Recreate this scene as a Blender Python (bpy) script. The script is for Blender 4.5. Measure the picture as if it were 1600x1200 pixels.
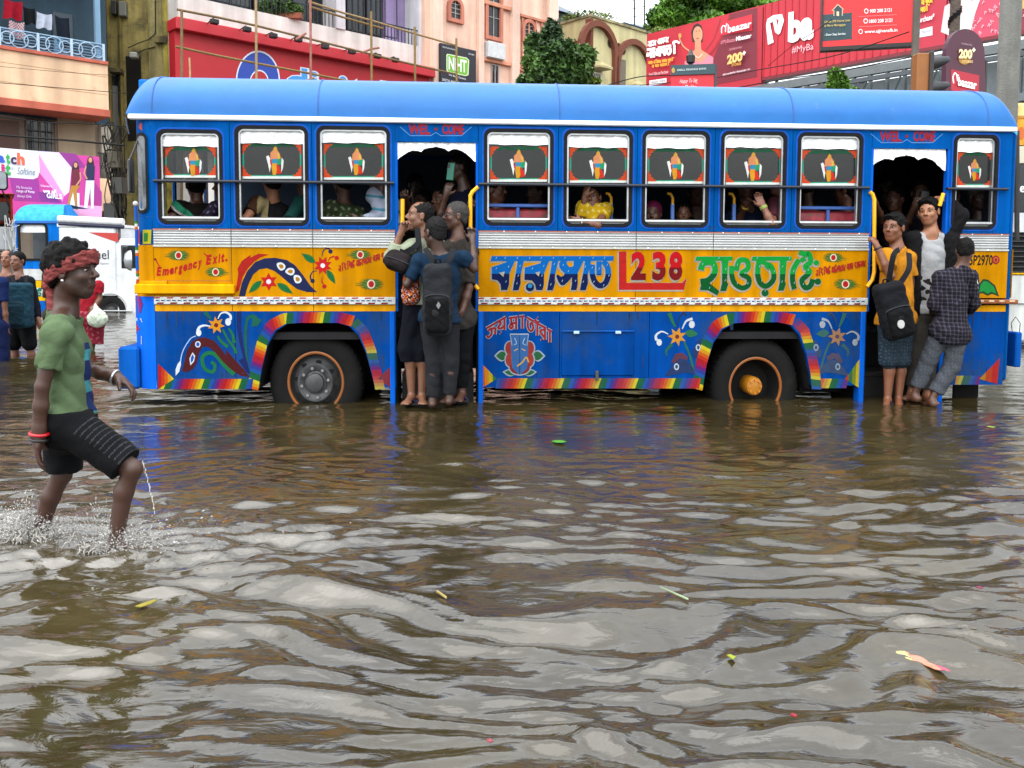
import bpy, bmesh, math, random
import numpy as np
from mathutils import Vector, Matrix
from mathutils.geometry import tessellate_polygon
R = math.radians
sc = bpy.context.scene
COL = sc.collection
for _o in list(bpy.data.objects):
 bpy.data.objects.remove(_o)
random.seed(7)
rng = np.random.default_rng(7)
# ------------------------------------------------------------------ camera
F = 1350.0                      # focal length in photo pixels (photo is 1600 wide)
CAM = Vector((0, 0, 1.2))
PITCH = R(4.0)
ROLL = R(0.23)
CY = 415 + F * math.tan(PITCH)
cd = bpy.data.cameras.new('camera')
cam = bpy.data.objects.new('camera', cd)
COL.objects.link(cam)
cd.sensor_width = 36
cd.lens = F / 1600 * 36
cd.shift_y = -(600 - CY) / 1600
cd.clip_start = 0.05
cd.clip_end = 2000
CM = Matrix.Rotation(R(90) - PITCH, 3, 'X') @ Matrix.Rotation(ROLL, 3, 'Z')
cam.matrix_world = Matrix.Translation(CAM) @ CM.to_4x4()
sc.camera = cam
# ------------------------------------------------------------------ world + sun (overcast day)
SUN_EL, SUN_AZ = R(70), R(205)
world = bpy.data.worlds.new('World')
sc.world = world
world.use_nodes = True
wn = world.node_tree
wn.nodes.clear()
wo = wn.nodes.new('ShaderNodeOutputWorld')
wb = wn.nodes.new('ShaderNodeBackground')
sky = wn.nodes.new('ShaderNodeTexSky')
sky.sky_type = 'NISHITA'
sky.sun_disc = False
sky.sun_elevation = SUN_EL
sky.sun_rotation = SUN_AZ
sky.air_density = 1.5
sky.dust_density = 4.0
hs = wn.nodes.new('ShaderNodeHueSaturation')
hs.inputs['Saturation'].default_value = 0.22
wn.links.new(sky.outputs[0], hs.inputs['Color'])
# a layer of cloud all over the sky: soft noise, the same above, ahead and behind
tc = wn.nodes.new('ShaderNodeTexCoord')
mp = wn.nodes.new('ShaderNodeMapping')
mp.inputs['Scale'].default_value = (1, 1, 2.4)
wn.links.new(tc.outputs['Generated'], mp.inputs[0])
nz = wn.nodes.new('ShaderNodeTexNoise')
nz.inputs['Scale'].default_value = 2.2
nz.inputs['Detail'].default_value = 7
nz.inputs['Roughness'].default_value = 0.55
wn.links.new(mp.outputs[0], nz.inputs[0])
cr = wn.nodes.new('ShaderNodeValToRGB')
cr.color_ramp.elements[0].position = 0.32
cr.color_ramp.elements[0].color = (0.8, 0.83, 0.87, 1)
cr.color_ramp.elements[1].position = 0.66
cr.color_ramp.elements[1].color = (1.55, 1.55, 1.54, 1)
wn.links.new(nz.outputs[0], cr.inputs[0])
mx = wn.nodes.new('ShaderNodeMixRGB')
mx.blend_type = 'MULTIPLY'
mx.inputs[0].default_value = 1
# the closed cloud layer hides the glow round the sun
dk = wn.nodes.new('ShaderNodeMixRGB')
dk.blend_type = 'DARKEN'
dk.inputs[0].default_value = 1
dk.inputs[2].default_value = (7.5, 7.5, 7.6, 1)
wn.links.new(hs.outputs[0], dk.inputs[1])
wn.links.new(dk.outputs[0], mx.inputs[1])
wn.links.new(cr.outputs[0], mx.inputs[2])
wn.links.new(mx.outputs[0], wb.inputs[0])
wb.inputs[1].default_value = 0.15
wn.links.new(wb.outputs[0], wo.inputs[0])
sl = bpy.data.lights.new('sun', 'SUN')
sl.energy = 0.9
sl.angle = R(100)
sl.color = (1, 0.97, 0.92)
sun = bpy.data.objects.new('sun', sl)
COL.objects.link(sun)
# direction TO the sun: behind the photographer, high (same azimuth as the sky's sun)
sd = Vector((math.sin(SUN_AZ) * math.cos(SUN_EL), math.cos(SUN_AZ) * math.cos(SUN_EL), math.sin(SUN_EL)))
sun.rotation_euler = sd.to_track_quat('Z', 'Y').to_euler()
sun.location = (0, -5, 20)
vs = sc.view_settings
vs.view_transform = 'Standard'
vs.look = 'None'
vs.exposure = 1.7
vs.gamma = 1
vs.use_curve_mapping = False
sc.cycles.max_bounces = 8
sc.cycles.use_denoising = True
# ------------------------------------------------------------------ helpers
def ray(px, py):
 return CM @ Vector(((px - 800) / F, (CY - py) / F, -1))
def at(px, py, Y):
 """world point seen at photo pixel (px,py) at distance Y along +Y"""
 d = ray(px, py)
 return CAM + d * (Y / d.y)
def on_water(px, py, z=0.0):
 d = ray(px, py)
 return CAM + d * ((z - CAM.z) / d.z)
class Frame:
 """a vertical plane in the world: local x runs along it to the right, local y goes away behind it"""
 def __init__(s, ox, oy, yaw, oz=0.0):
  s.M = Matrix.Translation((ox, oy, oz)) @ Matrix.Rotation(yaw, 4, 'Z')
  s.I = s.M.inverted()
  s.o = s.I @ CAM
 def pl(s, px, py, y=0.0):
  d = s.I.to_3x3() @ ray(px, py)
  t = (y - s.o.y) / d.y
  p = s.o + d * t
  return (p.x, p.z)
 def x(s, px, y=0.0, py=415):
  return s.pl(px, py, y)[0]
 def z(s, px, py, y=0.0):
  return s.pl(px, py, y)[1]
 def w(s, x, y, z):
  return s.M @ Vector((x, y, z))
def lin(v):
 return v / 12.92 if v <= 0.04045 else ((v + 0.055) / 1.055) ** 2.4
def C(h):
 h = h.lstrip('#')
 return tuple(lin(int(h[i:i + 2], 16) / 255) for i in (0, 2, 4))
# ---- materials: one colour attribute ("col") on the faces, node-based grain, wear and relief
MATS = {}
def mat(name, rough=0.6, metal=0.0, noise=(3.0, 0.12), bump=(0, 0), spec=0.5, wear=None, emit=0, coat=0, streak=None, speck=None):
 if name in MATS:
  return MATS[name]
 m = bpy.data.materials.new(name)
 m.use_nodes = True
 n = m.node_tree
 b = n.nodes['Principled BSDF']
 at_ = n.nodes.new('ShaderNodeAttribute')
 at_.attribute_name = 'col'
 tcn = n.nodes.new('ShaderNodeTexCoord')
 cur = at_.outputs['Color']
 def mult(fac_out, lo, hi, cur):
  mr = n.nodes.new('ShaderNodeMapRange')
  mr.inputs[1].default_value = 0.3
  mr.inputs[2].default_value = 0.7
  mr.inputs[3].default_value = lo
  mr.inputs[4].default_value = hi
  n.links.new(fac_out, mr.inputs[0])
  mm = n.nodes.new('ShaderNodeMixRGB')
  mm.blend_type = 'MULTIPLY'
  mm.inputs[0].default_value = 1
  n.links.new(cur, mm.inputs[1])
  n.links.new(mr.outputs[0], mm.inputs[2])
  return mm.outputs[0]
 nt = n.nodes.new('ShaderNodeTexNoise')
 nt.inputs['Scale'].default_value = noise[0]
 nt.inputs['Detail'].default_value = 8
 nt.inputs['Roughness'].default_value = 0.65
 n.links.new(tcn.outputs['Object'], nt.inputs[0])
 cur = mult(nt.outputs[0], 1 - noise[1], 1 + noise[1], cur)
 if streak:      # vertical dirt runs
  mpn = n.nodes.new('ShaderNodeMapping')
  mpn.inputs['Scale'].default_value = (streak[0], streak[0], streak[0] * 0.08)
  n.links.new(tcn.outputs['Object'], mpn.inputs[0])
  n2 = n.nodes.new('ShaderNodeTexNoise')
  n2.inputs['Scale'].default_value = 1.0
  n2.inputs['Detail'].default_value = 6
  n.links.new(mpn.outputs[0], n2.inputs[0])
  cur = mult(n2.outputs[0], 1 - streak[1], 1 + streak[1] * 0.3, cur)
 if wear:        # patches of another colour (dust, rust)
  n3 = n.nodes.new('ShaderNodeTexNoise')
  n3.inputs['Scale'].default_value = wear[0]
  n3.inputs['Detail'].default_value = 10
  n3.inputs['Roughness'].default_value = 0.7
  n.links.new(tcn.outputs['Object'], n3.inputs[0])
  mr = n.nodes.new('ShaderNodeMapRange')
  mr.inputs[1].default_value = wear[2]
  mr.inputs[2].default_value = wear[2] + 0.15
  mr.inputs[3].default_value = 0
  mr.inputs[4].default_value = wear[3]
  n.links.new(n3.outputs[0], mr.inputs[0])
  mm = n.nodes.new('ShaderNodeMixRGB')
  n.links.new(mr.outputs[0], mm.inputs[0])
  n.links.new(cur, mm.inputs[1])
  mm.inputs[2].default_value = (*wear[1], 1)
  cur = mm.outputs[0]
 n.links.new(cur, b.inputs['Base Color'])
 b.inputs['Roughness'].default_value = rough
 b.inputs['Metallic'].default_value = metal
 b.inputs['Specular IOR Level'].default_value = spec
 if coat:
  b.inputs['Coat Weight'].default_value = coat
  b.inputs['Coat Roughness'].default_value = 0.15
 if bump[1]:
  n4 = n.nodes.new('ShaderNodeTexNoise')
  n4.inputs['Scale'].default_value = bump[0]
  n4.inputs['Detail'].default_value = 6
  n.links.new(tcn.outputs['Object'], n4.inputs[0])
  bp = n.nodes.new('ShaderNodeBump')
  bp.inputs['Strength'].default_value = 1
  bp.inputs['Distance'].default_value = bump[1]
  n.links.new(n4.outputs[0], bp.inputs['Height'])
  n.links.new(bp.outputs[0], b.inputs['Normal'])
 MATS[name] = m
 return m
M_BUS = mat('bus_paint', 0.5, spec=0.02, noise=(2.5, 0.13), bump=(5, 0.004), wear=(5, C('#3c4a44'), 0.6, 0.3), streak=(9, 0.3))
M_ART = mat('sign_paint', 0.5, spec=.15, noise=(14, 0.14), wear=(9, C('#5d5648'), 0.66, 0.45))
M_PRINT = mat('printed_sheet', 0.55, noise=(0.8, 0.07), streak=(3, 0.05))
M_WALL = mat('plaster', 0.9, noise=(0.9, 0.14), bump=(30, 0.01), streak=(2.2, 0.3), wear=(1.2, C('#4a463c'), 0.62, 0.5))
M_OLDW = mat('old_plaster', 0.92, noise=(1.6, 0.32), bump=(18, 0.02), streak=(3.5, 0.6), wear=(1.5, C('#2c281c'), 0.5, 0.7))
M_METAL = mat('steel', 0.35, 0.9, noise=(6, 0.2), bump=(20, 0.001))
M_PMET = mat('painted_metal', 0.5, 0.1, noise=(5, 0.15), wear=(7, C('#4a3424'), 0.62, 0.5))
M_FOIL = mat('foil', 0.42, 0.22, noise=(14, 0.22), bump=(24, 0.01))
M_RUB = mat('rubber', 0.8, noise=(12, 0.25), bump=(60, 0.002), spec=.2, wear=(5, C('#2a261e'), 0.58, 0.35))
M_WOOD = mat('bamboo', 0.8, noise=(8, 0.3), bump=(30, 0.01))
M_CONC = mat('concrete', 0.9, noise=(3, 0.2), bump=(40, 0.01), streak=(5, 0.35))
M_SKIN = mat('skin', 0.48, noise=(9, 0.09), bump=(120, 0.0008))
M_HAIR = mat('hair', 0.7, noise=(40, 0.35), bump=(90, 0.006), spec=0.12)
M_CLOTH = mat('cloth', 0.92, noise=(7, 0.14), bump=(16, 0.012), spec=0.15)
M_DARK = mat('dark_interior', 0.85, noise=(3, 0.2), spec=0.2)
M_GLOSS = mat('gloss_plastic', 0.3, noise=(4, 0.1))
M_LEAF = mat('leaf', 0.55, noise=(2.0, 0.45), spec=0.3)
M_BARK = mat('bark', 0.9, noise=(8, 0.3), bump=(25, 0.03))
def glass_mat(name, tint, rough=0.08, alpha=0.45):
 m = bpy.data.materials.new(name)
 m.use_nodes = True
 n = m.node_tree
 b = n.nodes['Principled BSDF']
 b.inputs['Base Color'].default_value = (*tint, 1)
 b.inputs['Roughness'].default_value = rough
 b.inputs['Alpha'].default_value = alpha
 t = n.nodes.new('ShaderNodeTexCoord')
 q = n.nodes.new('ShaderNodeTexNoise')
 q.inputs['Scale'].default_value = 3
 q.inputs['Detail'].default_value = 6
 n.links.new(t.outputs['Object'], q.inputs[0])
 r = n.nodes.new('ShaderNodeMapRange')
 r.inputs[3].default_value = alpha - 0.12
 r.inputs[4].default_value = min(1, alpha + 0.2)
 n.links.new(q.outputs[0], r.inputs[0])
 n.links.new(r.outputs[0], b.inputs['Alpha'])
 return m
M_GLASS = glass_mat('dusty_glass', C('#16191a'), 0.1, 0.62)
M_WGLASS = glass_mat('building_glass', C('#20262a'), 0.08, 0.92)
class MB:
 """collects faces with a colour each and links them as one mesh object"""
 def __init__(s):
  s.v, s.f, s.c = [], [], []
 def add(s, vs_, fs, col):
  o = len(s.v)
  s.v.extend([tuple(v) for v in vs_])
  for f in fs:
   s.f.append(tuple(i + o for i in f))
   s.c.append(col)
  return s
 def box(s, x0, x1, y0, y1, z0, z1, col):
  if x0 > x1: x0, x1 = x1, x0
  if y0 > y1: y0, y1 = y1, y0
  if z0 > z1: z0, z1 = z1, z0
  v = [(x0, y0, z0), (x1, y0, z0), (x1, y1, z0), (x0, y1, z0), (x0, y0, z1), (x1, y0, z1), (x1, y1, z1), (x0, y1, z1)]
  return s.add(v, [(0, 3, 2, 1), (4, 5, 6, 7), (0, 1, 5, 4), (1, 2, 6, 5), (2, 3, 7, 6), (3, 0, 4, 7)], col)
 def bbox(s, x0, x1, y0, y1, z0, z1, col, b=0.01):
  """box whose vertical and horizontal front edges are chamfered"""
  if x0 > x1: x0, x1 = x1, x0
  if y0 > y1: y0, y1 = y1, y0
  if z0 > z1: z0, z1 = z1, z0
  b = min(b, (x1 - x0) / 2.1, (y1 - y0) / 2.1, (z1 - z0) / 2.1)
  pts = []
  for (ix, iy, iz) in [(0, 0, 0), (1, 0, 0), (1, 1, 0), (0, 1, 0), (0, 0, 1), (1, 0, 1), (1, 1, 1), (0, 1, 1)]:
   X, Y, Z = (x1 if ix else x0), (y1 if iy else y0), (z1 if iz else z0)
   sx, sy, sz = (-b if ix else b), (-b if iy else b), (-b if iz else b)
   pts.append([(X, Y + sy, Z + sz), (X + sx, Y, Z + sz), (X + sx, Y + sy, Z)])
  v = [p for q in pts for p in q]
  I = lambda c, k: c * 3 + k
  f = [(I(0, 0), I(4, 0), I(7, 0), I(3, 0)), (I(1, 0), I(2, 0), I(6, 0), I(5, 0)), (I(0, 1), I(1, 1), I(5, 1), I(4, 1)),
             (I(2, 1), I(3, 1), I(7, 1), I(6, 1)), (I(0, 2), I(3, 2), I(2, 2), I(1, 2)), (I(4, 2), I(5, 2), I(6, 2), I(7, 2))]
  for a, c_, k, l in [(0, 4, 0, 1), (1, 5, 1, 0), (2, 6, 0, 1), (3, 7, 1, 0)]:
   f.append((I(a, k), I(a, l), I(c_, l), I(c_, k)))
  for a, c_, k, l in [(0, 1, 1, 2), (3, 2, 2, 1), (4, 5, 2, 1), (7, 6, 1, 2)]:
   f.append((I(a, k), I(a, l), I(c_, l), I(c_, k)))
  for a, c_, k, l in [(0, 3, 2, 0), (1, 2, 0, 2), (4, 7, 0, 2), (5, 6, 2, 0)]:
   f.append((I(a, k), I(a, l), I(c_, l), I(c_, k)))
  for k in range(8):
   f.append((I(k, 0), I(k, 1), I(k, 2)))
  return s.add(v, f, col)
 def tube(s, pts, r, col, n=8, caps=True, r2=None):
  pts = [Vector(p) for p in pts]
  m = len(pts)
  if isinstance(r, (int, float)):
   r = [r + ((r2 - r) * i / (m - 1) if r2 is not None else 0) for i in range(m)]
  vs_, fs = [], []
  up = None
  for i, p in enumerate(pts):
   d = (pts[min(i + 1, m - 1)] - pts[max(i - 1, 0)])
   if d.length < 1e-9: d = Vector((0, 0, 1))
   d.normalize()
   if up is None:
    up = Vector((0, 0, 1)) if abs(d.z) < 0.9 else Vector((0, 1, 0))
   a = d.cross(up)
   if a.length < 1e-6: a = d.orthogonal()
   a.normalize()
   b = a.cross(d)
   up = b
   for k in range(n):
    t = 2 * math.pi * k / n
    vs_.append(p + (a * math.cos(t) + b * math.sin(t)) * r[i])
  for i in range(m - 1):
   for k in range(n):
    k2 = (k + 1) % n
    fs.append((i * n + k, i * n + k2, (i + 1) * n + k2, (i + 1) * n + k))
  if caps:
   fs.append(tuple(range(n))[::-1])
   fs.append(tuple((m - 1) * n + k for k in range(n)))
  return s.add(vs_, fs, col)
 def plate(s, outer, holes, y0, y1, col, side=None, back=True):
  """flat plate in the xz plane with holes, from y0 (front) to y1 (back)"""
  loops = [[Vector((p[0], p[1], 0)) for p in outer]] + [[Vector((p[0], p[1], 0)) for p in h] for h in holes]
  tris = tessellate_polygon(loops)
  flat = [p for l in loops for p in l]
  n = len(flat)
  vs_ = [(p.x, y0, p.y) for p in flat]
  fs = []
  for t in tris:
   a, b, c_ = (flat[i] for i in t)
   ar = (b.x - a.x) * (c_.y - a.y) - (b.y - a.y) * (c_.x - a.x)
   if abs(ar) < 1e-12: continue
   fs.append(tuple(t) if ar > 0 else tuple(t)[::-1])   # front faces -y
  s.add(vs_, fs, col)
  if y1 is None: return s
  if back:
   s.add([(p.x, y1, p.y) for p in flat], [f[::-1] for f in fs], side or col)
  k = 0
  for l in loops:
   m = len(l)
   ar = sum(l[i].x * l[(i + 1) % m].y - l[(i + 1) % m].x * l[i].y for i in range(m))
   v2 = [(p.x, y0, p.y) for p in l] + [(p.x, y1, p.y) for p in l]
   ff = [(i, m + i, m + (i + 1) % m, (i + 1) % m) for i in range(m)]
   s.add(v2, ff, side or col)
  return s
 def disc(s, cx, y, cz, r, col, n=20, rz=None):
  rz = rz or r
  return s.plate([(cx + r * math.cos(2 * math.pi * i / n), cz + rz * math.sin(2 * math.pi * i / n)) for i in range(n)], [], y, None, col)
 def lathe_y(s, cx, cz, prof, col, n=32, sx=1.0):
  """profile [(radius, y)] swept round an axis along y"""
  vs_, fs = [], []
  for r_, y in prof:
   for k in range(n):
    t = 2 * math.pi * k / n
    vs_.append((cx + r_ * math.cos(t) * sx, y, cz + r_ * math.sin(t)))
  for i in range(len(prof) - 1):
   for k in range(n):
    k2 = (k + 1) % n
    fs.append((i * n + k, i * n + k2, (i + 1) * n + k2, (i + 1) * n + k))
  return s.add(vs_, fs, col)
 def ball(s, c, r, col, n=8, m=6):
  if isinstance(r, (int, float)): r = (r, r, r)
  vs_, fs = [], []
  for i in range(m + 1):
   a = math.pi * i / m
   for k in range(n):
    t = 2 * math.pi * k / n
    vs_.append((c[0] + r[0] * math.sin(a) * math.cos(t), c[1] + r[1] * math.sin(a) * math.sin(t), c[2] + r[2] * math.cos(a)))
  for i in range(m):
   for k in range(n):
    k2 = (k + 1) % n
    fs.append((i * n + k, (i + 1) * n + k, (i + 1) * n + k2, i * n + k2))
  return s.add(vs_, fs, col)
 def build(s, name, material, parent=None, smooth=False, kind=None, xf=None):
  me = bpy.data.meshes.new(name)
  V = np.array(s.v, dtype=float).reshape(-1, 3)
  if xf is not None:
   A = np.array(xf)
   V = V @ A[:3, :3].T + A[:3, 3]
  me.from_pydata(V.tolist(), [], s.f)
  setcol(me, s.c, GAIN.get(material.name, 1))
  me.materials.append(material)
  if smooth:
   me.polygons.foreach_set('use_smooth', [True] * len(me.polygons))
   if smooth != 'all':
    try: me.set_sharp_from_angle(angle=R(38))
    except Exception: pass
  me.update()
  o = bpy.data.objects.new(name, me)
  COL.objects.link(o)
  if parent: o.parent = parent
  if kind: o['kind'] = kind
  return o
GAIN = {'sign_paint': .62, 'cloth': .68, 'skin': .8, 'hair': .6}      # albedos of dyes and paints against the picked swatches
def setcol(me, cols, g=1.0):
 a = me.attributes.new('col', 'FLOAT_COLOR', 'FACE')
 arr = np.ones((len(me.polygons), 4), dtype=np.float32)
 cc = np.array(cols, dtype=np.float32)
 if cc.ndim == 1: cc = np.tile(cc, (len(me.polygons), 1))
 arr[:, :3] = cc[:, :3] * g
 a.data.foreach_set('color', arr.ravel())
def tag(o, label=None, cat=None, group=None, kind=None):
 if label: o['label'] = label
 if cat: o['category'] = cat
 if group: o['group'] = group
 if kind: o['kind'] = kind
 return o
def thing(name, label, cat, frame=None, loc=None, group=None):
 o = bpy.data.objects.new(name, None)
 o.empty_display_size = 0.2
 COL.objects.link(o)
 if frame is not None: o.matrix_world = frame.M
 if loc is not None: o.location = loc
 return tag(o, label, cat, group)
def copy_tree(o, parent=None):
 c_ = o.copy()
 COL.objects.link(c_)
 c_.parent = parent
 for ch in o.children:
  copy_tree(ch, c_)
 return c_
def rrect(x0, x1, z0, z1, r, n=5):
 if x0 > x1: x0, x1 = x1, x0
 if z0 > z1: z0, z1 = z1, z0
 p = []
 for cx, cz, a0 in ((x1 - r, z1 - r, 0), (x0 + r, z1 - r, 90), (x0 + r, z0 + r, 180), (x1 - r, z0 + r, 270)):
  for i in range(n + 1):
   a = R(a0 + 90 * i / n)
   p.append((cx + r * math.cos(a), cz + r * math.sin(a)))
 return p
def spline(pts, n=8, closed=False):
 """Catmull-Rom through 2-D or 3-D points"""
 P = [np.array(p, dtype=float) for p in pts]
 m = len(P)
 out = []
 rg = range(m if closed else m - 1)
 for i in rg:
  p0 = P[(i - 1) % m] if closed or i > 0 else P[0]
  p1, p2 = P[i], P[(i + 1) % m]
  p3 = P[(i + 2) % m] if closed or i + 2 < m else P[-1]
  for k in range(n):
   t = k / n
   out.append(tuple(0.5 * ((2 * p1) + (-p0 + p2) * t + (2 * p0 - 5 * p1 + 4 * p2 - p3) * t * t + (-p0 + 3 * p1 - 3 * p2 + p3) * t ** 3)))
 if not closed: out.append(tuple(P[-1]))
 return out
class Art:
 """flat paint on a plane of a frame: shapes are given in photo pixels of that plane and become thin sheets"""
 def __init__(s, fr, y, step=0.00012):
  s.fr, s.y, s.step, s.k, s.mb = fr, y, step, 0, MB()
 def _y(s):
  s.k += 1
  return s.y - s.step * s.k
 def P(s, p):
  return s.fr.pl(p[0], p[1], s.y)
 def poly(s, pts, col, smooth=0):
  if smooth: pts = spline(pts, smooth, True)
  s.mb.plate([s.P(p) for p in pts], [], s._y(), None, col)
  return s
 def stroke(s, pts, w, col, smooth=0, w2=None):
  if smooth: pts = spline(pts, smooth)
  if w2 is None: w2 = w
  n = len(pts)
  L, Rr = [], []
  for i in range(n):
   a, b = pts[max(0, i - 1)], pts[min(n - 1, i + 1)]
   dx, dy = b[0] - a[0], b[1] - a[1]
   l = math.hypot(dx, dy) or 1
   ww = (w + (w2 - w) * i / max(1, n - 1)) / 2
   L.append((pts[i][0] - dy / l * ww, pts[i][1] + dx / l * ww))
   Rr.append((pts[i][0] + dy / l * ww, pts[i][1] - dx / l * ww))
  y = s._y()
  v = [(*s.P(p), 0) for p in L] + [(*s.P(p), 0) for p in Rr]
  v = [(a, y, b) for a, b, _ in v]
  fs = [(i, i + 1, n + i + 1, n + i) for i in range(n - 1)]
  s.mb.add(v, fs, col)
  return s
 def disc(s, cx, cy, r, col, ry=None, n=16):
  ry = ry or r
  return s.poly([(cx + r * math.cos(2 * math.pi * i / n), cy + ry * math.sin(2 * math.pi * i / n)) for i in range(n)], col)
 def build(s, name, parent, material=None):
  return s.mb.build(name, material or M_ART, parent)
FONTC = {}
def text(body, fr, p0, p1, col, y, name='lettering', parent=None, bold=0.0, shear=0.0, material=None, h=None, mid=False):
 """text on a frame's plane fitted from photo pixel p0 (baseline left) to p1 (baseline right); h = cap height in pixels"""
 key = (body, bold, shear)
 if key not in FONTC:
  c_ = bpy.data.curves.new('lettering', 'FONT')
  c_.body = body
  c_.offset = bold
  c_.shear = shear
  c_.resolution_u = 3
  o = bpy.data.objects.new('lettering', c_)
  COL.objects.link(o)
  bpy.context.view_layer.update()
  me = bpy.data.meshes.new_from_object(o.evaluated_get(bpy.context.evaluated_depsgraph_get()))
  V = np.array([v.co[:] for v in me.vertices]) if len(me.vertices) else np.zeros((1, 3))
  Fc = [tuple(p.vertices) for p in me.polygons]
  FONTC[key] = (V, Fc)
  bpy.data.objects.remove(o)
  bpy.data.meshes.remove(me)
  bpy.data.curves.remove(c_)
 V, Fc = FONTC[key]
 x0, x1 = V[:, 0].min(), V[:, 0].max()
 cap = 0.70
 (ax, az), (bx, bz) = fr.pl(*p0, y), fr.pl(*p1, y)
 hh = abs(fr.pl(p0[0], p0[1] - h, y)[1] - az)
 mb = MB()
 vs_ = []
 for vx, vy, _ in V:
  t = (vx - x0) / (x1 - x0)
  vs_.append((ax + (bx - ax) * t, y, az + (bz - az) * t + vy / cap * hh))
 mb.add(vs_, Fc, col)
 return mb.build(name, material or M_PRINT, parent)
# ------------------------------------------------------------------ smooth bodies: distance fields turned into one skin
class SDF:
 def __init__(s, lo, hi, h):
  s.lo = np.array(lo, float) - 3 * h
  s.h = h
  s.n = np.maximum(4, np.ceil((np.array(hi, float) + 3 * h - s.lo) / h).astype(int) + 1)
  s.F = np.full(tuple(s.n), 1.0, dtype=np.float32)
  s.ax = [(s.lo[i] + h * np.arange(s.n[i])).astype(np.float32) for i in range(3)]
 def _sub(s, lo, hi, pad):
  a = np.clip(np.floor((np.array(lo) - pad - s.lo) / s.h).astype(int), 0, s.n - 1)
  b = np.clip(np.ceil((np.array(hi) + pad - s.lo) / s.h).astype(int) + 1, 1, s.n)
  if (b <= a).any(): return None
  sl_ = tuple(slice(a[i], b[i]) for i in range(3))
  X = s.ax[0][sl_[0]][:, None, None]
  Y = s.ax[1][sl_[1]][None, :, None]
  Z = s.ax[2][sl_[2]][None, None, :]
  return sl_, X, Y, Z
 def _mix(s, sl_, d, k, sub=False):
  f = s.F[sl_]
  if sub:
   d = -d
   if k > 0:
    h = np.clip(0.5 - 0.5 * (d - f) / k, 0, 1)
    s.F[sl_] = f * h + d * (1 - h) + k * h * (1 - h)
   else:
    s.F[sl_] = np.maximum(f, d)
  elif k > 0:
   h = np.clip(0.5 + 0.5 * (f - d) / k, 0, 1)
   s.F[sl_] = f * (1 - h) + d * h - k * h * (1 - h)
  else:
   s.F[sl_] = np.minimum(f, d)
 def cone(s, a, b, ra, rb, k=0.02, sub=False, cut=None, flat=None):
  """tapered capsule; cut = [(point, normal)] removes what lies on the normal's side; flat = (axis, factor) flattens it"""
  a = np.array(a, np.float32); b = np.array(b, np.float32)
  m = max(ra, rb)
  q = s._sub(np.minimum(a, b) - m, np.maximum(a, b) + m, k + 2.5 * s.h)
  if q is None: return s
  sl_, X, Y, Z = q
  ba = b - a
  L = float(ba @ ba) or 1e-9
  t = np.clip(((X - a[0]) * ba[0] + (Y - a[1]) * ba[1] + (Z - a[2]) * ba[2]) / L, 0, 1)
  dx, dy, dz = X - a[0] - t * ba[0], Y - a[1] - t * ba[1], Z - a[2] - t * ba[2]
  if flat is not None:
   n_, fct = flat
   dn = dx * n_[0] + dy * n_[1] + dz * n_[2]
   g = (1 / fct - 1) * dn
   dx, dy, dz = dx + g * n_[0], dy + g * n_[1], dz + g * n_[2]
  d = np.sqrt(dx * dx + dy * dy + dz * dz) - (ra + (rb - ra) * t)
  if flat is not None: d = d * min(1, flat[1] * 1.15)
  if cut:
   for p, n_ in cut:
    d = np.maximum(d, (X - p[0]) * n_[0] + (Y - p[1]) * n_[1] + (Z - p[2]) * n_[2])
  s._mix(sl_, d, k, sub)
  return s
 def ell(s, c, r, rot=None, k=0.02, sub=False, cut=None):
  c = np.array(c, float); r = np.array(r, float)
  m = r.max()
  q = s._sub(c - m, c + m, k + 2.5 * s.h)
  if q is None: return s
  sl_, X, Y, Z = q
  x, y, z = X - c[0], Y - c[1], Z - c[2]
  if rot is not None:
   A = np.array(rot, np.float32)      # columns = local axes in world
   x, y, z = (x * A[0, 0] + y * A[1, 0] + z * A[2, 0], x * A[0, 1] + y * A[1, 1] + z * A[2, 1], x * A[0, 2] + y * A[1, 2] + z * A[2, 2])
  k0 = np.sqrt((x / r[0]) ** 2 + (y / r[1]) ** 2 + (z / r[2]) ** 2)
  k1 = np.sqrt((x / r[0] ** 2) ** 2 + (y / r[1] ** 2) ** 2 + (z / r[2] ** 2) ** 2)
  d = k0 * (k0 - 1) / np.maximum(k1, 1e-6)
  if cut:
   for p, n_ in cut:
    d = np.maximum(d, (X - p[0]) * n_[0] + (Y - p[1]) * n_[1] + (Z - p[2]) * n_[2])
  s._mix(sl_, d, k, sub)
  return s
 def rbox(s, c, hsz, rr, rot=None, k=0.01):
  c = np.array(c, float)
  m = float(np.linalg.norm(hsz)) + rr
  q = s._sub(c - m, c + m, k + 2.5 * s.h)
  if q is None: return s
  sl_, X, Y, Z = q
  x, y, z = X - c[0], Y - c[1], Z - c[2]
  if rot is not None:
   A = np.array(rot, np.float32)
   x, y, z = (x * A[0, 0] + y * A[1, 0] + z * A[2, 0], x * A[0, 1] + y * A[1, 1] + z * A[2, 1], x * A[0, 2] + y * A[1, 2] + z * A[2, 2])
  qx, qy, qz = np.abs(x) - hsz[0] + rr, np.abs(y) - hsz[1] + rr, np.abs(z) - hsz[2] + rr
  d = np.sqrt(np.maximum(qx, 0) ** 2 + np.maximum(qy, 0) ** 2 + np.maximum(qz, 0) ** 2) + np.minimum(np.maximum(qx, np.maximum(qy, qz)), 0) - rr
  s._mix(sl_, d, k)
  return s
 def cutplane(s, p, n_):
  X = s.ax[0][:, None, None]; Y = s.ax[1][None, :, None]; Z = s.ax[2][None, None, :]
  s.F = np.maximum(s.F, ((X - p[0]) * n_[0] + (Y - p[1]) * n_[1] + (Z - p[2]) * n_[2]).astype(np.float32))
  return s
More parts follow.
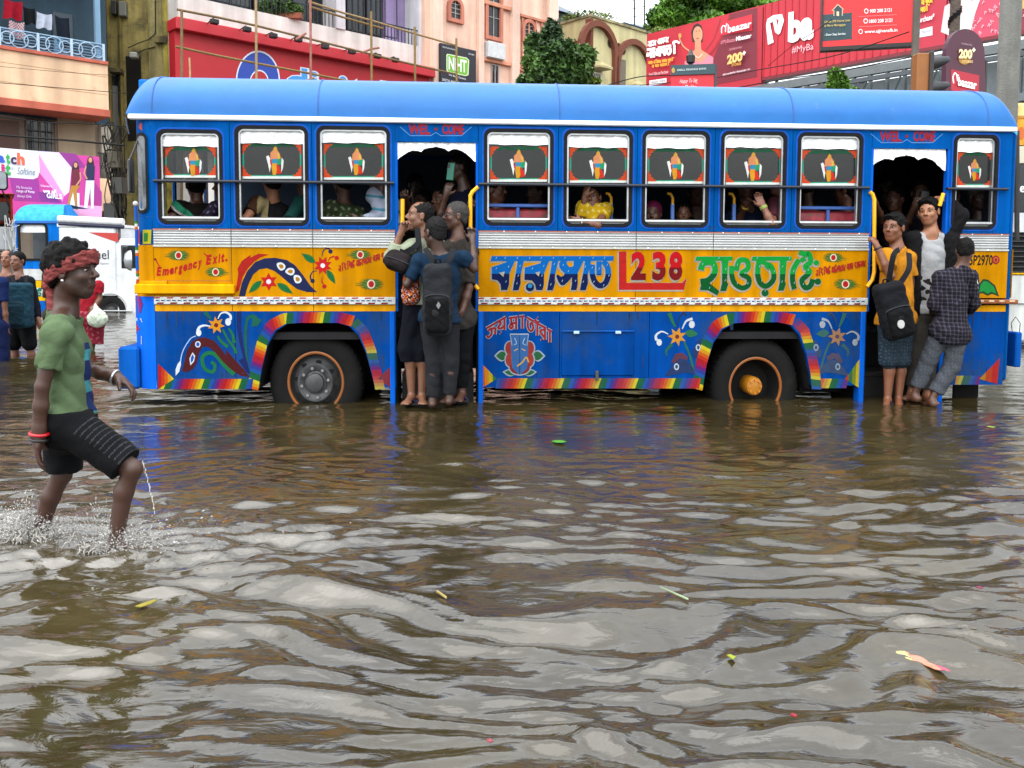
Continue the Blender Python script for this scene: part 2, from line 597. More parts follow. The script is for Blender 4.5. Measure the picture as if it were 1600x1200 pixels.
 def wrinkle(s, amp, scale, seed=0, aniso=(1, 1, 1)):
  r_ = np.random.default_rng(seed)
  X = s.ax[0][:, None, None]; Y = s.ax[1][None, :, None]; Z = s.ax[2][None, None, :]
  W = 0
  wx = 1.3 * np.sin(X * 9 * scale + Z * 7 * scale + r_.uniform(0, 6)) + np.sin(Y * 11 * scale + r_.uniform(0, 6))
  for i in range(4):
   d = r_.normal(size=3) * np.array(aniso); d /= np.linalg.norm(d)
   f = scale * r_.uniform(22, 60)
   W = W + np.sin((X * d[0] + Y * d[1] + Z * d[2]) * f + r_.uniform(0, 6) + wx * r_.uniform(0.5, 1.1)) * (1 / (1 + i * 0.4))
  s.F = s.F + (np.abs(W) * amp * -0.5 + amp * 0.3).astype(np.float32)
  return s
 def mesh(s):
  """surface nets"""
  Fv = s.F
  Fv[0], Fv[-1] = 1, 1
  Fv[:, 0], Fv[:, -1] = 1, 1
  Fv[:, :, 0], Fv[:, :, -1] = 1, 1
  I = Fv < 0
  n = np.array(Fv.shape) - 1
  cs = np.zeros(tuple(n), np.int8)
  for i in (0, 1):
   for j in (0, 1):
    for k in (0, 1):
     cs += I[i:n[0] + i, j:n[1] + j, k:n[2] + k]
  act = (cs > 0) & (cs < 8)
  cx, cy_, cz = np.nonzero(act)
  N = len(cx)
  if N == 0: return np.zeros((0, 3)), np.zeros((0, 4), int)
  idx = np.full(tuple(n), -1, np.int32)
  idx[cx, cy_, cz] = np.arange(N)
  P = np.zeros((N, 3)); cnt = np.zeros(N)
  corners = [(i, j, k) for i in (0, 1) for j in (0, 1) for k in (0, 1)]
  for a in range(8):
   for b in range(a + 1, 8):
    A, B = corners[a], corners[b]
    if sum(abs(A[q] - B[q]) for q in range(3)) != 1: continue
    fa = Fv[cx + A[0], cy_ + A[1], cz + A[2]]; fb = Fv[cx + B[0], cy_ + B[1], cz + B[2]]
    mk = (fa < 0) != (fb < 0)
    t = np.where(mk, fa / np.where(mk, fa - fb, 1), 0)
    for q in range(3):
     P[:, q] += np.where(mk, A[q] + t * (B[q] - A[q]), 0)
    cnt += mk
  P /= cnt[:, None]
  P = s.lo + (P + np.stack([cx, cy_, cz], 1)) * s.h
  quads = []
  for ax in range(3):
   u, v = (ax + 1) % 3, (ax + 2) % 3
   sl0 = [slice(None)] * 3; sl1 = [slice(None)] * 3
   sl0[ax] = slice(0, -1); sl1[ax] = slice(1, None)
   a0 = I[tuple(sl0)]; a1 = I[tuple(sl1)]
   ch = a0 != a1
   e = np.nonzero(ch)
   ins = a0[e]
   e = [q.astype(int) for q in e]
   ok = (e[u] > 0) & (e[v] > 0) & (e[u] < n[u]) & (e[v] < n[v])
   e = [q[ok] for q in e]; ins = ins[ok]
   def cell(du, dv):
    q = [x.copy() for x in e]
    q[u] -= du; q[v] -= dv
    return idx[q[0], q[1], q[2]]
   Q = np.stack([cell(1, 1), cell(0, 1), cell(0, 0), cell(1, 0)], 1)
   Q[~ins] = Q[~ins][:, ::-1]
   quads.append(Q)
  Q = np.concatenate(quads)
  Q = Q[(Q >= 0).all(1)]
  return P, Q
 def build(s, name, material, col, parent=None, colfn=None, smooth_it=1, kind=None):
  P, Q = s.mesh()
  if len(P) == 0:
   return None
  for _ in range(smooth_it):
   acc = np.zeros_like(P); ct = np.zeros(len(P))
   for a in range(4):
    b = (a + 1) % 4
    np.add.at(acc, Q[:, a], P[Q[:, b]]); np.add.at(ct, Q[:, a], 1)
    np.add.at(acc, Q[:, b], P[Q[:, a]]); np.add.at(ct, Q[:, b], 1)
   P = P * 0.5 + 0.5 * acc / np.maximum(ct, 1)[:, None]
  me = bpy.data.meshes.new(name)
  off = np.array(parent.matrix_world.translation) if parent is not None else np.zeros(3)
  co = (P - off).astype(np.float32)
  me.vertices.add(len(P)); me.vertices.foreach_set('co', co.ravel())
  me.loops.add(len(Q) * 4); me.loops.foreach_set('vertex_index', Q.ravel().astype(np.int32))
  me.polygons.add(len(Q))
  me.polygons.foreach_set('loop_start', np.arange(0, len(Q) * 4, 4, dtype=np.int32))
  me.update(calc_edges=True)
  me.polygons.foreach_set('use_smooth', np.ones(len(Q), bool))
  if colfn is not None:
   cen = P[Q].mean(1)
   setcol(me, colfn(cen), GAIN.get(material.name, 1))
  else:
   setcol(me, col, GAIN.get(material.name, 1))
  me.materials.append(material)
  o = bpy.data.objects.new(name, me)
  COL.objects.link(o)
  if parent is not None: o.parent = parent
  if kind: o['kind'] = kind
  return o
def nrm(v):
 v = np.array(v, float)
 return v / (np.linalg.norm(v) or 1)
def rotz(a):
 return np.array([[math.cos(a), -math.sin(a), 0], [math.sin(a), math.cos(a), 0], [0, 0, 1]])
def rotx(a):
 return np.array([[1, 0, 0], [0, math.cos(a), -math.sin(a)], [0, math.sin(a), math.cos(a)]])
def face_rot(yaw, pitch=0, tilt=0):
 """local x = the head's own side, y = where the face looks, z = up. yaw 0 looks at the photographer, 90 looks to +x"""
 A = rotz(R(yaw) + math.pi)
 B = rotx(R(-pitch))
 t = R(tilt)
 Cc = np.array([[math.cos(t), 0, math.sin(t)], [0, 1, 0], [-math.sin(t), 0, math.cos(t)]])
 return A @ B @ Cc
def head_prims(S, c, A, s=1.0, neck=None, fine=True):
 """adds a head (cranium, jaw, nose, lips, brows, sockets, ears) to a field; c centre, A orientation, s scale"""
 W = lambda x, y, z: c + A @ (np.array((x, y, z)) * s)
 S.ell(W(0, -0.012, 0.032), np.array((0.074, 0.094, 0.084)) * s, A, k=0.02 * s)
 S.ell(W(0, 0.022, -0.038), np.array((0.059, 0.064, 0.072)) * s, A, k=0.02 * s)
 S.cone(W(0, 0.045, -0.1), W(0, 0.062, -0.092), 0.021 * s, 0.017 * s, k=0.025 * s)
 for q in (-1, 1):
  S.cone(W(q * 0.05, -0.01, -0.05), W(q * 0.018, 0.045, -0.092), 0.018 * s, 0.018 * s, k=0.025 * s)
  S.ell(W(q * 0.036, 0.058, -0.025), np.array((0.022, 0.02, 0.02)) * s, A, k=0.02 * s)
 S.cone(W(-0.036, 0.072, 0.022), W(0.036, 0.072, 0.022), 0.013 * s, 0.013 * s, k=0.018 * s)
 if fine:
  for q in (-1, 1):
   S.ell(W(q * 0.031, 0.092, 0.004), np.array((0.017, 0.012, 0.011)) * s, A, k=0.008 * s, sub=True)
 S.cone(W(0, 0.084, 0.008), W(0, 0.104, -0.022), 0.008 * s, 0.0125 * s, k=0.01 * s)
 for q in (-1, 1):
  S.ell(W(q * 0.012, 0.092, -0.028), np.array((0.008, 0.01, 0.007)) * s, A, k=0.006 * s)
 S.cone(W(-0.02, 0.079, -0.052), W(0.02, 0.079, -0.052), 0.0075 * s, 0.0075 * s, k=0.006 * s)
 S.cone(W(-0.016, 0.079, -0.066), W(0.016, 0.079, -0.066), 0.009 * s, 0.009 * s, k=0.006 * s)
 S.cone(W(-0.022, 0.093, -0.0585), W(0.022, 0.093, -0.0585), 0.0028 * s, 0.0028 * s, k=0.003 * s, sub=True)
 for q in (-1, 1):
  S.ell(W(q * 0.079, -0.008, -0.004), np.array((0.01, 0.021, 0.033)) * s, A, k=0.006 * s)
  S.ell(W(q * 0.089, 0.0, -0.004), np.array((0.007, 0.011, 0.018)) * s, A, k=0.004 * s, sub=True)
 if neck is not None:
  S.cone(W(0, -0.022, -0.05), neck, 0.05 * s, 0.056 * s, k=0.02)
def hand_prims(S, wrist, d, nr, s=1.0, curl=0.4, side=1):
 """palm, four fingers of unequal length bent at the knuckles and a thumb from the side of the palm.
 d = direction the hand points, nr = direction the palm faces"""
 d = nrm(d); nr = np.array(nr, float); nr = nrm(nr - d * (nr @ d))
 t = np.cross(d, nr) * side
 w = np.array(wrist, float)
 A = np.stack([t, d, nr], 1)
 S.ell(w + d * 0.048 * s, np.array((0.04, 0.052, 0.0155)) * s, A, k=0.012)
 S.cone(w - d * 0.03 * s, w + d * 0.03 * s, 0.026 * s, 0.024 * s, k=0.02)
 for i, (o, L) in enumerate([(-0.031, 0.062), (-0.011, 0.072), (0.01, 0.067), (0.03, 0.052)]):
  b = w + d * (0.088 - abs(o) * 0.25) * s + t * o * s
  th = curl * (0.8 + 0.12 * i)
  spread = t * o * 1.4
  d1 = nrm(d * math.cos(th) + nr * math.sin(th) + spread * 1.2)
  p1 = b + d1 * L * 0.5 * s
  d2 = nrm(d * math.cos(th * 2.1) + nr * math.sin(th * 2.1) + spread * 0.5)
  p2 = p1 + d2 * L * 0.32 * s
  d3 = nrm(d * math.cos(th * 3.0) + nr * math.sin(th * 3.0))
  p3 = p2 + d3 * L * 0.22 * s
  S.cone(b - d * 0.01 * s, p1, 0.0095 * s, 0.0088 * s, k=0.004)
  S.cone(p1, p2, 0.0088 * s, 0.008 * s, k=0.003)
  S.cone(p2, p3, 0.008 * s, 0.007 * s, k=0.003)
 b = w + d * 0.02 * s - t * 0.03 * s
 p1 = b + nrm(d * 0.7 - t * 0.7 + nr * 0.3) * 0.042 * s
 p2 = p1 + nrm(d * 0.85 - t * 0.25 + nr * (0.3 + curl)) * 0.034 * s
 S.cone(b, p1, 0.0145 * s, 0.0115 * s, k=0.008)
 S.cone(p1, p2, 0.0112 * s, 0.009 * s, k=0.004)
def foot_prims(S, ankle, yaw, s=1.0, r=0.0):
 A = rotz(R(yaw) + math.pi)
 W = lambda x, y, z: np.array(ankle) + A @ (np.array((x, y, z)) * s)
 S.ell(W(0, -0.02, -0.045), np.array((0.034, 0.045, 0.036)) * s + r, A, k=0.02)
 S.cone(W(0, 0.0, -0.03), W(0.0, 0.11, -0.062), (0.034 + r) * s, (0.024 + r) * s, k=0.02)
 S.ell(W(0, 0.11, -0.066), np.array((0.044, 0.05, 0.018)) * s + r, A, k=0.012)
 for i in range(5):
  x = -0.032 + i * 0.016
  S.cone(W(x, 0.135, -0.068), W(x * 1.08, 0.165 - abs(i - 1) * 0.006, -0.072), 0.0095 * s + r, 0.008 * s + r, k=0.003)
def j3(p, Y):
 """joint: (px, py) or (px, py, extra distance)"""
 return np.array(at(p[0], p[1], Y + (p[2] if len(p) > 2 else 0)))
SK = C('#6a4630')
def person(label, Y, J, skin='#5e3c28', yaw=0, head=(0, 0, 0), hs=1.0, h=0.008, top=None, bottom=None, hair=('#0d0b0a', 'short'),
           feet=None, curl=(0.5, 0.5), palm=None, group=None, brow=True, build=1.0, beard=0, belly=0.0, extra=None, cat='person', neckline=0.0, sitting=False):
 """one continuous body with a face and hands; clothes, hair, eyes are children fitted over it.
 J: joints in photo pixels (+ distance offset): head, neck, shl, shr, ell, elr, wrl, wrr, hipl, hipr, knl, knr, anl, anr (l/r as seen in the photo)"""
 P = {k: j3(v, Y) for k, v in J.items()}
 hd = P['head']
 base = P.get('pel', (P['hipl'] + P['hipr']) / 2)
 o = thing('person', label, cat, loc=(float(base[0]), float(base[1]), 0 if not sitting else float(base[2])), group=group)
 bpy.context.view_layer.update()
 A = face_rot(yaw if head[0] is None else head[0] if isinstance(head[0], (int, float)) and head[0] != 0 else yaw, head[1], head[2])
 bt = rotz(R(yaw) + math.pi)            # body axes
 fwd = bt @ np.array((0, 1, 0)); sidev = bt @ np.array((1, 0, 0)); up = np.array((0, 0, 1.0))
 b = build
 shm = (P['shl'] + P['shr']) / 2
 him = (P['hipl'] + P['hipr']) / 2
 allp = np.stack(list(P.values()) + [hd + (0, 0, 0.14), hd - (0, 0, 0.1)])
 lo, hi = allp.min(0) - 0.14, allp.max(0) + 0.14
 for w in ('wrl', 'wrr'):
  if w in P:
   lo = np.minimum(lo, P[w] - 0.2); hi = np.maximum(hi, P[w] + 0.2)
 S = SDF(lo, hi, h)
 acr = nrm(P['shr'] - P['shl'])
 tv = nrm(shm - him)
 dp = nrm(np.cross(acr, tv))
 T = np.stack([acr, dp, tv], 1)
 L = np.linalg.norm(shm - him)
 sw = np.linalg.norm(P['shr'] - P['shl']) / 2
 hw = np.linalg.norm(P['hipr'] - P['hipl']) / 2
 neck = P.get('neck', shm + tv * 0.05)
 chest_c = him + tv * L * 0.72
 waist_c = him + tv * L * 0.32
 chest_r = np.array((max(0.10, sw * 0.82), 0.105 * b, L * 0.36))
 waist_r = np.array((max(0.095, sw * 0.68, hw + 0.03), 0.098 * b + belly, L * 0.34))
 hip_r = np.array((max(0.10, hw + 0.07), 0.105 * b, 0.11))
 head_prims(S, hd, A, hs, neck=neck)
 S.ell(chest_c, chest_r, T, k=0.05)
 S.ell(waist_c + fwd * belly * 0.6, waist_r, T, k=0.05)
 S.ell(him, hip_r, T, k=0.05)
 S.cone(neck, shm + tv * 0.0, 0.05, 0.06, k=0.03)
 for a in ('l', 'r'):
  S.cone(neck - tv * 0.02, P['sh' + a], 0.045, 0.052 * b, k=0.03)
  if 'el' + a in P:
   S.cone(P['sh' + a], P['el' + a], 0.045 * b, 0.034 * b, k=0.025)
   if 'wr' + a in P:
    S.cone(P['el' + a], P['el' + a] * 0.6 + P['wr' + a] * 0.4, 0.034 * b, 0.034 * b, k=0.012)
    S.cone(P['el' + a] * 0.6 + P['wr' + a] * 0.4, P['wr' + a], 0.034 * b, 0.024, k=0.02)
    dd = P['wr' + a] - P['el' + a]
    pn = (palm or {}).get(a, (0, 1, 0))
    hdir = (palm or {}).get(a + 'd', dd)
    hand_prims(S, P['wr' + a], hdir, pn, 0.95, curl[0 if a == 'l' else 1], side=(palm or {}).get(a + 's', 1))
  if 'kn' + a in P:
   S.cone(P['hip' + a], P['kn' + a], 0.075 * b, 0.049 * b, k=0.03)
   if 'an' + a in P:
    mid = P['kn' + a] * 0.68 + P['an' + a] * 0.32
    back = -fwd * 0.014
    S.cone(P['kn' + a], mid + back, 0.046 * b, 0.047 * b, k=0.02)
    S.cone(mid + back, P['an' + a], 0.047 * b, 0.031, k=0.02)
    if feet:
     fy = feet.get(a, yaw)
     if fy is not None: foot_prims(S, P['an' + a], fy)
 sk = tuple(min(1, x * 1.3) for x in C(skin))
 dk = tuple(x * 0.6 for x in sk); lip = (sk[0] * 0.8, sk[1] * 0.55, sk[2] * 0.55)
 inv = A.T / hs
 def skin_col(cen):
  q = (cen - hd) @ inv.T
  out = np.tile(np.array(sk), (len(cen), 1))
  m = (np.abs(q[:, 0]) < 0.023) & (np.abs(q[:, 2] + 0.058) < 0.013) & (q[:, 1] > 0.06)
  out[m] = lip
  m = (np.abs(np.abs(q[:, 0]) - 0.031) < 0.017) & (np.abs(q[:, 2] - 0.004) < 0.012) & (q[:, 1] > 0.06)
  out[m] = np.array(sk) * 0.72
  if beard:
   m = (q[:, 1] > 0.02) & (q[:, 2] < -0.036) & (q[:, 2] > -0.13) & ((np.abs(q[:, 0]) > 0.026) | (q[:, 2] < -0.078) | ((q[:, 2] > -0.049) & (q[:, 2] < -0.037))) & (np.linalg.norm(q, axis=1) < 0.14)
   out[m] = np.array(sk) * (1 - beard) + np.array((0.01, 0.009, 0.008)) * beard
  return out
 S.build('body', M_SKIN, sk, o, colfn=skin_col, smooth_it=1)
 # eyes and brows
 Wd = lambda x, y, z: hd + A @ (np.array((x, y, z)) * hs)
 off = np.array(o.matrix_world.translation)
 for q in (-1, 1):
  e = MB()
  c_ = Wd(q * 0.031, 0.0695, 0.003)
  e.ball(c_ - off, (0.0115 * hs, 0.0115 * hs, 0.0068 * hs), C('#9a9088'), 10, 8)
  c2 = Wd(q * 0.031, 0.0762, 0.003)
  e.ball(c2 - off, 0.0071 * hs, C('#140c08'), 8, 6)
  e.build('eye', M_GLOSS, o, smooth='all')
 if brow:
  for q in (-1, 1):
   e = MB()
   e.tube([Wd(q * 0.016, 0.0855, 0.024) - off, Wd(q * 0.032, 0.084, 0.030) - off, Wd(q * 0.048, 0.072, 0.023) - off], [0.003 * hs, 0.004 * hs, 0.0022 * hs], C('#0c0908'), 6)
   e.build('eyebrow', M_HAIR, o, smooth='all')
 # hair
 if hair:
  hc, hk = hair[0], hair[1]
  hh = min(h, 0.007)
  H = SDF(hd - 0.2 * hs, hd + 0.2 * hs if hk != 'long' else hd + 0.2, hh)
  grow = {'short': 0.006, 'curly': 0.012, 'full': 0.010, 'balding': 0.005, 'bun': 0.008, 'long': 0.012, 'crop': 0.003}.get(hk, 0.008)
  H.ell(Wd(0, -0.024, 0.042), (np.array((0.0765, 0.0935, 0.084)) + grow * .8) * hs, A, k=0.0)
  H.ell(Wd(0, -0.05, -0.02), (np.array((0.062, 0.056, 0.06)) + grow * 0.6) * hs, A, k=0.02)
  if hk == 'full':
   H.ell(Wd(0.01, 0.05, 0.09), np.array((0.058, 0.05, 0.024)) * hs, A, k=0.02)
  if hk == 'curly':
   for i in range(150):
    a_ = rng.uniform(-1, 1); b_ = rng.uniform(0, 2 * math.pi)
    v_ = np.array((math.cos(b_) * 0.076, math.sin(b_) * 0.098 - 0.012, 0)) * math.sqrt(max(0, 1 - max(0, a_) ** 2)) + np.array((0, 0, 0.045 + 0.085 * max(-0.2, a_)))
    H.ell(Wd(*v_), np.array((1, 1, 1)) * rng.uniform(0.009, 0.024) * hs, None, k=0.004)
  if hk == 'bun':
   H.ell(Wd(0, -0.12, 0.0), np.array((0.035, 0.03, 0.035)) * hs, A, k=0.01)
  if hk == 'long':
   H.cone(Wd(0, -0.07, 0.0), Wd(0, -0.085, -0.17), 0.06 * hs, 0.04 * hs, k=0.03)
  # hairline: cut away the face, the ears' front and the neck
  q1 = A @ np.array((0, 0.80, -0.60)); H.cutplane(Wd(0, 0.066, 0.062 if hk != 'full' else 0.056), q1 / np.linalg.norm(q1))
  q2 = A @ np.array((0, 0.55, -0.83))
  H.cutplane(Wd(0, -0.03, -0.03 if hk != 'long' else -0.2), q2 / np.linalg.norm(q2)) if hk != 'long' else None
  if hk == 'balding':
   H.ell(Wd(0, 0.045, 0.115), np.array((0.06, 0.105, 0.06)) * hs, A, k=0.0, sub=True)
  H.wrinkle(0.008 if hk != 'curly' else 0.007, 5 if hk != 'curly' else 4, seed=int(abs(hd[0]) * 1000) % 97)
  H.build('hair', M_HAIR, C(hc), o, smooth_it=0 if hk == 'curly' else 1)
 # upper garment
 if top:
  tc_, sleeve = top['col'], top.get('sleeve', 0.55)
  g = top.get('fit', 0.016)
  G = SDF(lo - 0.03, hi + 0.03, h)
  hem = top.get('hem', 0.06)                     # metres below the hip centre along the spine
  hp = him - tv * hem
  cn = [(hp, -tv)]
  G.ell(chest_c, chest_r + g, T, k=0.04)
  G.ell(waist_c + fwd * belly * 0.6, waist_r + g * 1.3, T, k=0.05)
  G.ell(him - tv * 0.02, hip_r + g * 2.0, T, k=0.05)
  G.cone(him - tv * max(0, hem - 0.04), waist_c, hip_r[0] * 0.62 + g, waist_r[0] * 0.6, k=0.05)
  G.cone(neck - tv * 0.03, shm - tv * 0.02, 0.062 + g * 0.4, 0.075, k=0.03)
  for a in ('l', 'r'):
   G.cone(neck - tv * 0.045, P['sh' + a], 0.05, 0.055 * b + g, k=0.03)
   if 'el' + a in P and sleeve > 0:
    sv = top.get('sleeve_' + a, sleeve)
    sh_, el_ = P['sh' + a], P['el' + a]
    if sv <= 1:
     e_ = sh_ + (el_ - sh_) * sv
     d_ = nrm(el_ - sh_)
     G.cone(sh_, e_ + d_ * 0.03, 0.048 * b + g, (0.048 - 0.012 * sv) * b + g * 1.15, k=0.02, cut=[(e_, d_)])
    else:
     G.cone(sh_, el_, 0.048 * b + g, 0.038 * b + g, k=0.02)
     if 'wr' + a in P:
      wr_ = P['wr' + a]
      e_ = el_ + (wr_ - el_) * (sv - 1)
      d_ = nrm(wr_ - el_)
      G.cone(el_, e_ + d_ * 0.02, 0.041 * b + g, 0.03 + g, k=0.02, cut=[(e_, d_)])
  G.F = np.maximum(G.F, 0)  if False else G.F
  G.wrinkle(top.get('wr', 0.0095), top.get('ws', 1.15), seed=int(abs(hd[0] * 917)) % 50)
  G.cutplane(hp, -tv)
  nk = top.get('neck', 0.0)                      # open neckline
  if nk >= 0:
   G.cone(neck + tv * 0.06 + fwd * 0.02, neck - tv * (0.018 + nk) + fwd * (0.03 + nk * 0.5), 0.062, 0.055, k=0.004, sub=True)
  G.build(top.get('name', 'shirt'), M_CLOTH, C(tc_), o, colfn=top.get('fn') and top['fn'](P, T, him, fwd, C(tc_)), smooth_it=1)
 if bottom:
  g = bottom.get('fit', 0.013)
  ln = bottom.get('len', 1.9)                    # 1 = knee, 2 = ankle
  G = SDF(lo - 0.03, hi + 0.03, h)
  G.ell(him, hip_r + g, T, k=0.05)
  G.cone(him, him + tv * 0.1, hip_r[0] * 0.8 + g * .5, hip_r[0] * 0.72, k=0.04, flat=(tuple(dp), 0.82))
  for a in ('l', 'r'):
   if 'kn' + a not in P: continue
   hp_, kn_ = P['hip' + a], P['kn' + a]
   la = bottom.get('len_' + a, ln)
   if la <= 1:
    e_ = hp_ + (kn_ - hp_) * la
    d_ = nrm(kn_ - hp_)
    G.cone(hp_, e_ + d_ * 0.03, 0.078 * b + g, 0.056 * b + g * bottom.get('flare', 1.4), k=0.03, cut=[(e_, d_)])
   else:
    G.cone(hp_, kn_, 0.078 * b + g, 0.058 * b + g, k=0.03)
    if 'an' + a in P:
     an_ = P['an' + a]
     e_ = kn_ + (an_ - kn_) * (la - 1)
     d_ = nrm(an_ - kn_)
     G.cone(kn_, e_ + d_ * 0.02, 0.058 * b + g, 0.038 + g * bottom.get('flare', 1.2), k=0.02, cut=[(e_, d_)])
  G.wrinkle(bottom.get('wr', 0.007), bottom.get('ws', 1.0), seed=int(abs(hd[0] * 517)) % 50)
  G.cutplane(him + tv * bottom.get('rise', 0.09), tv)
  G.build(bottom.get('name', 'trousers'), M_CLOTH, C(bottom['col']), o, colfn=bottom.get('fn') and bottom['fn'](P, T, him, fwd, C(bottom['col'])), smooth_it=1)
 o_P = dict(P=P, T=T, A=A, hd=hd, him=him, fwd=fwd, shm=shm, tv=tv, acr=acr, off=off, neck=neck)
 if extra: extra(o, o_P)
 return o, o_P
# ------------------------------------------------------------------ flood water and the road bed under it
def vnoise(x, y, seed):
 r_ = np.random.default_rng(seed)
 T = r_.uniform(-1, 1, (256, 256))
 xi, yi = np.floor(x).astype(int), np.floor(y).astype(int)
 fx, fy = x - xi, y - yi
 fx, fy = fx * fx * fx * (fx * (fx * 6 - 15) + 10), fy * fy * fy * (fy * (fy * 6 - 15) + 10)
 g = lambda a, b: T[a % 256, b % 256]
 return (g(xi, yi) * (1 - fx) + g(xi + 1, yi) * fx) * (1 - fy) + (g(xi, yi + 1) * (1 - fx) + g(xi + 1, yi + 1) * fx) * fy
FEET = at(180, 838, 3.6), at(60, 860, 3.8)
SPL = ((FEET[0].x + FEET[1].x) / 2, (FEET[0].y + FEET[1].y) / 2)
def wave(x, y):
 wx = x + 0.28 * vnoise(x * 0.7, y * 0.9, 1) + 0.12 * vnoise(x * 2.6, y * 3.1, 2)
 wy = y + 0.22 * vnoise(x * 0.8 + 9, y * 1.1, 3) + 0.10 * vnoise(x * 2.2, y * 3.4, 4)
 h = 0
 h = h + 0.0050 * vnoise(wx * 0.9, wy * 2.6, 11)
 h = h + 0.0105 * vnoise(wx * 2.5 + 3, wy * 6.2 + wx * 0.8, 12)
 s1 = np.sin((wy + 0.22 * wx) * 2 * np.pi / 0.31 + 3.2 * vnoise(x * 1.5, y * 1.8, 5))
 h = h + 0.0078 * (1 - np.abs(s1)) * (0.5 + 0.8 * vnoise(x * 0.8 + 5, y * 1.2, 6))
 s2 = np.sin((wy - 0.35 * wx) * 2 * np.pi / 0.19 + 3.4 * vnoise(x * 2.3, y * 2.6, 7))
 h = h + 0.0040 * s2 * (0.5 + 0.7 * vnoise(x * 1.1, y * 1.4 + 7, 8))
 h = h + 0.0052 * vnoise(wx * 4.6, wy * 10, 13) + 0.0038 * vnoise(wx * 6.5 + 4, wy * 18, 14) + 0.0013 * vnoise(wx * 17, wy * 36, 15)
 # the turbulence the walking man kicks up, spreading to his right
 dx, dy = (x - SPL[0] - 0.45) / 1.15, (y - SPL[1] + 0.05) / 0.62
 t = np.exp(-(dx * dx + dy * dy))
 h = h + t * (0.008 * vnoise(x * 7, y * 12, 21) + 0.005 * vnoise(x * 17, y * 26, 22) + 0.0022 * vnoise(x * 40, y * 52, 23))
 q = np.clip((5.6 - y) / 2.4, 0, 1)
 return h * (0.75 + 0.95 * q * q * (3 - 2 * q))
def water():
 m = bpy.data.materials.new('muddy_water')
 m.use_nodes = True
 n = m.node_tree
 b = n.nodes['Principled BSDF']
 g = n.nodes.new('ShaderNodeNewGeometry')
 q = n.nodes.new('ShaderNodeTexNoise')
 q.inputs['Scale'].default_value = 0.9
 q.inputs['Detail'].default_value = 8
 n.links.new(g.outputs['Position'], q.inputs[0])
 r = n.nodes.new('ShaderNodeValToRGB')
 r.color_ramp.elements[0].position = 0.35
 r.color_ramp.elements[0].color = (0.018, 0.0135, 0.0050, 1)
 r.color_ramp.elements[1].position = 0.7
 r.color_ramp.elements[1].color = (0.044, 0.034, 0.0135, 1)
 n.links.new(q.outputs[0], r.inputs[0])
 at_ = n.nodes.new('ShaderNodeAttribute')
 at_.attribute_name = 'foam'
 mix = n.nodes.new('ShaderNodeMixRGB')
 q2 = n.nodes.new('ShaderNodeTexNoise')
 q2.inputs['Scale'].default_value = 26
 q2.inputs['Detail'].default_value = 9
 q2.inputs['Roughness'].default_value = 0.75
 n.links.new(g.outputs['Position'], q2.inputs[0])
 mr = n.nodes.new('ShaderNodeMapRange')
 mr.inputs[1].default_value = 0.42
 mr.inputs[2].default_value = 0.68
 n.links.new(q2.outputs[0], mr.inputs[0])
 mu = n.nodes.new('ShaderNodeMath')
 mu.operation = 'MULTIPLY'
 n.links.new(mr.outputs[0], mu.inputs[0])
 n.links.new(at_.outputs['Fac'], mu.inputs[1])
 n.links.new(mu.outputs[0], mix.inputs[0])
 n.links.new(r.outputs[0], mix.inputs[1])
 mix.inputs[2].default_value = (0.15, 0.14, 0.125, 1)
 n.links.new(mix.outputs[0], b.inputs['Base Color'])
 b.inputs['Roughness'].default_value = 0.035
 b.inputs['IOR'].default_value = 1.8
 mpn = n.nodes.new('ShaderNodeMapping')
 mpn.inputs['Scale'].default_value = (1, 2.1, 1)
 n.links.new(g.outputs['Position'], mpn.inputs[0])
 q3 = n.nodes.new('ShaderNodeTexNoise')
 q3.inputs['Scale'].default_value = 7
 q3.inputs['Detail'].default_value = 6
 q3.inputs['Distortion'].default_value = 0.8
 n.links.new(mpn.outputs[0], q3.inputs[0])
 bp = n.nodes.new('ShaderNodeBump')
 bp.inputs['Strength'].default_value = 1
 bp.inputs['Distance'].default_value = 0.0045
 n.links.new(q3.outputs[0], bp.inputs['Height'])
 n.links.new(bp.outputs[0], b.inputs['Normal'])
 # rows get wider apart with distance
 ys = [0.9]
 while ys[-1] < 60:
  ys.append(ys[-1] + max(0.011, 0.0042 * ys[-1] * max(1, ys[-1] / 6)))
 ys = np.array([-4, 0.0, 0.6] + ys + [90, 160, 400])
 xs = [0.0]
 while xs[-1] < 30:
  xs.append(xs[-1] + max(0.022, 0.006 * abs(xs[-1]) ** 1.4))
 xs = np.array(xs + [60, 150, 400])
 xs = np.concatenate([-xs[:0:-1], xs]) - 0.3
 X, Y = np.meshgrid(xs, ys)
 Z = wave(X, Y)
 fade = np.clip((30 - Y) / 14, 0, 1) * np.clip((22 - np.abs(X)) / 10, 0, 1)
 Z = Z * fade
 V = np.stack([X.ravel(), Y.ravel(), Z.ravel()], 1)
 nx, ny = len(xs), len(ys)
 i = np.arange((ny - 1) * (nx - 1))
 r0 = i // (nx - 1) * nx + i % (nx - 1)
 Q = np.stack([r0, r0 + 1, r0 + nx + 1, r0 + nx], 1)
 me = bpy.data.meshes.new('water')
 me.vertices.add(len(V)); me.vertices.foreach_set('co', V.astype(np.float32).ravel())
 me.loops.add(len(Q) * 4); me.loops.foreach_set('vertex_index', Q.ravel().astype(np.int32))
 me.polygons.add(len(Q)); me.polygons.foreach_set('loop_start', np.arange(0, len(Q) * 4, 4, dtype=np.int32))
 me.update(calc_edges=True)
 me.polygons.foreach_set('use_smooth', np.ones(len(Q), bool))
 dx, dy = (V[:, 0] - SPL[0] - 0.30) / 1.0, (V[:, 1] - SPL[1] + 0.02) / 0.42
 fo = np.exp(-(dx * dx + dy * dy)) * 0.5
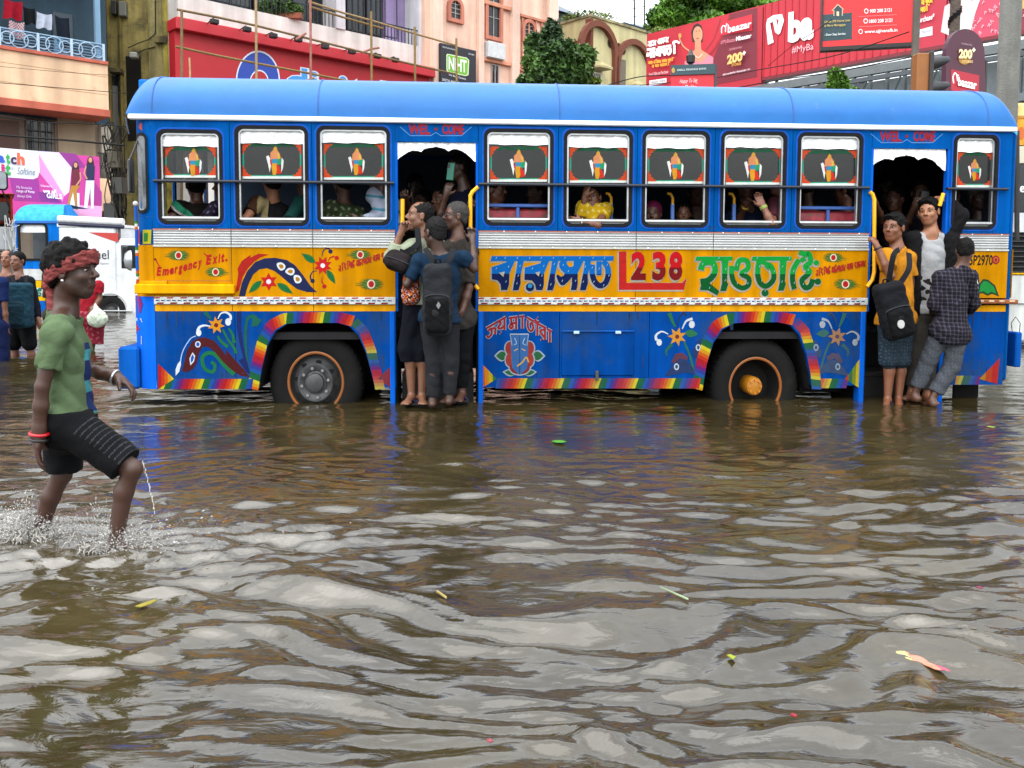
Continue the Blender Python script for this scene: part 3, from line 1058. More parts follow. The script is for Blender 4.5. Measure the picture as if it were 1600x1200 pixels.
 for f_ in FEET:
  fo = fo + 0.9 * np.exp(-(((V[:, 0] - f_.x) / 0.22) ** 2 + ((V[:, 1] - f_.y) / 0.14) ** 2))
 fo = np.clip(fo, 0, 1)
 a = me.attributes.new('foam', 'FLOAT', 'POINT')
 a.data.foreach_set('value', fo.astype(np.float32))
 me.materials.append(m)
 o = bpy.data.objects.new('water', me)
 COL.objects.link(o)
 o['kind'] = 'structure'
 return o
water()
_g = MB()
_g.box(-400, 400, -20, 400, -0.6, -0.45, C('#3d3a36'))
_g.build('road', mat('asphalt', 0.9, noise=(20, 0.3)), kind='structure')
# ------------------------------------------------------------------ the painted bus
BLUE, YEL, SILV = C('#00498e'), C('#ae7502'), C('#c9cac8')
_p = at(900, 415, 7.5)
BYAW = R(3.7)
_o = _p - Vector((math.cos(BYAW), math.sin(BYAW), 0)) * 3.93
FB_ = Frame(_o.x, _o.y, BYAW)
S = lambda px, py, y=0.0: FB_.pl(px, py, y)
bus = thing('painted_bus', 'crowded blue and yellow hand painted city bus standing across the flooded street', 'bus', FB_)
bpy.context.view_layer.update()
def zr(pl_, pr_):      # a height read at the left (x=240) and right (x=1570) ends of the bus
 return (S(240, pl_)[1] + S(1570, pr_)[1]) / 2
Z_GT, Z_GB = zr(179, 199), zr(186, 207)
Z_W, Z_S0, Z_S1 = zr(357, 364), zr(358, 364), zr(383, 389)
Z_Y1, Z_T0, Z_T1, Z_B0 = zr(463, 466), zr(463, 466), zr(475, 477), zr(486, 487)
Z_K = (S(245, 608)[1] + S(1340, 602)[1]) / 2
Z_RAIL = zr(281, 296)
W_ = 2.35                       # width of the bus
X0, X1 = S(240, 400)[0], S(1575, 400)[0]
XL = S(203, 400)[0]
DOORS = [(S(618, 400)[0], S(747, 400)[0]), (S(1357, 400)[0], S(1479, 400)[0])]
SEG = [(X0, DOORS[0][0]), (DOORS[0][1], DOORS[1][0]), (DOORS[1][1], X1)]
WIN = [(248, 347, 203, 350), (369, 481, 197, 352), (496, 609, 198, 351), (756, 865, 202, 352), (880, 989, 204, 354), (1002, 1109, 205, 355), (1124, 1230, 206, 356), (1243, 1349, 208, 357), (1485, 1561, 211, 358)]
def wrect(w, grow=0):
 x0, z0 = S(w[0], w[3])
 x1, z1 = S(w[1], w[2])
 return x0 - grow, x1 + grow, z0 - grow, z1 + grow
def zc(py, px=800): return S(px, py)[1]
# window panels (with real openings), seam gaps between the sheets
def upper(xa, xb, wins):
 mb = MB()
 holes = [rrect(*wrect(w, -0.006), 0.045) for w in wins]
 mb.plate([(xa, Z_W), (xb, Z_W), (xb, Z_GB), (xa, Z_GB)], holes, 0, 0.05, BLUE)
 mb.build('window_panel', M_BUS, bus)
sm = [S(360, 300)[0], S(488, 300)[0]]
g_ = 0.0025
upper(SEG[0][0], sm[0] - g_, [WIN[0]])
upper(sm[0] + g_, sm[1] - g_, [WIN[1]])
upper(sm[1] + g_, SEG[0][1], [WIN[2]])
mids = [SEG[1][0]] + [S(x, 300)[0] for x in (872, 995, 1116, 1237)] + [SEG[1][1]]
for i in range(5): upper(mids[i] + g_, mids[i + 1] - g_, [WIN[3 + i]])
upper(SEG[2][0], SEG[2][1], [WIN[8]])
ztop = S(680, 222)[1]; zt2 = S(1418, 232)[1]
for (a, b), zt in zip(DOORS, (ztop, zt2)):
 mb = MB(); mb.box(a + g_, b - g_, 0, 0.05, zt, Z_GB, BLUE); mb.build('door_header', M_BUS, bus)
# silver ribbed strip, yellow belt, dashed trim, lower skirt
def seg_loop():
 return [(SEG[0][0], sm[0]), (sm[0], sm[1]), (sm[1], SEG[0][1]), (SEG[1][0], mids[2]), (mids[2], mids[3]), (mids[3], SEG[1][1]), (SEG[2][0], SEG[2][1])]
for a, b in seg_loop():
 a += g_; b -= g_
 mb = MB()
 H = Z_S0 - Z_S1
 mb.box(a, b, 0.0, 0.04, Z_S1, Z_S0 - 0.002, C('#8f9090'))
 for k in range(6):
  z0 = Z_S1 + H * (0.07 + k * 0.155)
  mb.bbox(a, b, -0.010, 0.001, z0, z0 + H * 0.105, C('#b6b8b8'), 0.004)
 mb.build('ribbed_strip', mat('ribbed_metal', 0.42, 0.45, noise=(5, 0.12), bump=(30, 0.0008), wear=(5, C('#7a7468'), 0.6, 0.5)), bus)
 mb = MB()
 mb.box(a, b, -0.014, -0.0105, Z_S0 - 0.012, Z_S0 - 0.004, C('#9a4a3c'))
 mb.box(a, b, -0.014, 0.0, Z_S1 - 0.016, Z_S1 - 0.001, C('#a7aaa2'))
 x = a + 0.1
 while x < b:
  mb.ball((x, -0.0145, Z_S1 - 0.008), 0.007, C('#e8e8e8'), 6, 4)
  mb.ball((x + 0.12, -0.0145, Z_S0 - 0.008), 0.006, C('#e8e8e8'), 6, 4)
  x += 0.27
 mb.build('strip_beading', M_PMET, bus, smooth=True)
for a, b in seg_loop():
 mb = MB(); mb.box(a + g_, b - g_, -0.003, 0.04, Z_Y1, Z_S1 - 0.0165, YEL)
 mb.box(a + g_, b - g_, -0.0028, 0.04, Z_B0, Z_T1 - 0.002, C('#c98d10')); mb.build('yellow_panel', M_BUS, bus)
for a, b in SEG[:2]:
 mb = MB()
 mb.bbox(a, b, -0.022, 0.0, Z_T1, Z_T0 - 0.001, C('#d9dad6'), 0.004)
 y = -0.0225
 h_ = (Z_T0 - Z_T1)
 x, k = a, 0
 while x < b - 0.05:
  mb.add([(x, y, Z_T0 - 0.004), (x + 0.055, y, Z_T0 - 0.004), (x + 0.045, y, Z_T0 - h_ * 0.24), (x - 0.006, y, Z_T0 - h_ * 0.24)], [(0, 1, 2, 3)], C('#a3201c'))
  x += 0.11
 x = a + 0.03
 while x < b - 0.05:
  mb.add([(x, y, Z_T1 + h_ * 0.26), (x + 0.055, y, Z_T1 + h_ * 0.26), (x + 0.047, y, Z_T1 + 0.004), (x - 0.01, y, Z_T1 + 0.004)], [(0, 1, 2, 3)], C('#7e1714'))
  x += 0.11
 x = a + 0.015
 while x < b - 0.03:
  mb.add([(x, y, Z_T1 + h_ * 0.58), (x + 0.026, y, Z_T1 + h_ * 0.58), (x + 0.026, y, Z_T1 + h_ * 0.42), (x, y, Z_T1 + h_ * 0.42)], [(0, 1, 2, 3)], C('#1e3f7a'))
  mb.add([(x + 0.030, y, Z_T1 + h_ * 0.66), (x + 0.036, y, Z_T1 + h_ * 0.66), (x + 0.032, y, Z_T1 + h_ * 0.34), (x + 0.026, y, Z_T1 + h_ * 0.34)], [(0, 1, 2, 3)], C('#4fb0b8'))
  x += 0.045
 mb.build('dashed_trim', M_ART, bus)
mb = MB()
tz = S(1540, 471)[1]
mb.bbox(S(1505, 470)[0], S(1586, 470)[0], -0.05, -0.003, tz - 0.02, tz + 0.018, C('#7c4218'), 0.006)
for k in range(5): mb.box(S(1508 + k * 16, 470)[0], S(1516 + k * 16, 470)[0], -0.052, -0.05, tz + 0.0, tz + 0.012, C('#b9a98a'))
mb.build('rubbing_rail', M_WOOD, bus)
ARCH1 = [(403, 609), (409, 575), (418, 540), (431, 517), (449, 506), (470, 504), (526, 504), (546, 510), (560, 524), (572, 552), (581, 585), (586, 609)]
ARCH2 = [(1097, 609), (1104, 570), (1115, 535), (1129, 515), (1148, 505), (1170, 503), (1214, 503), (1235, 508), (1249, 524), (1260, 556), (1266, 585), (1268, 609)]
M_SKIRT = mat('skirt_paint', 0.55, spec=.03, noise=(1.2, 0.22), bump=(4, 0.005), wear=(1.6, C('#243a54'), 0.47, 0.6), streak=(8, 0.35))
def skirt(xa, xb, arch=None, zb=None):
 zb = Z_K if zb is None else zb
 out = [(xa, Z_B0), (xa, zb)]
 if arch: out += [(S(*p)[0], max(S(*p)[1], zb)) for p in arch]
 out += [(xb, zb), (xb, Z_B0)]
 mb = MB(); mb.plate(out, [], 0, 0.04, C('#003a80')); mb.build('skirt_panel', M_SKIRT, bus)
skirt(SEG[0][0], S(368, 550)[0] - g_)
skirt(S(368, 550)[0] + g_, SEG[0][1], ARCH1)
hx0, hx1 = S(874, 550)[0], S(990, 550)[0]
skirt(SEG[1][0], hx0 - g_); skirt(hx0 + g_, S(1014, 550)[0] - g_)
skirt(S(1014, 550)[0] + g_, SEG[1][1], ARCH2)
skirt(S(1467, 550)[0], SEG[2][1])
mb = MB(); zt = S(930, 516)[1]
mb.bbox(hx0 + 0.02, hx1, -0.012, 0, Z_K + 0.1, zt, C('#003a80'), 0.005)
mb.bbox(hx0 + 0.02, hx1, -0.026, -0.0125, zt - 0.016, zt, C('#0a4a98'), 0.004)
hatch = mb.build('luggage_hatch', M_SKIRT, bus)
for px in (900, 965):
 mb = MB(); x = S(px, 518)[0]
 mb.bbox(x - 0.025, x + 0.025, -0.04, -0.0265, zt - 0.03, zt - 0.004, C('#9bb6cc'), 0.004); mb.build('hinge', M_PMET, hatch)
mb = MB(); x = S(932, 590)[0]
mb.bbox(x - 0.014, x + 0.014, -0.035, -0.0125, Z_K + 0.06, S(932, 579)[1], C('#3b3a38'), 0.004); mb.build('latch', M_PMET, hatch)
# door posts hanging below the skirt
for px, w, yb in ((614, 9, 640), (751, 9, 640), (1344, 8, 640), (1467, 9, 636)):
 mb = MB(); x, zb = S(px, yb)
 mb.bbox(x - 0.022, x + 0.022, -0.012, 0.10, zb - 0.1, Z_B0, C('#0b58bd'), 0.006); mb.build('door_post', M_BUS, bus)
for k, (a, b) in enumerate(DOORS):
 for xx, sgn in ((a, 1), (b, -1)):
  mb = MB()
  mb.box(xx, xx + sgn * 0.02, 0.003, 0.06, Z_B0, (ztop, zt2)[k], C('#0b52b4')); mb.build('door_jamb', M_BUS, bus)
mb = MB()
for (a, b) in SEG:
 for zz in (Z_W + .022, Z_GB - .045):
  for x in np.arange(a + .05, b, .13): mb.ball((x, -.001, zz), .0055, C('#0a4c90'), 6, 4)
 for zz in (Z_B0 - .05, Z_K + .13):
  for x in np.arange(a + .04, b, .17):
   if abs(x - S(494, 600)[0]) > .6 and abs(x - S(1180, 600)[0]) > .6: mb.ball((x, -.001, zz), .005, C('#0c4888'), 6, 4)
mb.build('rivets', M_BUS, bus, kind='stuff')
r_ = random.Random(21)
A2 = []
mb = MB()
for k in range(230):
 a, b = SEG[r_.choice([0, 0, 1, 1, 1, 2])]
 x = r_.uniform(a + .03, b - .03); low = k % 3
 if abs(x - S(494, 600)[0]) < .5 or abs(x - S(1180, 600)[0]) < .5: low = 0
 z1 = {0: Z_W + .05, 1: Z_B0 - .01, 2: Z_K + r_.uniform(.08, .3)}[low]; l = r_.uniform(.03, .16) if low else r_.uniform(.02, .06); w = r_.uniform(.0015, .005)
 z1 = max(z1, Z_K + l); mb.add([(x - w, -.0011, z1), (x + w, -.0011, z1), (x + w * .3, -.0011, z1 - l), (x - w * .3, -.0011, z1 - l)], [(0, 3, 2, 1)], C(r_.choice(['#24303c', '#1b2c48', '#3c3a30'])))
mb.build('dirt_streaks', M_ART, bus, kind='stuff')
# roof: five sheets on a rounded crown
ROOF_H = S(800, 139)[1] - 0.0
RH = (at(800, 139, 8.1).z + 0.02) - Z_GT
def roof_pt(x, v):
 a = abs(2 * v / W_ - 1)
 h = RH * (1 - a ** 5) ** (1 / 2.5)
 e0, e1 = x - XL - 0.0, X1 + 0.03 - x
 e = min(e0, e1)
 Re = 0.16
 if e < Re: h *= math.sqrt(max(0.0, 1 - ((Re - e) / Re) ** 2))
 return h
seams = [XL, S(237, 160)[0], S(497, 160)[0], S(875, 160)[0], S(1240, 160)[0], S(1545, 160)[0], X1 + 0.03]
vv = [W_ * (0.5 - 0.5 * math.cos(math.pi * i / 40)) for i in range(41)]
for a, b in zip(seams[:-1], seams[1:]):
 mb = MB()
 n = 24
 end = a == seams[0] or b == seams[-1]
 L = b - a
 xs = [a + L * i / n for i in range(n + 1)]
 if a == seams[0]: xs = [a + L * (1 - math.cos(math.pi / 2 * i / n)) for i in range(n + 1)]
 if b == seams[-1]: xs = [a + L * math.sin(math.pi / 2 * i / n) for i in range(n + 1)]
 xs[0] += 0.002; xs[-1] -= 0.002
 vs_ = [(x, -0.01 + v * (W_ + 0.02) / W_, Z_GT + roof_pt(x, v)) for x in xs for v in vv]
 m_ = len(vv)
 fs = [(i * m_ + j, i * m_ + j + 1, (i + 1) * m_ + j + 1, (i + 1) * m_ + j) for i in range(n) for j in range(m_ - 1)]
 mb.add(vs_, fs, C('#045a9c'))
 mb.build('roof_panel', mat('roof_paint', 0.38, spec=.3, noise=(1.6, 0.13), bump=(2.2, 0.016), wear=(3, C('#8a9099'), 0.62, 0.35), coat=0.06), bus, smooth='all')
for x in seams[1:-1]:
 mb = MB()
 pts = [(x, -0.01 + v * (W_ + 0.02) / W_, Z_GT + roof_pt(x, v) + 0.003) for v in vv]
 mb.tube(pts, 0.006, C('#1d4f8c'), 5); mb.build('roof_seam', M_PMET, bus)
mb = MB()
mb.bbox(XL + 0.02, X1 + 0.02, -0.03, 0.03, Z_GB, Z_GT, C('#d9dee2'), 0.008)
mb.build('rain_gutter', M_PMET, bus)
mb = MB(); mb.box(X0, X1, 0.005, 0.04, Z_GB - 0.03, Z_GT, C('#0a3a7c')); mb.box(XL + .1, X1, W_ - .05, W_ - .01, Z_GB - .03, Z_GT, C('#0a3a7c')); mb.build('cant_rail', M_BUS, bus)
# ceiling (seen through the doors) and inner shell
mb = MB()
mb.box(XL + 0.15, X1, 0.05, W_ - 0.05, Z_GT - 0.02, Z_GT + 0.01, C('#7a7c7c')); mb.build('ceiling', M_DARK, bus)
zf = 0.62
mb = MB()
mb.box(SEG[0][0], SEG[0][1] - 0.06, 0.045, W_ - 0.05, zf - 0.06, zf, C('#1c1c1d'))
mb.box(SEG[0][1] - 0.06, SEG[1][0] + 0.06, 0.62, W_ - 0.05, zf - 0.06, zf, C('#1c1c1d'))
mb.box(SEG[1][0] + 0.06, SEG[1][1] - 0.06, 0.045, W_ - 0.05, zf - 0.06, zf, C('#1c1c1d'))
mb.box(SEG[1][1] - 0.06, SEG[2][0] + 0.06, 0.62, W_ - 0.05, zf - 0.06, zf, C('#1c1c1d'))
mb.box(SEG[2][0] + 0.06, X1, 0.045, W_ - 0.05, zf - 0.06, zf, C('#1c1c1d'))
mb.build('cabin_floor', M_DARK, bus)
zs_ = [S(690, 632, 0.1)[1], S(1400, 628, 0.1)[1]]
for k, (a, b) in enumerate(DOORS):
 mb = MB()
 mb.bbox(a + 0.03, b - 0.03, 0.03, 0.33, zs_[k] - 0.05, zs_[k], C('#2a2a29'), 0.008)
 mb.build('door_step', M_PMET, bus)
 mb = MB(); mb.bbox(a + 0.03, b - 0.03, 0.33, 0.66, zs_[k] + 0.2, zs_[k] + 0.25, C('#222222'), 0.008)
 mb.box(a + 0.03, b - 0.03, 0.34, 0.36, zs_[k] - 0.04, zs_[k] + 0.199, C('#151515'))
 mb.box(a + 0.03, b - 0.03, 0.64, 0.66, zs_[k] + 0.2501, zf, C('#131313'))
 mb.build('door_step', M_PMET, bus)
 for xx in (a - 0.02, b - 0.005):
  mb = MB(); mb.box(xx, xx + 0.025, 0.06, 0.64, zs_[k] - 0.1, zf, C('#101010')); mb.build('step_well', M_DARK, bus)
 # folded-back door leaf behind the jamb
# far side of the cabin: one solid wall, its windows left out so the cabin stays dark
mb = MB()
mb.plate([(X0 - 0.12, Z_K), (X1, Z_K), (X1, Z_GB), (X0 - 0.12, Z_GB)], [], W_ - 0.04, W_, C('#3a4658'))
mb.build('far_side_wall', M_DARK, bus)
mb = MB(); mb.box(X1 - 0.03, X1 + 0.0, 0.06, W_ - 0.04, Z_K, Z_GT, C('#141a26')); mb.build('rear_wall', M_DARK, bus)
# underframe
mb = MB()
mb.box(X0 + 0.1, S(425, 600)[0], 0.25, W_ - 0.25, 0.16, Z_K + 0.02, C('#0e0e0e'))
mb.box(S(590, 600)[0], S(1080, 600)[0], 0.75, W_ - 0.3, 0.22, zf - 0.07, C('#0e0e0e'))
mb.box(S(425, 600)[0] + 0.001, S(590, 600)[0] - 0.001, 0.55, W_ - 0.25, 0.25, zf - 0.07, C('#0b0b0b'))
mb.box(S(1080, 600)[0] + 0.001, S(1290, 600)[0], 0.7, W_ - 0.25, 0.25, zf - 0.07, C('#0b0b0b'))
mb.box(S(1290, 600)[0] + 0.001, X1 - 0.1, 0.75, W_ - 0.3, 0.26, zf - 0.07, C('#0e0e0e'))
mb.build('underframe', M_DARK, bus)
# wheel-arch liners
for arch in (ARCH1, ARCH2):
 mb = MB()
 pts = [S(*p) for p in arch]
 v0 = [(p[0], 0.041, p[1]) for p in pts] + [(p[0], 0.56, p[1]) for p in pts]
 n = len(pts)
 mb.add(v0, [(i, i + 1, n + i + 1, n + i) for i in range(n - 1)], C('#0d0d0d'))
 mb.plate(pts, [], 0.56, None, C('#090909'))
 mb.build('wheel_housing', M_DARK, bus)
mb = MB()
xs0, xs1 = S(1268, 600)[0], S(1334, 600)[0]
for k in range(4):
 mb.tube([(xs0, 0.3, 0.09 + k * 0.045), (xs1, 0.3, 0.09 + k * 0.045)], 0.02, C('#171717'), 8)
mb.box(xs0, xs1, 0.26, 0.34, 0.05, 0.25, C('#0c0c0c')); mb.build('battery_cradle', M_RUB, bus)
mb = MB(); mb.bbox(S(1521, 600)[0], S(1561, 600)[0], 0.3, 0.33, -0.02, Z_K + 0.06, C('#0a0a0a'), 0.004); mb.build('mud_flap', M_RUB, bus)
# wheels
def wheel(pc, y0, front):
 (cx, cz) = S(*pc, 0.12)
 rt = 0.445
 w = bpy.data.objects.new('wheel', None); COL.objects.link(w); w.parent = bus
 w.location = (cx, y0, cz)
 sx = 0.9
 mb = MB()
 prof = [(0.26, 0.02), (0.27, 0.0), (0.30, -0.012), (0.36, -0.01), (0.40, 0.0), (rt - 0.012, 0.02), (rt, 0.045), (rt, 0.22), (rt - 0.012, 0.25), (0.38, 0.27), (0.26, 0.26)]
 mb.lathe_y(0, 0, prof, C('#0b0b0a'), 48, sx)
 for k in range(48):
  t = 2 * math.pi * k / 48
  c_, s_ = math.cos(t) * sx, math.sin(t)
  for yy in (0.03, 0.13):
   mb.tube([(c_ * (rt - 0.006), yy, s_ * (rt - 0.006)), (c_ * (rt + 0.004), yy + 0.07, s_ * (rt + 0.004))], 0.008, C('#121110'), 4)
 mb.build('tyre', M_RUB, w, smooth=True)
 mb = MB()
 mb.lathe_y(0, 0, [(0.262, -0.004), (0.272, 0.0), (0.272, 0.012), (0.256, 0.02), (0.245, 0.012), (0.25, -0.002), (0.262, -0.004)], C('#7c440c'), 40, sx)
 mb.build('rim_ring', M_PMET, w, smooth=True)
 mb = MB()
 if front:
  mb.lathe_y(0, 0, [(0.25, 0.02), (0.235, 0.06), (0.215, 0.05), (0.19, 0.0), (0.165, -0.03), (0.15, -0.032), (0.10, -0.006), (0.085, -0.01), (0.08, -0.045), (0.055, -0.055), (0.001, -0.056)], C('#3c3d3e'), 40, sx)
  mb.build('rim', mat('rim_paint', 0.45, 0.3, noise=(8, 0.3), wear=(9, C('#2a2826'), 0.5, 0.8)), w, smooth=True)
  mb = MB()
  for k in range(8):
   t = 2 * math.pi * k / 8 + 0.2
   mb.tube([(0.128 * math.cos(t) * sx, 0.0, 0.128 * math.sin(t)), (0.128 * math.cos(t) * sx, -0.045, 0.128 * math.sin(t))], 0.014, C('#8a8b8b'), 6)
  mb.build('wheel_nuts', M_METAL, w)
  mb = MB()
  for k in range(8):
   t = 2 * math.pi * (k + 0.5) / 8 + 0.2
   q = [(0.185 * math.cos(t + e) * sx + 0.028 * math.cos(u) * sx, 0.185 * math.sin(t + e) + 0.018 * math.sin(u)) for e in (0,) for u in [2 * math.pi * i / 10 for i in range(10)]]
   mb.plate(q, [], -0.034 if k < 0 else -0.022, None, C('#0a0a0a'))
  mb.build('vent_holes', M_DARK, w)
 else:
  mb.lathe_y(0, 0, [(0.25, 0.02), (0.24, 0.12), (0.20, 0.20), (0.12, 0.215), (0.001, 0.216)], C('#121212'), 40, sx)
  mb.build('rim', M_RUB, w, smooth=True)
  mb = MB()
  mb.lathe_y(0, 0, [(0.085, 0.215), (0.085, 0.04), (0.075, 0.02), (0.03, 0.01), (0.001, 0.009)], C('#9c640c'), 24, sx)
  for k in range(8):
   t = 2 * math.pi * k / 8
   mb.tube([(0.06 * math.cos(t) * sx, 0.03, 0.06 * math.sin(t)), (0.06 * math.cos(t) * sx, 0.0, 0.06 * math.sin(t))], 0.009, C('#b06a10'), 6)
  mb.build('hub', M_PMET, w, smooth=True)
 for yy in (W_ - 0.42,):
  mb = MB(); mb.lathe_y(0, 0, [(0.001, 0), (0.26, 0.0), (0.36, -0.01), (rt, 0.045), (rt, 0.22), (0.36, 0.27), (0.001, 0.26)], C('#101010'), 32, sx)
  q = mb.build('tyre', M_RUB, bus, smooth=True); q.location = (cx, yy, cz)
wheel((494, 597), 0.10, True)
wheel((1179, 604), 0.10, False)
# windows
FIG = [('#c9982e', [(-3, -21), (0, -25), (3, -22), (4, -14), (0, -10), (-4, -14)]), ('#d58a5a', [(-8, -14), (-4, -18), (4, -18), (8, -12), (9, -4), (-8, -3)]),
       ('#c4b84a', [(3, -15), (8, -10), (10, -2), (6, -2)]), ('#d8441c', [(7, -12), (11, -5), (9, -2)]), ('#e6e4e2', [(-15, -8), (-11, -10), (-8, -4), (-7, 6), (-9, 18), (-11, 8), (-13, 0)]),
       ('#2f86a8', [(-6, -4), (4, -4), (4, 4), (-6, 4)]), ('#1f8f62', [(3, -3), (11, -6), (11, 4), (4, 6)]), ('#e4e2df', [(11, -6), (14, -2), (13, 10), (10, 19), (10, 4)]),
       ('#cf9320', [(-7, 3), (3, 3), (4, 12), (1, 22), (-4, 22)]), ('#cc2b12', [(2, 4), (7, 8), (11, 19), (3, 21)]), ('#b52418', [(-9, -4), (-6, -2), (-5, 8), (-8, 5)])]
def window(w, idx):
 o = bpy.data.objects.new('window', None); COL.objects.link(o); o.parent = bus
 x0, x1, z0, z1 = wrect(w)
 mb = MB()
 mb.plate(rrect(x0, x1, z0, z1, 0.065, 7), [rrect(x0 + 0.028, x1 - 0.028, z0 + 0.028, z1 - 0.028, 0.045, 7)], -0.012, 0.03, C('#0e1013'))
 mb.plate(rrect(x0 - .016, x1 + .016, z0 - .016, z1 + .016, 0.075, 7), [rrect(x0 - .0005, x1 + .0005, z0 - .0005, z1 + .0005, 0.065, 7)], -0.004, None, C('#0c4aa4'))
 mb.build('rubber_frame', M_RUB, o)
 mb = MB()
 xi0, xi1, zi0, zi1 = x0 + 0.029, x1 - 0.029, z0 + 0.029, z1 - 0.029
 mb.plate(rrect(xi0, xi1, zi0, zi1, 0.044, 7), [rrect(xi0 + 0.014, xi1 - 0.014, zi0 + 0.02, zi1 - 0.014, 0.03, 7)], 0.004, 0.04, C('#a9acad'))
 mb.build('window_frame', M_METAL, o)
 # sliding pane in the upper half with its painted border
 pc = (w[0] + w[1]) / 2
 zr_ = Z_RAIL + 0.008
 mb = MB(); mb.plate([(xi0 + 0.012, zr_), (xi1 - 0.012, zr_), (xi1 - 0.012, zi1 - 0.02), (xi0 + 0.012, zi1 - 0.02)], [], 0.042, 0.046, C('#333333')); mb.build('pane', M_GLASS, o)
 yt = w[2] + 27; yb = 277 + (pc - 295) * 0.0125
 A_ = Art(FB_, 0.0405, 0.00005)
 xa, xb = w[0] + 10, w[1] - 10
 A_.poly([(xa, yt), (xb, yt), (xb, yt + 5), (xa, yt + 5)], C('#0c5236'))
 A_.poly([(xa, yt + 3), (xa + 2.6, yt + 3), (xa + 2.6, yb - 3), (xa, yb - 3)], C('#2f9c7c'))
 A_.poly([(xb - 2.6, yt + 3), (xb, yt + 3), (xb, yb - 3), (xb - 2.6, yb - 3)], C('#2f9c7c'))
 A_.poly([(xa, yb - 5), (xb, yb - 5), (xb, yb - 3), (xa, yb - 3)], C('#2f9c7c'))
 A_.poly([(xa, yb - 3.2), (xb, yb - 3.2), (xb, yb + 0.5), (xa, yb + 0.5)], C('#e4ece6'))
 for sx_, ox in ((1, xa), (-1, xb)):
  for sy_, oy in ((1, yt), (-1, yb - 3)):
   K_ = [(0, 0), (14, 0), (12, 3), (9, 3), (8, 6), (5, 7), (5, 11), (2.6, 12), (2, 16), (0, 17)]
   A_.poly([(ox + sx_ * a, oy + sy_ * b) for a, b in K_], C('#d1481a'))
 sc_ = (0.92 + .03 * math.sin(idx * 2.3) if w[1] - w[0] > 90 else 0.72)
 fx, fy = pc + (5 if idx < 3 else 0), (yt + yb) / 2 + 1
 for c_, pts in FIG:
  A_.poly([(fx + a * sc_, fy + b * sc_ * 1.02) for a, b in pts], C(c_))
 A_.build('window_painting', o)
 # frilled silver curtain at the top
 mb = MB()
 yv = 0.05
 za, zb_ = S(pc, w[2] + 4)[1], S(pc, w[2] + 25 + 1.5 * math.sin(idx * 1.7))[1]
 n = 44
 vs_ = []
 for i in range(n + 1):
  x = xi0 - 0.01 + (xi1 - xi0 + 0.02) * i / n
  for j in range(5):
   t = j / 4
   vs_.append((x, yv - 0.022 + 0.005 * math.sin(i * (.3 + .07 * idx) + j * 0.9 + idx * 2) * t + 0.0035 * math.sin(i * .83 + idx * 5 + j * .5), za + (zb_ - za) * (t + 0.03 * math.sin(i * 0.35 + idx) * t)))
 mb.add(vs_, [(i * 5 + j, i * 5 + j + 1, (i + 1) * 5 + j + 1, (i + 1) * 5 + j) for i in range(n) for j in range(4)], C('#e6e8ea'))
 mb.build('silver_valance', M_FOIL, o, smooth='all')
 mb = MB(); mb.tube([(xi0, 0.01, zi0 + 0.02), (xi1, 0.01, zi0 + 0.02)], 0.02, C('#8b8d8d'), 8); mb.build('sill', M_METAL, o)
for i, w in enumerate(WIN): window(w, i)
# guard bar across the windows
for a, b in ((242, 616), (748, 1356), (1477, 1572)):
 mb = MB(); mb.tube([(S(a, 285)[0], -0.035, Z_RAIL - 0.006), (S(b, 285)[0], -0.035, Z_RAIL - 0.006)], 0.0135, C('#0b1420'), 8)
 xx = S(a, 285)[0]
 while xx < S(b, 285)[0]:
  mb.box(xx, xx + 0.012, -0.034, 0.0, Z_RAIL - 0.012, Z_RAIL, C('#0b1420')); xx += (S(b, 285)[0] - S(a, 285)[0] - 0.012) / max(1, round((b - a) / 122)) - 1e-6
 mb.build('guard_bar', M_PMET, bus)
# scalloped silver pelmets over the doors
V1 = [(619, 253), (620, 251), (624, 246), (631, 241), (638, 237), (645, 234.5), (652, 235), (658, 237), (662, 232.5), (670, 230.5), (676, 230), (681, 228.5), (687, 230), (695, 232), (701, 236), (706, 233), (713, 232), (721, 235), (729, 240), (736, 246), (741, 252), (746, 253)]
def pelmet(pts, ytop):
 mb = MB()
 n = 60
 xs = np.linspace(pts[0][0], pts[-1][0], n)
 ys = np.interp(xs, [p[0] for p in pts], [p[1] for p in pts])
 vs_ = []
 for i in range(n):
  for j in range(6):
   x, z = S(xs[i], ytop + (ys[i] - ytop) * j / 5)
   vs_.append((x, 0.02 - 0.008 * math.sin(i * 0.8) * (j / 5) - 0.003 * math.sin(i * 1.9 + j), z))
 mb.add(vs_, [(i * 6 + j, i * 6 + j + 1, (i + 1) * 6 + j + 1, (i + 1) * 6 + j) for i in range(n - 1) for j in range(5)], C('#e9eaec'))
 mb.build('silver_pelmet', M_FOIL, bus, smooth='all')
pelmet(V1, 222)
pelmet([(p[0] * 0.945 + 775, p[1] + 12.5 + (p[0] - 619) * 0.012) for p in V1], 232)
# yellow grab rails
for pts in ([(629, 311), (629, 368)], [(735, 304), (735, 362)], [(735, 432), (738, 440), (747, 452)], [(1359, 300), (1363, 303), (1366, 312), (1366, 425), (1363, 437), (1355, 448)], [(1474, 302), (1468, 322)], [(747, 292), (738, 300), (735, 306)]):
 mb = MB(); mb.tube([(*S(p[0], p[1], -0.01)[:1], -0.01, S(p[0], p[1], -0.01)[1]) for p in pts], 0.017, C('#e6a508'), 8); mb.build('grab_rail', M_PMET, bus, smooth=True)
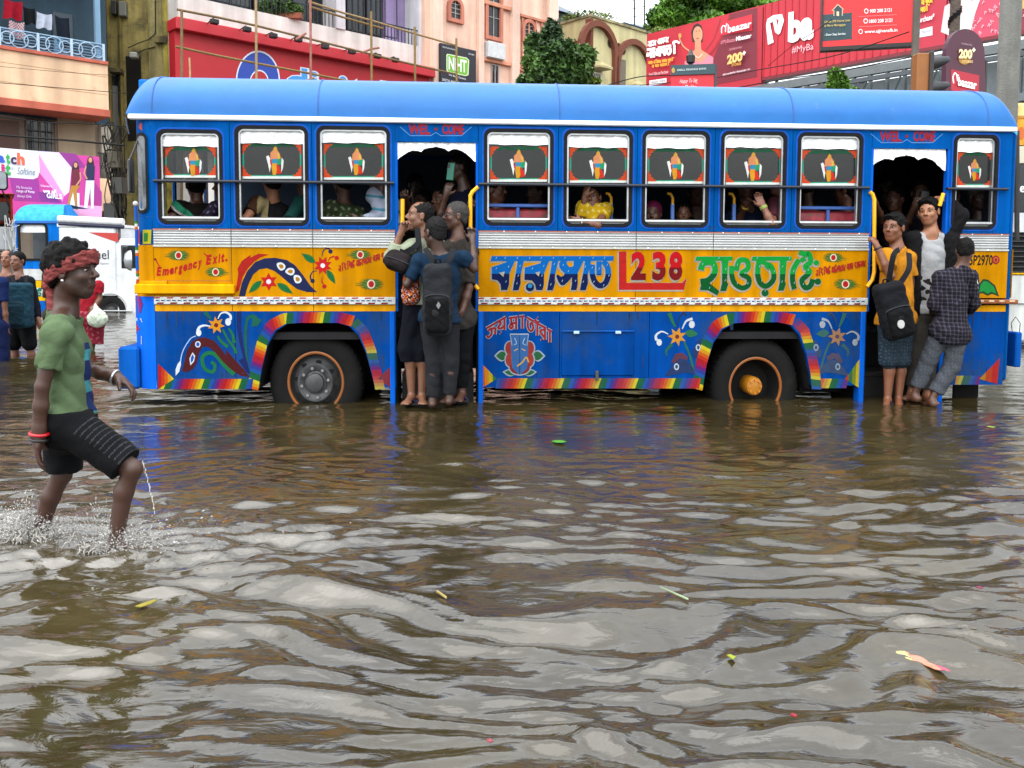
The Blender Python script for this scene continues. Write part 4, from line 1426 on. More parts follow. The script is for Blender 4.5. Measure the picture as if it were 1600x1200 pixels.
# benches and stanchions seen through the windows
for (a, b, yt_, yb_, n_) in ((760, 862, 318, 352, 2), (1250, 1346, 322, 356, 2)):
 o = bpy.data.objects.new('bench_seat', None); COL.objects.link(o); o.parent = bus
 y = 0.16
 xa, xb = S(a, 340, y)[0], S(b, 340, y)[0]
 z1, z0 = S(a, yt_, y)[1], S(a, 380, y)[1]
 mb = MB()
 mb.bbox(xa, xb, y, y + 0.03, z1 - 0.03, z1, C('#33589c'), 0.006)
 for t in ([0.48, 0.98] if a < 800 else [0.46]):
  xx = xa + (xb - xa) * t; mb.bbox(xx - 0.015, xx + 0.015, y, y + 0.03, z0, z1 - 0.031, C('#33589c'), 0.006)
 mb.build('frame', M_PMET, o)
 mb = MB(); mb.bbox(xa, xb, y + 0.035, y + 0.10, z0, z1 - 0.04, C('#8a2230'), 0.02)
 m = mat('floral_vinyl', 0.5, noise=(14, 0.5), wear=(10, C('#38432c'), 0.5, 0.95))
 mb.build('backrest', m, o)
for px, yt_ in ((955, 303), (1051, 303), (1147, 303)):
 y = 0.3
 x, z1 = S(px, yt_ + 15, y); z0 = zf
 mb = MB()
 mb.bbox(x - 0.016, x + 0.016, y - 0.01, y + 0.02, z0, z1, C('#4a72b8'), 0.004)
 pst = mb.build('seat_post', M_PMET, bus)
 mb = MB(); mb.tube([(x, y, z1 - 0.01), (x, y, z1 + 0.05), (x - 0.02, y, z1 + 0.085), (x - 0.05, y, z1 + 0.09)], 0.013, C('#d99c10'), 8)
 mb.build('grab_handle', M_PMET, pst, smooth=True)
# front corner, nose, quarter window
def arcpts(x0, x1, dy, n=8):       # from the side plane round to the front
 return [(x0 + (x1 - x0) * math.sin(math.pi / 2 * i / n), dy * (1 - math.cos(math.pi / 2 * i / n))) for i in range(n + 1)]
def corner(za, zb, col, name, x1=None, dx=0.0, mt=None, off=0.0, open_=False):
 pts = arcpts(X0 - 0.002, (x1 or XL) + dx, 0.30)
 pts = [(p[0] - off * 0.7, p[1] - off) for p in pts]
 mb = MB()
 n = len(pts)
 mb.add([(p[0], p[1], za) for p in pts] + [(p[0], p[1], zb) for p in pts], [(i, n + i, n + i + 1, i + 1) for i in range(n - 1)], col)
 xe = pts[-1][0]
 for ya, yb in (((pts[-1][1], .4), (1.2, 1.26), (W_ - .1, W_)) if open_ else ((pts[-1][1], W_),)):
  m2 = MB(); m2.box(xe - .02, xe, ya, yb, za, zb, col); m2.build('windscreen_post' if open_ else 'front_panel', mt or M_BUS, bus)
 return mb.build(name, mt or M_BUS, bus, smooth=True)
corner(S(235, 338)[1], Z_GB, BLUE, 'front_pillar', open_=True)
mb = MB(); mb.box(XL + .02, XL + .025, .41, W_ - .11, S(235, 338)[1], Z_GB, C('#888888')); mb.build('windscreen', glass_mat('windscreen_glass', C('#22282a'), .05, .25), bus)
corner(Z_S1, S(235, 338)[1] - 0.001, BLUE, 'front_pillar')
corner(Z_Y1, Z_S1 - 0.001, YEL, 'front_corner', x1=XL - 0.03)
corner(Z_K, Z_Y1 - 0.001, C('#0c58c4'), 'front_corner', x1=XL - 0.05)
corner(Z_GB, Z_GT + 0.002, C('#0a4a9c'), 'front_corner')
# oval quarter window on the rounded pillar
mb = MB()
qx0, qz0 = S(208, 333, 0.02); qx1, qz1 = S(231, 207, 0.02)
yq = lambda x: 0.30 * (1 - math.sqrt(max(0, 1 - ((X0 - x) / (X0 - XL)) ** 2)))
ou = rrect(qx0, qx1, qz0, qz1, 0.055, 6); inn = rrect(qx0 + 0.02, qx1 - 0.02, qz0 + 0.025, qz1 - 0.025, 0.04, 6)
n = len(ou)
mb.add([(p[0], yq(p[0]) - 0.012, p[1]) for p in ou] + [(p[0], yq(p[0]) - 0.012, p[1]) for p in inn], [(i, (i + 1) % n, n + (i + 1) % n, n + i) for i in range(n)], C('#0d0f12'))
qw = mb.build('quarter_window', M_RUB, bus)
mb = MB(); mb.add([(p[0], yq(p[0]) - 0.009, p[1]) for p in inn], [tuple(range(n))], C('#5a5f62')); mb.build('pane', mat('quarter_glass', 0.2, noise=(5, 0.4), bump=(30, 0.004)), qw)
mb = MB(); mb.disc(S(219, 197)[0], yq(S(219, 197)[0]) - 0.004, S(219, 197)[1], 0.018, C('#c8504a'), 12, 0.03); mb.build('side_marker', M_ART, bus)
# front bumper, headlamp, mirror, flag stick, visor
mb = MB(); a = S(190, 575, 0.1); b = S(222, 575, 0.1)
mb.bbox(a[0], b[0], 0.02, W_, S(200, 606, .1)[1], S(200, 541, .1)[1], C('#0b4c9a'), 0.02); mb.build('front_bumper', M_BUS, bus)
mb = MB(); mb.lathe_y(0, 0, [(0.001, -0.03), (0.06, -0.02), (0.085, 0.01), (0.09, 0.03)], C('#9aa0a2'), 20)
q = mb.build('headlamp', M_METAL, bus, smooth='all'); q.location = (*S(201, 407, 0.25)[:1], 0.22, S(201, 407, 0.25)[1]); q.rotation_euler = (0, 0, R(-65))
mb = MB(); x, z = S(204, 275, -0.02)
mb.bbox(x - 0.018, x + 0.018, -0.05, 0.03, z - 0.14, z + 0.14, C('#15171a'), 0.012); mb.build('wing_mirror', M_GLOSS, bus, smooth=True)
mb = MB(); mb.tube([(S(212, 209, 0)[0], 0.1, S(205, 209)[1]), (x, -0.02, z + 0.14)], 0.008, C('#1a1a1a'), 6)
mb.tube([(S(196, 183)[0], 0.0, S(196, 183)[1]), (S(203, 210)[0], -0.02, S(203, 210)[1])], 0.006, C('#1a2a4a'), 6); mb.build('mirror_arm', M_PMET, bus)
mb = MB()
fx_, fz0 = S(215, 441, -0.03); fz1 = S(213, 322, -0.03)[1]
n_ = 26
for k in range(n_):
 c_ = ('#c65a1c', '#dcdcd8', '#1d7a3c')[k % 3] if (k // 3) % 3 == 0 or k < 4 else '#0c58b8'
 za = fz0 + (fz1 - fz0) * k / n_; zb = fz0 + (fz1 - fz0) * (k + 1) / n_
 mb.tube([(fx_, -0.03, za), (fx_ + 0.001, -0.03, zb)], 0.013, C(c_), 8)
mb.ball((fx_, -0.03, fz1 + 0.02), 0.022, C('#d8dada'), 10, 8)
mb.build('flag_stick', M_ART, bus, smooth=True)
mb = MB(); a = S(216, 127, 0.5); b_ = S(236, 127, 0.5)
mb.bbox(a[0], b_[0], 0.5, 1.0, S(230, 140, .5)[1], S(230, 124, .5)[1], C('#1b66b8'), 0.01); mb.build('destination_box', M_BUS, bus)
# thin things on the roof edge: bent aerial and loose cane
mb = MB()
pts = [at(*p, 7.9) for p in ((272, 128), (290, 125), (300, 126), (325, 130))]
pts2 = [at(*p, 7.9) for p in ((297, 128), (297, 110), (296, 90))]
Mi = FB_.I
mb.tube([Mi @ p for p in pts], 0.01, C('#8a7048'), 5); mb.tube([Mi @ p for p in pts2], 0.008, C('#a08452'), 5)
mb.build('roof_cane', M_WOOD, bus)
# rear corner and lamp board
mb = MB()
mb.bbox(X1 + 0.001, X1 + 0.045, 0.0, W_, S(1570, 595)[1], Z_GB - 0.001, BLUE, 0.02)
mb.build('rear_corner', M_BUS, bus)
mb = MB(); mb.box(X1 + 0.0455, X1 + 0.047, -0.001, 0.03, Z_Y1, Z_S1, YEL); mb.build('rear_corner', M_BUS, bus)
mb = MB(); a = S(1580, 200, 0.3); b_ = S(1590, 212, 0.3)
mb.bbox(a[0], b_[0], 0.3, 0.5, b_[1], a[1], C('#3aa0d8'), 0.006); mb.build('rear_lamp_board', M_GLOSS, bus)
mb = MB(); a = S(1575, 572, 0.2); b_ = S(1587, 518, 0.2)
mb.bbox(a[0], b_[0], 0.1, W_ - 0.1, a[1], b_[1], C('#0b4c9a'), 0.01); mb.build('rear_bumper', M_BUS, bus)
mb = MB()
mb.tube([FB_.I @ at(*p, 8.3) for p in ((1587, 540), (1592, 530), (1594, 505), (1587, 495), (1580, 505), (1582, 520))], 0.004, C('#222222'), 5)
mb.build('loose_wire', M_RUB, bus)
# ------------------------------------------------------------------ paintings and lettering on the bus
YA, YB = -0.0045, -0.0015            # just proud of the yellow belt / of the blue skirt
RED, DRED, NAVY, GRN, WHT, GREY = C('#b3140f'), C('#6f1216'), C('#0e1c4a'), C('#0d6b32'), C('#d8dee6'), C('#a09c90')
def two_tone(name, hi, lo, zc_, band=None):
 """sign-writer's paint: light above a line, dark below it, in object space"""
 m = bpy.data.materials.new(name)
 m.use_nodes = True
 n = m.node_tree
 b = n.nodes['Principled BSDF']
 t = n.nodes.new('ShaderNodeTexCoord')
 s = n.nodes.new('ShaderNodeSeparateXYZ')
 n.links.new(t.outputs['Object'], s.inputs[0])
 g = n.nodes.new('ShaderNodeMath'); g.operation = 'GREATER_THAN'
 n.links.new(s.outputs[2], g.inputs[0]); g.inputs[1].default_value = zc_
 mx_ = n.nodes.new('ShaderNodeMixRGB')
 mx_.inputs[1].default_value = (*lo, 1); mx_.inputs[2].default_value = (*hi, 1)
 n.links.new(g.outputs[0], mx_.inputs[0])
 q = n.nodes.new('ShaderNodeTexNoise'); q.inputs['Scale'].default_value = 12; q.inputs['Detail'].default_value = 8
 n.links.new(t.outputs['Object'], q.inputs[0])
 r = n.nodes.new('ShaderNodeMapRange'); r.inputs[3].default_value = 0.75; r.inputs[4].default_value = 1.2
 n.links.new(q.outputs[0], r.inputs[0])
 k = n.nodes.new('ShaderNodeMixRGB'); k.blend_type = 'MULTIPLY'; k.inputs[0].default_value = 1
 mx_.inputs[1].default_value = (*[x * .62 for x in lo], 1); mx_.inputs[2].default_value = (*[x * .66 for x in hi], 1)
 n.links.new(mx_.outputs[0], k.inputs[1]); n.links.new(r.outputs[0], k.inputs[2])
 n.links.new(k.outputs[0], b.inputs['Base Color'])
 b.inputs['Roughness'].default_value = 0.5
 b.inputs['Specular IOR Level'].default_value = 0.05
 return m
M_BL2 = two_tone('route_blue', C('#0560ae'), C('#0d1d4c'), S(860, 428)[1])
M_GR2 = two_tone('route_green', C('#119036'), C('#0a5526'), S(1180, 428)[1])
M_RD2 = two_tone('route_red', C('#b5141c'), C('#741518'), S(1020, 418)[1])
def letters(name, mt, polys, strokes, discs, ticks, k, o, flecks=True):
 T_ = lambda p: (o[0] + p[0] * k, o[1] + p[1] * k)
 bg = Art(FB_, YA, 0.00008)
 fg = Art(FB_, YA - 0.0035, 0.00008)
 for P_ in polys:
  q = [T_(p) for p in P_]
  bg.poly([(a - 1.3, b + 1.5) for a, b in q], GREY)
  bg.stroke([(a - 1.0, b + 1.2) for a, b in q + [q[0]]], 3.2, GREY)
  fg.poly(q, (1, 1, 1))
 for P_, w in strokes:
  q = spline([T_(p) for p in P_], 5) if len(P_) > 2 else [T_(p) for p in P_]
  bg.stroke([(a - 1.3, b + 1.5) for a, b in q], w * k + 3.6, GREY)
  fg.stroke(q, w * k, (1, 1, 1))
 for (x, y, r) in discs:
  a, b = T_((x, y))
  bg.disc(a - 1.2, b + 1.3, r * k + 1.8, GREY); fg.disc(a, b, r * k, (1, 1, 1))
 bg.build(name + '_edge', bus)
 fg.build(name, bus, mt)
 # brush flecks
 A_ = Art(FB_, YA - 0.008, 0.00004)
 r_ = random.Random(name)
 for (x, y) in ticks:
  a, b = T_((x, y))
  A_.stroke([(a, b + 1.6), (a + 1.4, b - 1.4)], 0.7, C('#9fc4dc'))
 A_.build('brush_flecks', bus)
# the place names either side of the route number
BAR = [(122, 165), (135, 110), (1522, 110), (1512, 162)]
KA = lambda x: [(x, 150), (x + 70, 150), (x + 28, 330), (x + 30, 420), (x + 5, 497), (x - 60, 497), (x - 18, 270)]
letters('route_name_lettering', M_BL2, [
 BAR,
 [(135, 235), (300, 180), (300, 150), (402, 150), (335, 300), (330, 430), (310, 495), (240, 495), (235, 430), (200, 385), (135, 372)],
 KA(432),
 [(510, 240), (690, 190), (700, 150), (790, 150), (728, 300), (725, 430), (710, 495), (640, 495), (625, 430), (590, 385), (505, 380)],
 KA(822),
 [(900, 190), (930, 150), (985, 150), (985, 195), (1015, 236), (1065, 225), (1065, 150), (1182, 150), (1110, 300), (1110, 430), (1095, 495), (1032, 495), (1045, 430), (1045, 345), (1000, 400), (955, 440), (920, 440), (890, 400), (868, 340), (880, 315), (920, 345), (955, 328), (962, 300), (930, 275), (902, 235)],
 KA(1196)],
 [([(1278, 205), (1275, 300), (1300, 390), (1360, 445), (1425, 415), (1458, 320), (1445, 225), (1400, 165)], 62), ([(1352, 170), (1352, 325)], 58)],
 [(568, 462, 48)],
 [(180, 130), (280, 130), (420, 130), (560, 130), (690, 130), (830, 130), (960, 130), (1130, 130), (1280, 130), (1410, 130), (180, 250), (320, 230), (290, 400), (450, 220), (430, 330), (415, 420), (590, 250), (720, 220), (700, 330), (680, 440), (840, 200), (800, 430), (940, 210), (1000, 280), (1080, 390), (1190, 230), (1170, 400), (1270, 240), (1290, 400), (1440, 210), (1460, 330), (1400, 440), (930, 390), (568, 440), (1350, 250)],
 0.1375, (750, 385))
A_ = Art(FB_, YA - 0.0095, 0.00004)      # counters
for t in ([(215, 300), (282, 284), (265, 347)], [(625, 300), (682, 284), (668, 342)]):
 A_.poly([(750 + a * .1375, 385 + b * .1375) for a, b in t], C('#a8a394'))
A_.disc(750 + 568 * .1375, 385 + 448 * .1375, 3.6, C('#1c7fae'))
A_.build('letter_counters', bus)
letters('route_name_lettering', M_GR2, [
 [(92, 150), (100, 115), (415, 115), (410, 148)], [(578, 150), (584, 115), (925, 115), (920, 148)],
 [(320, 140), (378, 140), (362, 330), (375, 350), (355, 412), (305, 412), (322, 340)],
 [(820, 140), (880, 140), (862, 330), (872, 350), (852, 408), (803, 408), (820, 340)],
 [(150, 330), (215, 345), (297, 412), (280, 450), (200, 405), (130, 402)]],
 [([(140, 230), (160, 175), (235, 165), (262, 215), (250, 270), (200, 320), (135, 330)], 50),
     ([(445, 235), (470, 150), (535, 150), (545, 215), (490, 262), (550, 300), (548, 360), (495, 385), (430, 345), (405, 270), (405, 195)], 42),
     ([(645, 150), (735, 190)], 36), ([(640, 145), (628, 260), (650, 340), (700, 370), (760, 320), (765, 250), (735, 190), (700, 215)], 44),
     ([(985, 140), (935, 230), (930, 320), (945, 395)], 44),
     ([(985, 75), (1040, 95), (1070, 90), (1085, 160), (1040, 200), (1075, 240), (1055, 275), (1010, 320), (1035, 380), (1080, 370), (1105, 310)], 44),
     ([(1000, 150), (1040, 130)], 40)],
 [(692, 428, 30), (1135, 168, 24), (1147, 330, 27)],
 [(150, 180), (245, 190), (210, 385), (350, 220), (345, 320), (450, 185), (515, 255), (450, 345), (540, 345), (640, 200), (660, 320), (770, 240), (840, 200), (835, 330), (935, 240), (940, 340), (1000, 180), (1050, 130), (1060, 230), (1020, 350), (290, 128), (620, 128), (900, 128), (690, 410)],
 0.18125, (1070, 380))
A_ = Art(FB_, YA, 0.00008)
Lp = [(668, 372), (715, 372), (715, 568), (1062, 568), (1092, 540), (1075, 612), (668, 612)]
Lp = [(800 + a / 4, 300 + b / 4) for a, b in Lp]
A_.poly([(a - 1, b + 1.6) for a, b in Lp], GREY); A_.stroke([(a - 1, b + 1) for a, b in Lp + [Lp[0]]], 3, GREY); A_.poly(Lp, RED)
A_.build('route_bracket', bus)
for ch, a, b in (('2', 986, 1009), ('3', 1019, 1040), ('8', 1045, 1066)):
 text(ch, FB_, (a - 1, 436.5), (b - 1, 436.5), GREY, YA - 0.001, 'route_number_edge', bus, bold=0.075, material=M_ART, h=40)
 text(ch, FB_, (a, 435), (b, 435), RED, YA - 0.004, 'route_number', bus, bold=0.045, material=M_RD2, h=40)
def eye(A_, cx, cy, s=1.0, mir=1):
 for k in range(34):
  t = 2 * math.pi * k / 34
  l = 9.5 + 7.5 * abs(math.cos(t)) ** 2.2
  if k in (0, 1) and mir > 0 or k in (17, 16) and mir < 0: l += 5
  c_ = ('#2f6420', '#4c7a22', '#1f5226', '#6f7f22')[k % 4]
  A_.stroke([(cx + 5 * s * math.cos(t), cy + 4.5 * s * math.sin(t)), (cx + l * s * math.cos(t + 0.08), cy + (l * 0.78) * s * math.sin(t + 0.08))], 2.1 * s, C(c_), w2=0.5)
 A_.disc(cx, cy, 5.6 * s, C('#dfd3b4'), 6.2 * s); A_.disc(cx, cy, 3.9 * s, C('#b0101a'), 4.5 * s)
def leafp(A_, x0, y0, x1, y1, w, col, vein=None):
 dx, dy = x1 - x0, y1 - y0
 l = math.hypot(dx, dy); nx, ny = -dy / l, dx / l
 up_ = [(x0 + dx * t + nx * w * math.sin(math.pi * t ** 0.8), y0 + dy * t + ny * w * math.sin(math.pi * t ** 0.8)) for t in [i / 8 for i in range(9)]]
 dn_ = [(x0 + dx * t - nx * w * math.sin(math.pi * t ** 0.8), y0 + dy * t - ny * w * math.sin(math.pi * t ** 0.8)) for t in [i / 8 for i in range(8, -1, -1)]]
 A_.poly(up_ + dn_[1:-1], col)
 if vein: A_.stroke([(x0, y0), (x1, y1)], 0.6, vein)
def flower(A_, cx, cy, r, col, cen, n=7, rot=0.3, rin=0.45, rc=0.26):
 pts = []
 for k in range(n * 2):
  t = rot + math.pi * k / n
  rr = r if k % 2 == 0 else r * rin
  pts.append((cx + rr * math.cos(t), cy + rr * math.sin(t)))
 A_.poly(pts, col); A_.disc(cx, cy, r * rc, cen)
# belt, front part: emergency exit hatch and its lettering
hz0, hz1 = S(300, 439)[1], S(300, 386)[1]
xh0, xh1 = S(240, 400)[0], S(360, 400)[0]
mb = MB()
for k_ in ((xh0, xh1, hz0, hz0 + 0.006), (xh1 - 0.006, xh1, hz0, hz1 - 0.01)):
 mb.box(k_[0], k_[1], -0.0045, -0.003, k_[2], k_[3], C('#8a5a0a'))
mb.build('hatch_joint', M_PMET, bus)
mb = MB(); mb.bbox(S(213, 455)[0], S(368, 455)[0], -0.05, -0.0035, S(300, 459)[1], S(300, 444)[1], C('#dc940a'), 0.008); mb.build('belt_ledge', M_BUS, bus)
mb = MB(); mb.bbox(S(216, 445)[0], S(262, 445)[0], -0.03, -0.0035, S(230, 449)[1] + 0.0105, S(230, 441)[1] + .012, C('#d08c0a'), 0.004); mb.build('hatch_latch', M_BUS, bus)
def textrun(s, pts, h, col, y, bold=0.02, name='lettering', shear=0.2, par=None, fr=None):
 """letters one by one along a curved line of (px, py)"""
 n = len(s)
 P_ = np.array(spline(pts, 10))
 d = np.concatenate([[0], np.cumsum(np.hypot(*np.diff(P_, axis=0).T))])
 wid = {'m': 1.5, 'E': 1.15, ' ': 0.6, 'i': 0.5, 't': 0.7, '.': 0.5, 'r': 0.8}
 ws = [wid.get(c, 1.0) for c in s]
 tot = sum(ws); acc = 0
 for c, w in zip(s, ws):
  if c != ' ':
   a, b = d[-1] * (acc + 0.05) / tot, d[-1] * (acc + w - 0.07) / tot
   p0 = (np.interp(a, d, P_[:, 0]), np.interp(a, d, P_[:, 1])); p1 = (np.interp(b, d, P_[:, 0]), np.interp(b, d, P_[:, 1]))
   text(c, fr or FB_, p0, p1, col, y, name, par or bus, bold=bold, shear=shear, material=M_ART, h=h)
  acc += w
textrun('Emergency', [(244, 430), (262, 429), (290, 422), (316, 415)], 12.5, RED, YA, 0.055)
textrun('Exit.', [(321, 413), (335, 411), (356, 407)], 13.5, RED, YA, 0.055)
A_ = Art(FB_, YA, 0.00006)
A_.stroke([(243, 405), (246, 411), (250, 418)], 2.2, RED, 4, w2=1); A_.disc(242.5, 405, 1.8, DRED)
A_.stroke([(318, 395), (324, 401), (328, 406)], 1, RED, 4, w2=3)
A_.build('letter_flourish', bus)
for e_ in ((279, 399, 1.02, -1), (337, 425, .98, 1), (563, 398, 1, -1), (580, 444, 1.15, -1), (1302, 402.5, .95, 1), (1321, 444, 1.1, 1)):
 A_ = Art(FB_, YA, 0.00006); eye(A_, *e_); A_.build('feather_eye_painting', bus)
# belt: paisley with red flowers
A_ = Art(FB_, YA, 0.00006)
k, ox, oy = 0.1625, 360, 380
q = lambda L_: [(ox + a * k, oy + b * k) for a, b in L_]
A_.poly(q([(50, 470), (75, 300), (70, 240), (110, 170), (195, 110), (190, 140), (270, 100), (370, 110), (290, 135), (230, 175), (170, 240), (120, 320), (80, 460)]), C('#a81608'))
A_.poly(q([(82, 510), (110, 380), (160, 270), (240, 180), (330, 145), (430, 140), (540, 160), (620, 210), (700, 310), (770, 410), (832, 470), (740, 470), (640, 440), (560, 380), (480, 310), (420, 265), (350, 240), (280, 250), (220, 300), (180, 380), (155, 450), (142, 510)]), NAVY)
for (cx, cy, a_) in ((487, 222, 0.6), (575, 272, 0), (645, 345, 0.9)):
 A_.poly(spline([(ox + (cx + x * math.cos(a_) - y * math.sin(a_)) * k, oy + (cy + x * math.sin(a_) + y * math.cos(a_)) * k) for x, y in ((-48, 0), (-15, -33), (30, -28), (42, 5), (20, 35), (-20, 28))], 4, True), WHT)
 A_.poly(spline([(ox + (cx + x * math.cos(a_) - y * math.sin(a_)) * k, oy + (cy + x * math.sin(a_) + y * math.cos(a_)) * k) for x, y in ((-25, 0), (-5, -18), (18, -15), (25, 5), (10, 20), (-10, 15))], 4, True), YEL)
flower(A_, ox + 368 * k, oy + 370 * k, 14, C('#bf120e'), WHT, 6, 0.5, 0.55, 0.27)
A_.build('paisley_painting', bus); A_ = Art(FB_, YA, 0.00006)
flower(A_, ox + 888 * k, oy + 215 * k, 15, C('#bf120e'), WHT, 8, 0.4, 0.55, 0.24)
leafp(A_, ox + 298 * k, oy + 360 * k, ox + 175 * k, oy + 480 * k, 5, GRN, C('#0a4f24'))
leafp(A_, ox + 450 * k, oy + 385 * k, ox + 600 * k, oy + 485 * k, 5.4, GRN, C('#0a4f24'))
for L_ in ((815, 185, 685, 98, 5.2), (930, 255, 1008, 392, 4.8)):
 A_.build('flower_painting' if L_[0] < 900 else 'leaf_painting', bus); A_ = Art(FB_, YA, 0.00006); leafp(A_, ox + L_[0] * k, oy + L_[1] * k, ox + L_[2] * k, oy + L_[3] * k, L_[4], GRN, C('#0a4f24'))
A_.build('leaf_painting', bus); A_ = Art(FB_, YA, 0.00006)
if 0: leafp(A_, ox + 815 * k, oy + 185 * k, ox + 685 * k, oy + 98 * k, 5.2, GRN, C('#0a4f24'))
if 0: leafp(A_, ox + 930 * k, oy + 255 * k, ox + 1008 * k, oy + 392 * k, 4.8, GRN, C('#0a4f24'))
for pts, c_, e in (([(880, 130), (890, 80), (925, 50), (955, 60)], NAVY, (962, 80)), ([(940, 170), (960, 140), (1000, 125)], RED, (1022, 142)), ([(835, 265), (790, 275), (768, 320), (775, 350)], NAVY, (790, 362)), ([(885, 320), (878, 360), (890, 390)], RED, (903, 415))):
 A_ = Art(FB_, YA, 0.00006); A_.stroke(q(pts), 0.8, c_, 5, w2=2.6); A_.disc(ox + e[0] * k, oy + e[1] * k, 3.4, c_); A_.build('tendril_painting', bus)
# small Bengali sign-writing, drawn stroke by stroke
G = {'ন': [[(0, 1), (.9, 1)], [(.75, 1), (.75, 0)], [(.75, .55), (.35, .55), (.15, .4), (.2, .2), (.4, .2)]],
     'ি': [[(.5, 0), (.5, 1)], [(.5, 1), (.3, 1.3), (.9, 1.35), (1.5, 1.1)]],
     'দ': [[(0, 1), (.9, 1)], [(.7, 1), (.3, .75), (.25, .5), (.6, .45), (.75, 0)]],
     'ষ': [[(0, 1), (1, 1)], [(.8, 1), (.8, 0)], [(.15, 1), (.15, .5), (.8, .25)], [(.15, .55), (.75, .8)]],
     'ট': [[(0, 1), (.9, 1)], [(.2, 1), (.2, .3), (.45, .05), (.75, .25), (.7, .55), (.4, .6)], [(.3, 1), (.6, 1.35), (.9, 1.15)]],
     'স': [[(0, 1), (1, 1)], [(.85, 1), (.85, 0)], [(.15, 1), (.3, .7), (.1, .4), (.4, .2), (.85, .5)]],
     'প': [[(0, 1), (.9, 1)], [(.75, 1), (.75, 0)], [(.15, 1), (.2, .5), (.5, .4), (.75, .7)]],
     'ে': [[(.6, 1), (.2, .6), (.3, .1), (.6, .05)]],
     'জ': [[(0, 1), (1, 1)], [(.15, .7), (.5, .75), (.5, .3), (.2, .15), (.05, .4)], [(.5, .7), (.9, .6), (.85, .1)]],
     'া': [[(0, 1), (.6, 1)], [(.35, 1), (.35, 0)]],
     'ব': [[(0, 1), (.9, 1)], [(.75, 1), (.75, 0)], [(.75, .85), (.1, .5), (.75, .15)]],
     'র': [[(0, 1), (.9, 1)], [(.75, 1), (.75, 0)], [(.75, .85), (.1, .5), (.75, .15)], [(.3, -.05), (.4, -.12)]],
     'ড': [[(0, 1), (.95, 1)], [(.3, 1), (.2, .4), (.5, .1), (.85, .35), (.6, .65), (.4, .5)], [(.45, -.2), (.55, -.28)]],
     'য': [[(0, 1), (.9, 1)], [(.75, 1), (.75, 0)], [(.1, 1), (.4, .75), (.1, .5), (.4, .3), (.75, .4)], [(.3, 0), (.4, -.1)]],
     'ম': [[(0, 1), (.9, 1)], [(.75, 1), (.75, 0)], [(.2, 1), (.26, .55), (.08, .3), (.25, .12), (.42, .3), (.3, .5), (.75, .55)]],
     'ত': [[(0, 1), (.95, 1)], [(.15, .8), (.15, .3), (.5, .05), (.85, .4), (.7, .8), (.45, .6)]],
     'ঁ': [[(-.6, 1.2), (-.3, 1.1), (0, 1.25)], [(-.35, 1.42), (-.25, 1.42)]],
     'ল': [[(0, 1), (1, 1)], [(.85, 1), (.85, 0)], [(.1, .2), (.2, .6), (.45, .3), (.6, .6), (.85, .5)]],
     'খ': [[(.5, 1), (1, 1)], [(.85, 1), (.85, 0)], [(.2, .9), (.5, .7), (.15, .45), (.45, .2), (.85, .5)]],
     'ভ': [[(0, 1), (.95, 1)], [(.3, .7), (.7, .75), (.8, .3), (.45, .1), (.1, .4)]],
     'ক': [[(0, 1), (1, 1)], [(.55, 1), (.55, 0)], [(.55, .85), (.05, .5), (.55, .15)], [(.55, .8), (.95, .6), (.85, .3)]],
     'থ': [[(.4, 1), (.9, 1)], [(.75, 1), (.75, 0)], [(.2, 1), (.4, .8), (.1, .6), (.3, .3), (.75, .15)]]}
def bangla(A_, s, p0, p1, h, w, col, edge=None, arc=0):
 n = sum(0.55 if c in 'া ে' else (0.0 if c == 'ঁ' else 1.0) for c in s)
 dx, dy = (p1[0] - p0[0]) / n, (p1[1] - p0[1]) / n
 for pas in ((edge, w + 2.0), (col, w)):
  if pas[0] is None: continue
  acc = 0
  for c in s:
   ad = 0.55 if c in 'া ে' else (0.0 if c == 'ঁ' else 1.0)
   for st in G.get(c, []):
    pts = []
    for a, b in st:
     u = acc + a * (0.95 if ad == 1 else 0.9)
     t = u / n
     pts.append((p0[0] + dx * u, p0[1] + dy * u - b * h + arc * (2 * t - 1) ** 2))
    A_.stroke(pts, pas[1], pas[0], 3 if len(pts) > 2 else 0)
   acc += ad
A_ = Art(FB_, YA, 0.00006)
bangla(A_, 'নিদিষট সটেপেজে বাস দ', (529, 425), (600, 404), 9, 1.7, C('#a8201a'))
bangla(A_, 'নিদিষট সটেপেজে বাস দাড়াবে'.replace('ড়', 'ড'), (1275, 432), (1352, 416), 9, 1.6, C('#a8201a'))
A_.build('sign_writing', bus)
A_ = Art(FB_, YB, 0.00006)
bangla(A_, 'জয'.replace('জয', 'জয'), (760, 532), (793, 513), 19, 3.4, C('#8f1c22'), C('#8fa0ac'))
bangla(A_, 'মা', (795, 516), (820, 513), 19, 3.4, C('#8f1c22'), C('#8fa0ac'))
bangla(A_, 'তাঁরা', (823, 515), (862, 537), 19, 3.4, C('#8f1c22'), C('#8fa0ac'))
# hibiscus emblem
for sgn in (-1, 1):
 leafp(A_, 812 + sgn * 20, 556, 812 + sgn * 40, 556, 9, C('#8fa0ac')); leafp(A_, 812 + sgn * 20, 556, 812 + sgn * 37, 556, 7, C('#1f5c34'))
 leafp(A_, 812 + sgn * 6, 583, 812 + sgn * 27, 581, 6, C('#8fa0ac')); leafp(A_, 812 + sgn * 6, 583, 812 + sgn * 24, 581, 4.4, C('#1f5c34'))
 A_.disc(812 + sgn * 15, 544, 9.5, C('#8fa0ac'), 12); A_.disc(812 + sgn * 15, 562, 9, C('#8fa0ac'), 13)
A_.disc(812, 574, 18, C('#8fa0ac'), 13)
for sgn in (-1, 1):
 A_.disc(812 + sgn * 15, 544, 7.5, C('#8c2c26'), 10.5); A_.disc(812 + sgn * 15, 562, 7, C('#93332a'), 11)
A_.disc(812, 574, 16, C('#7e2622'), 11)
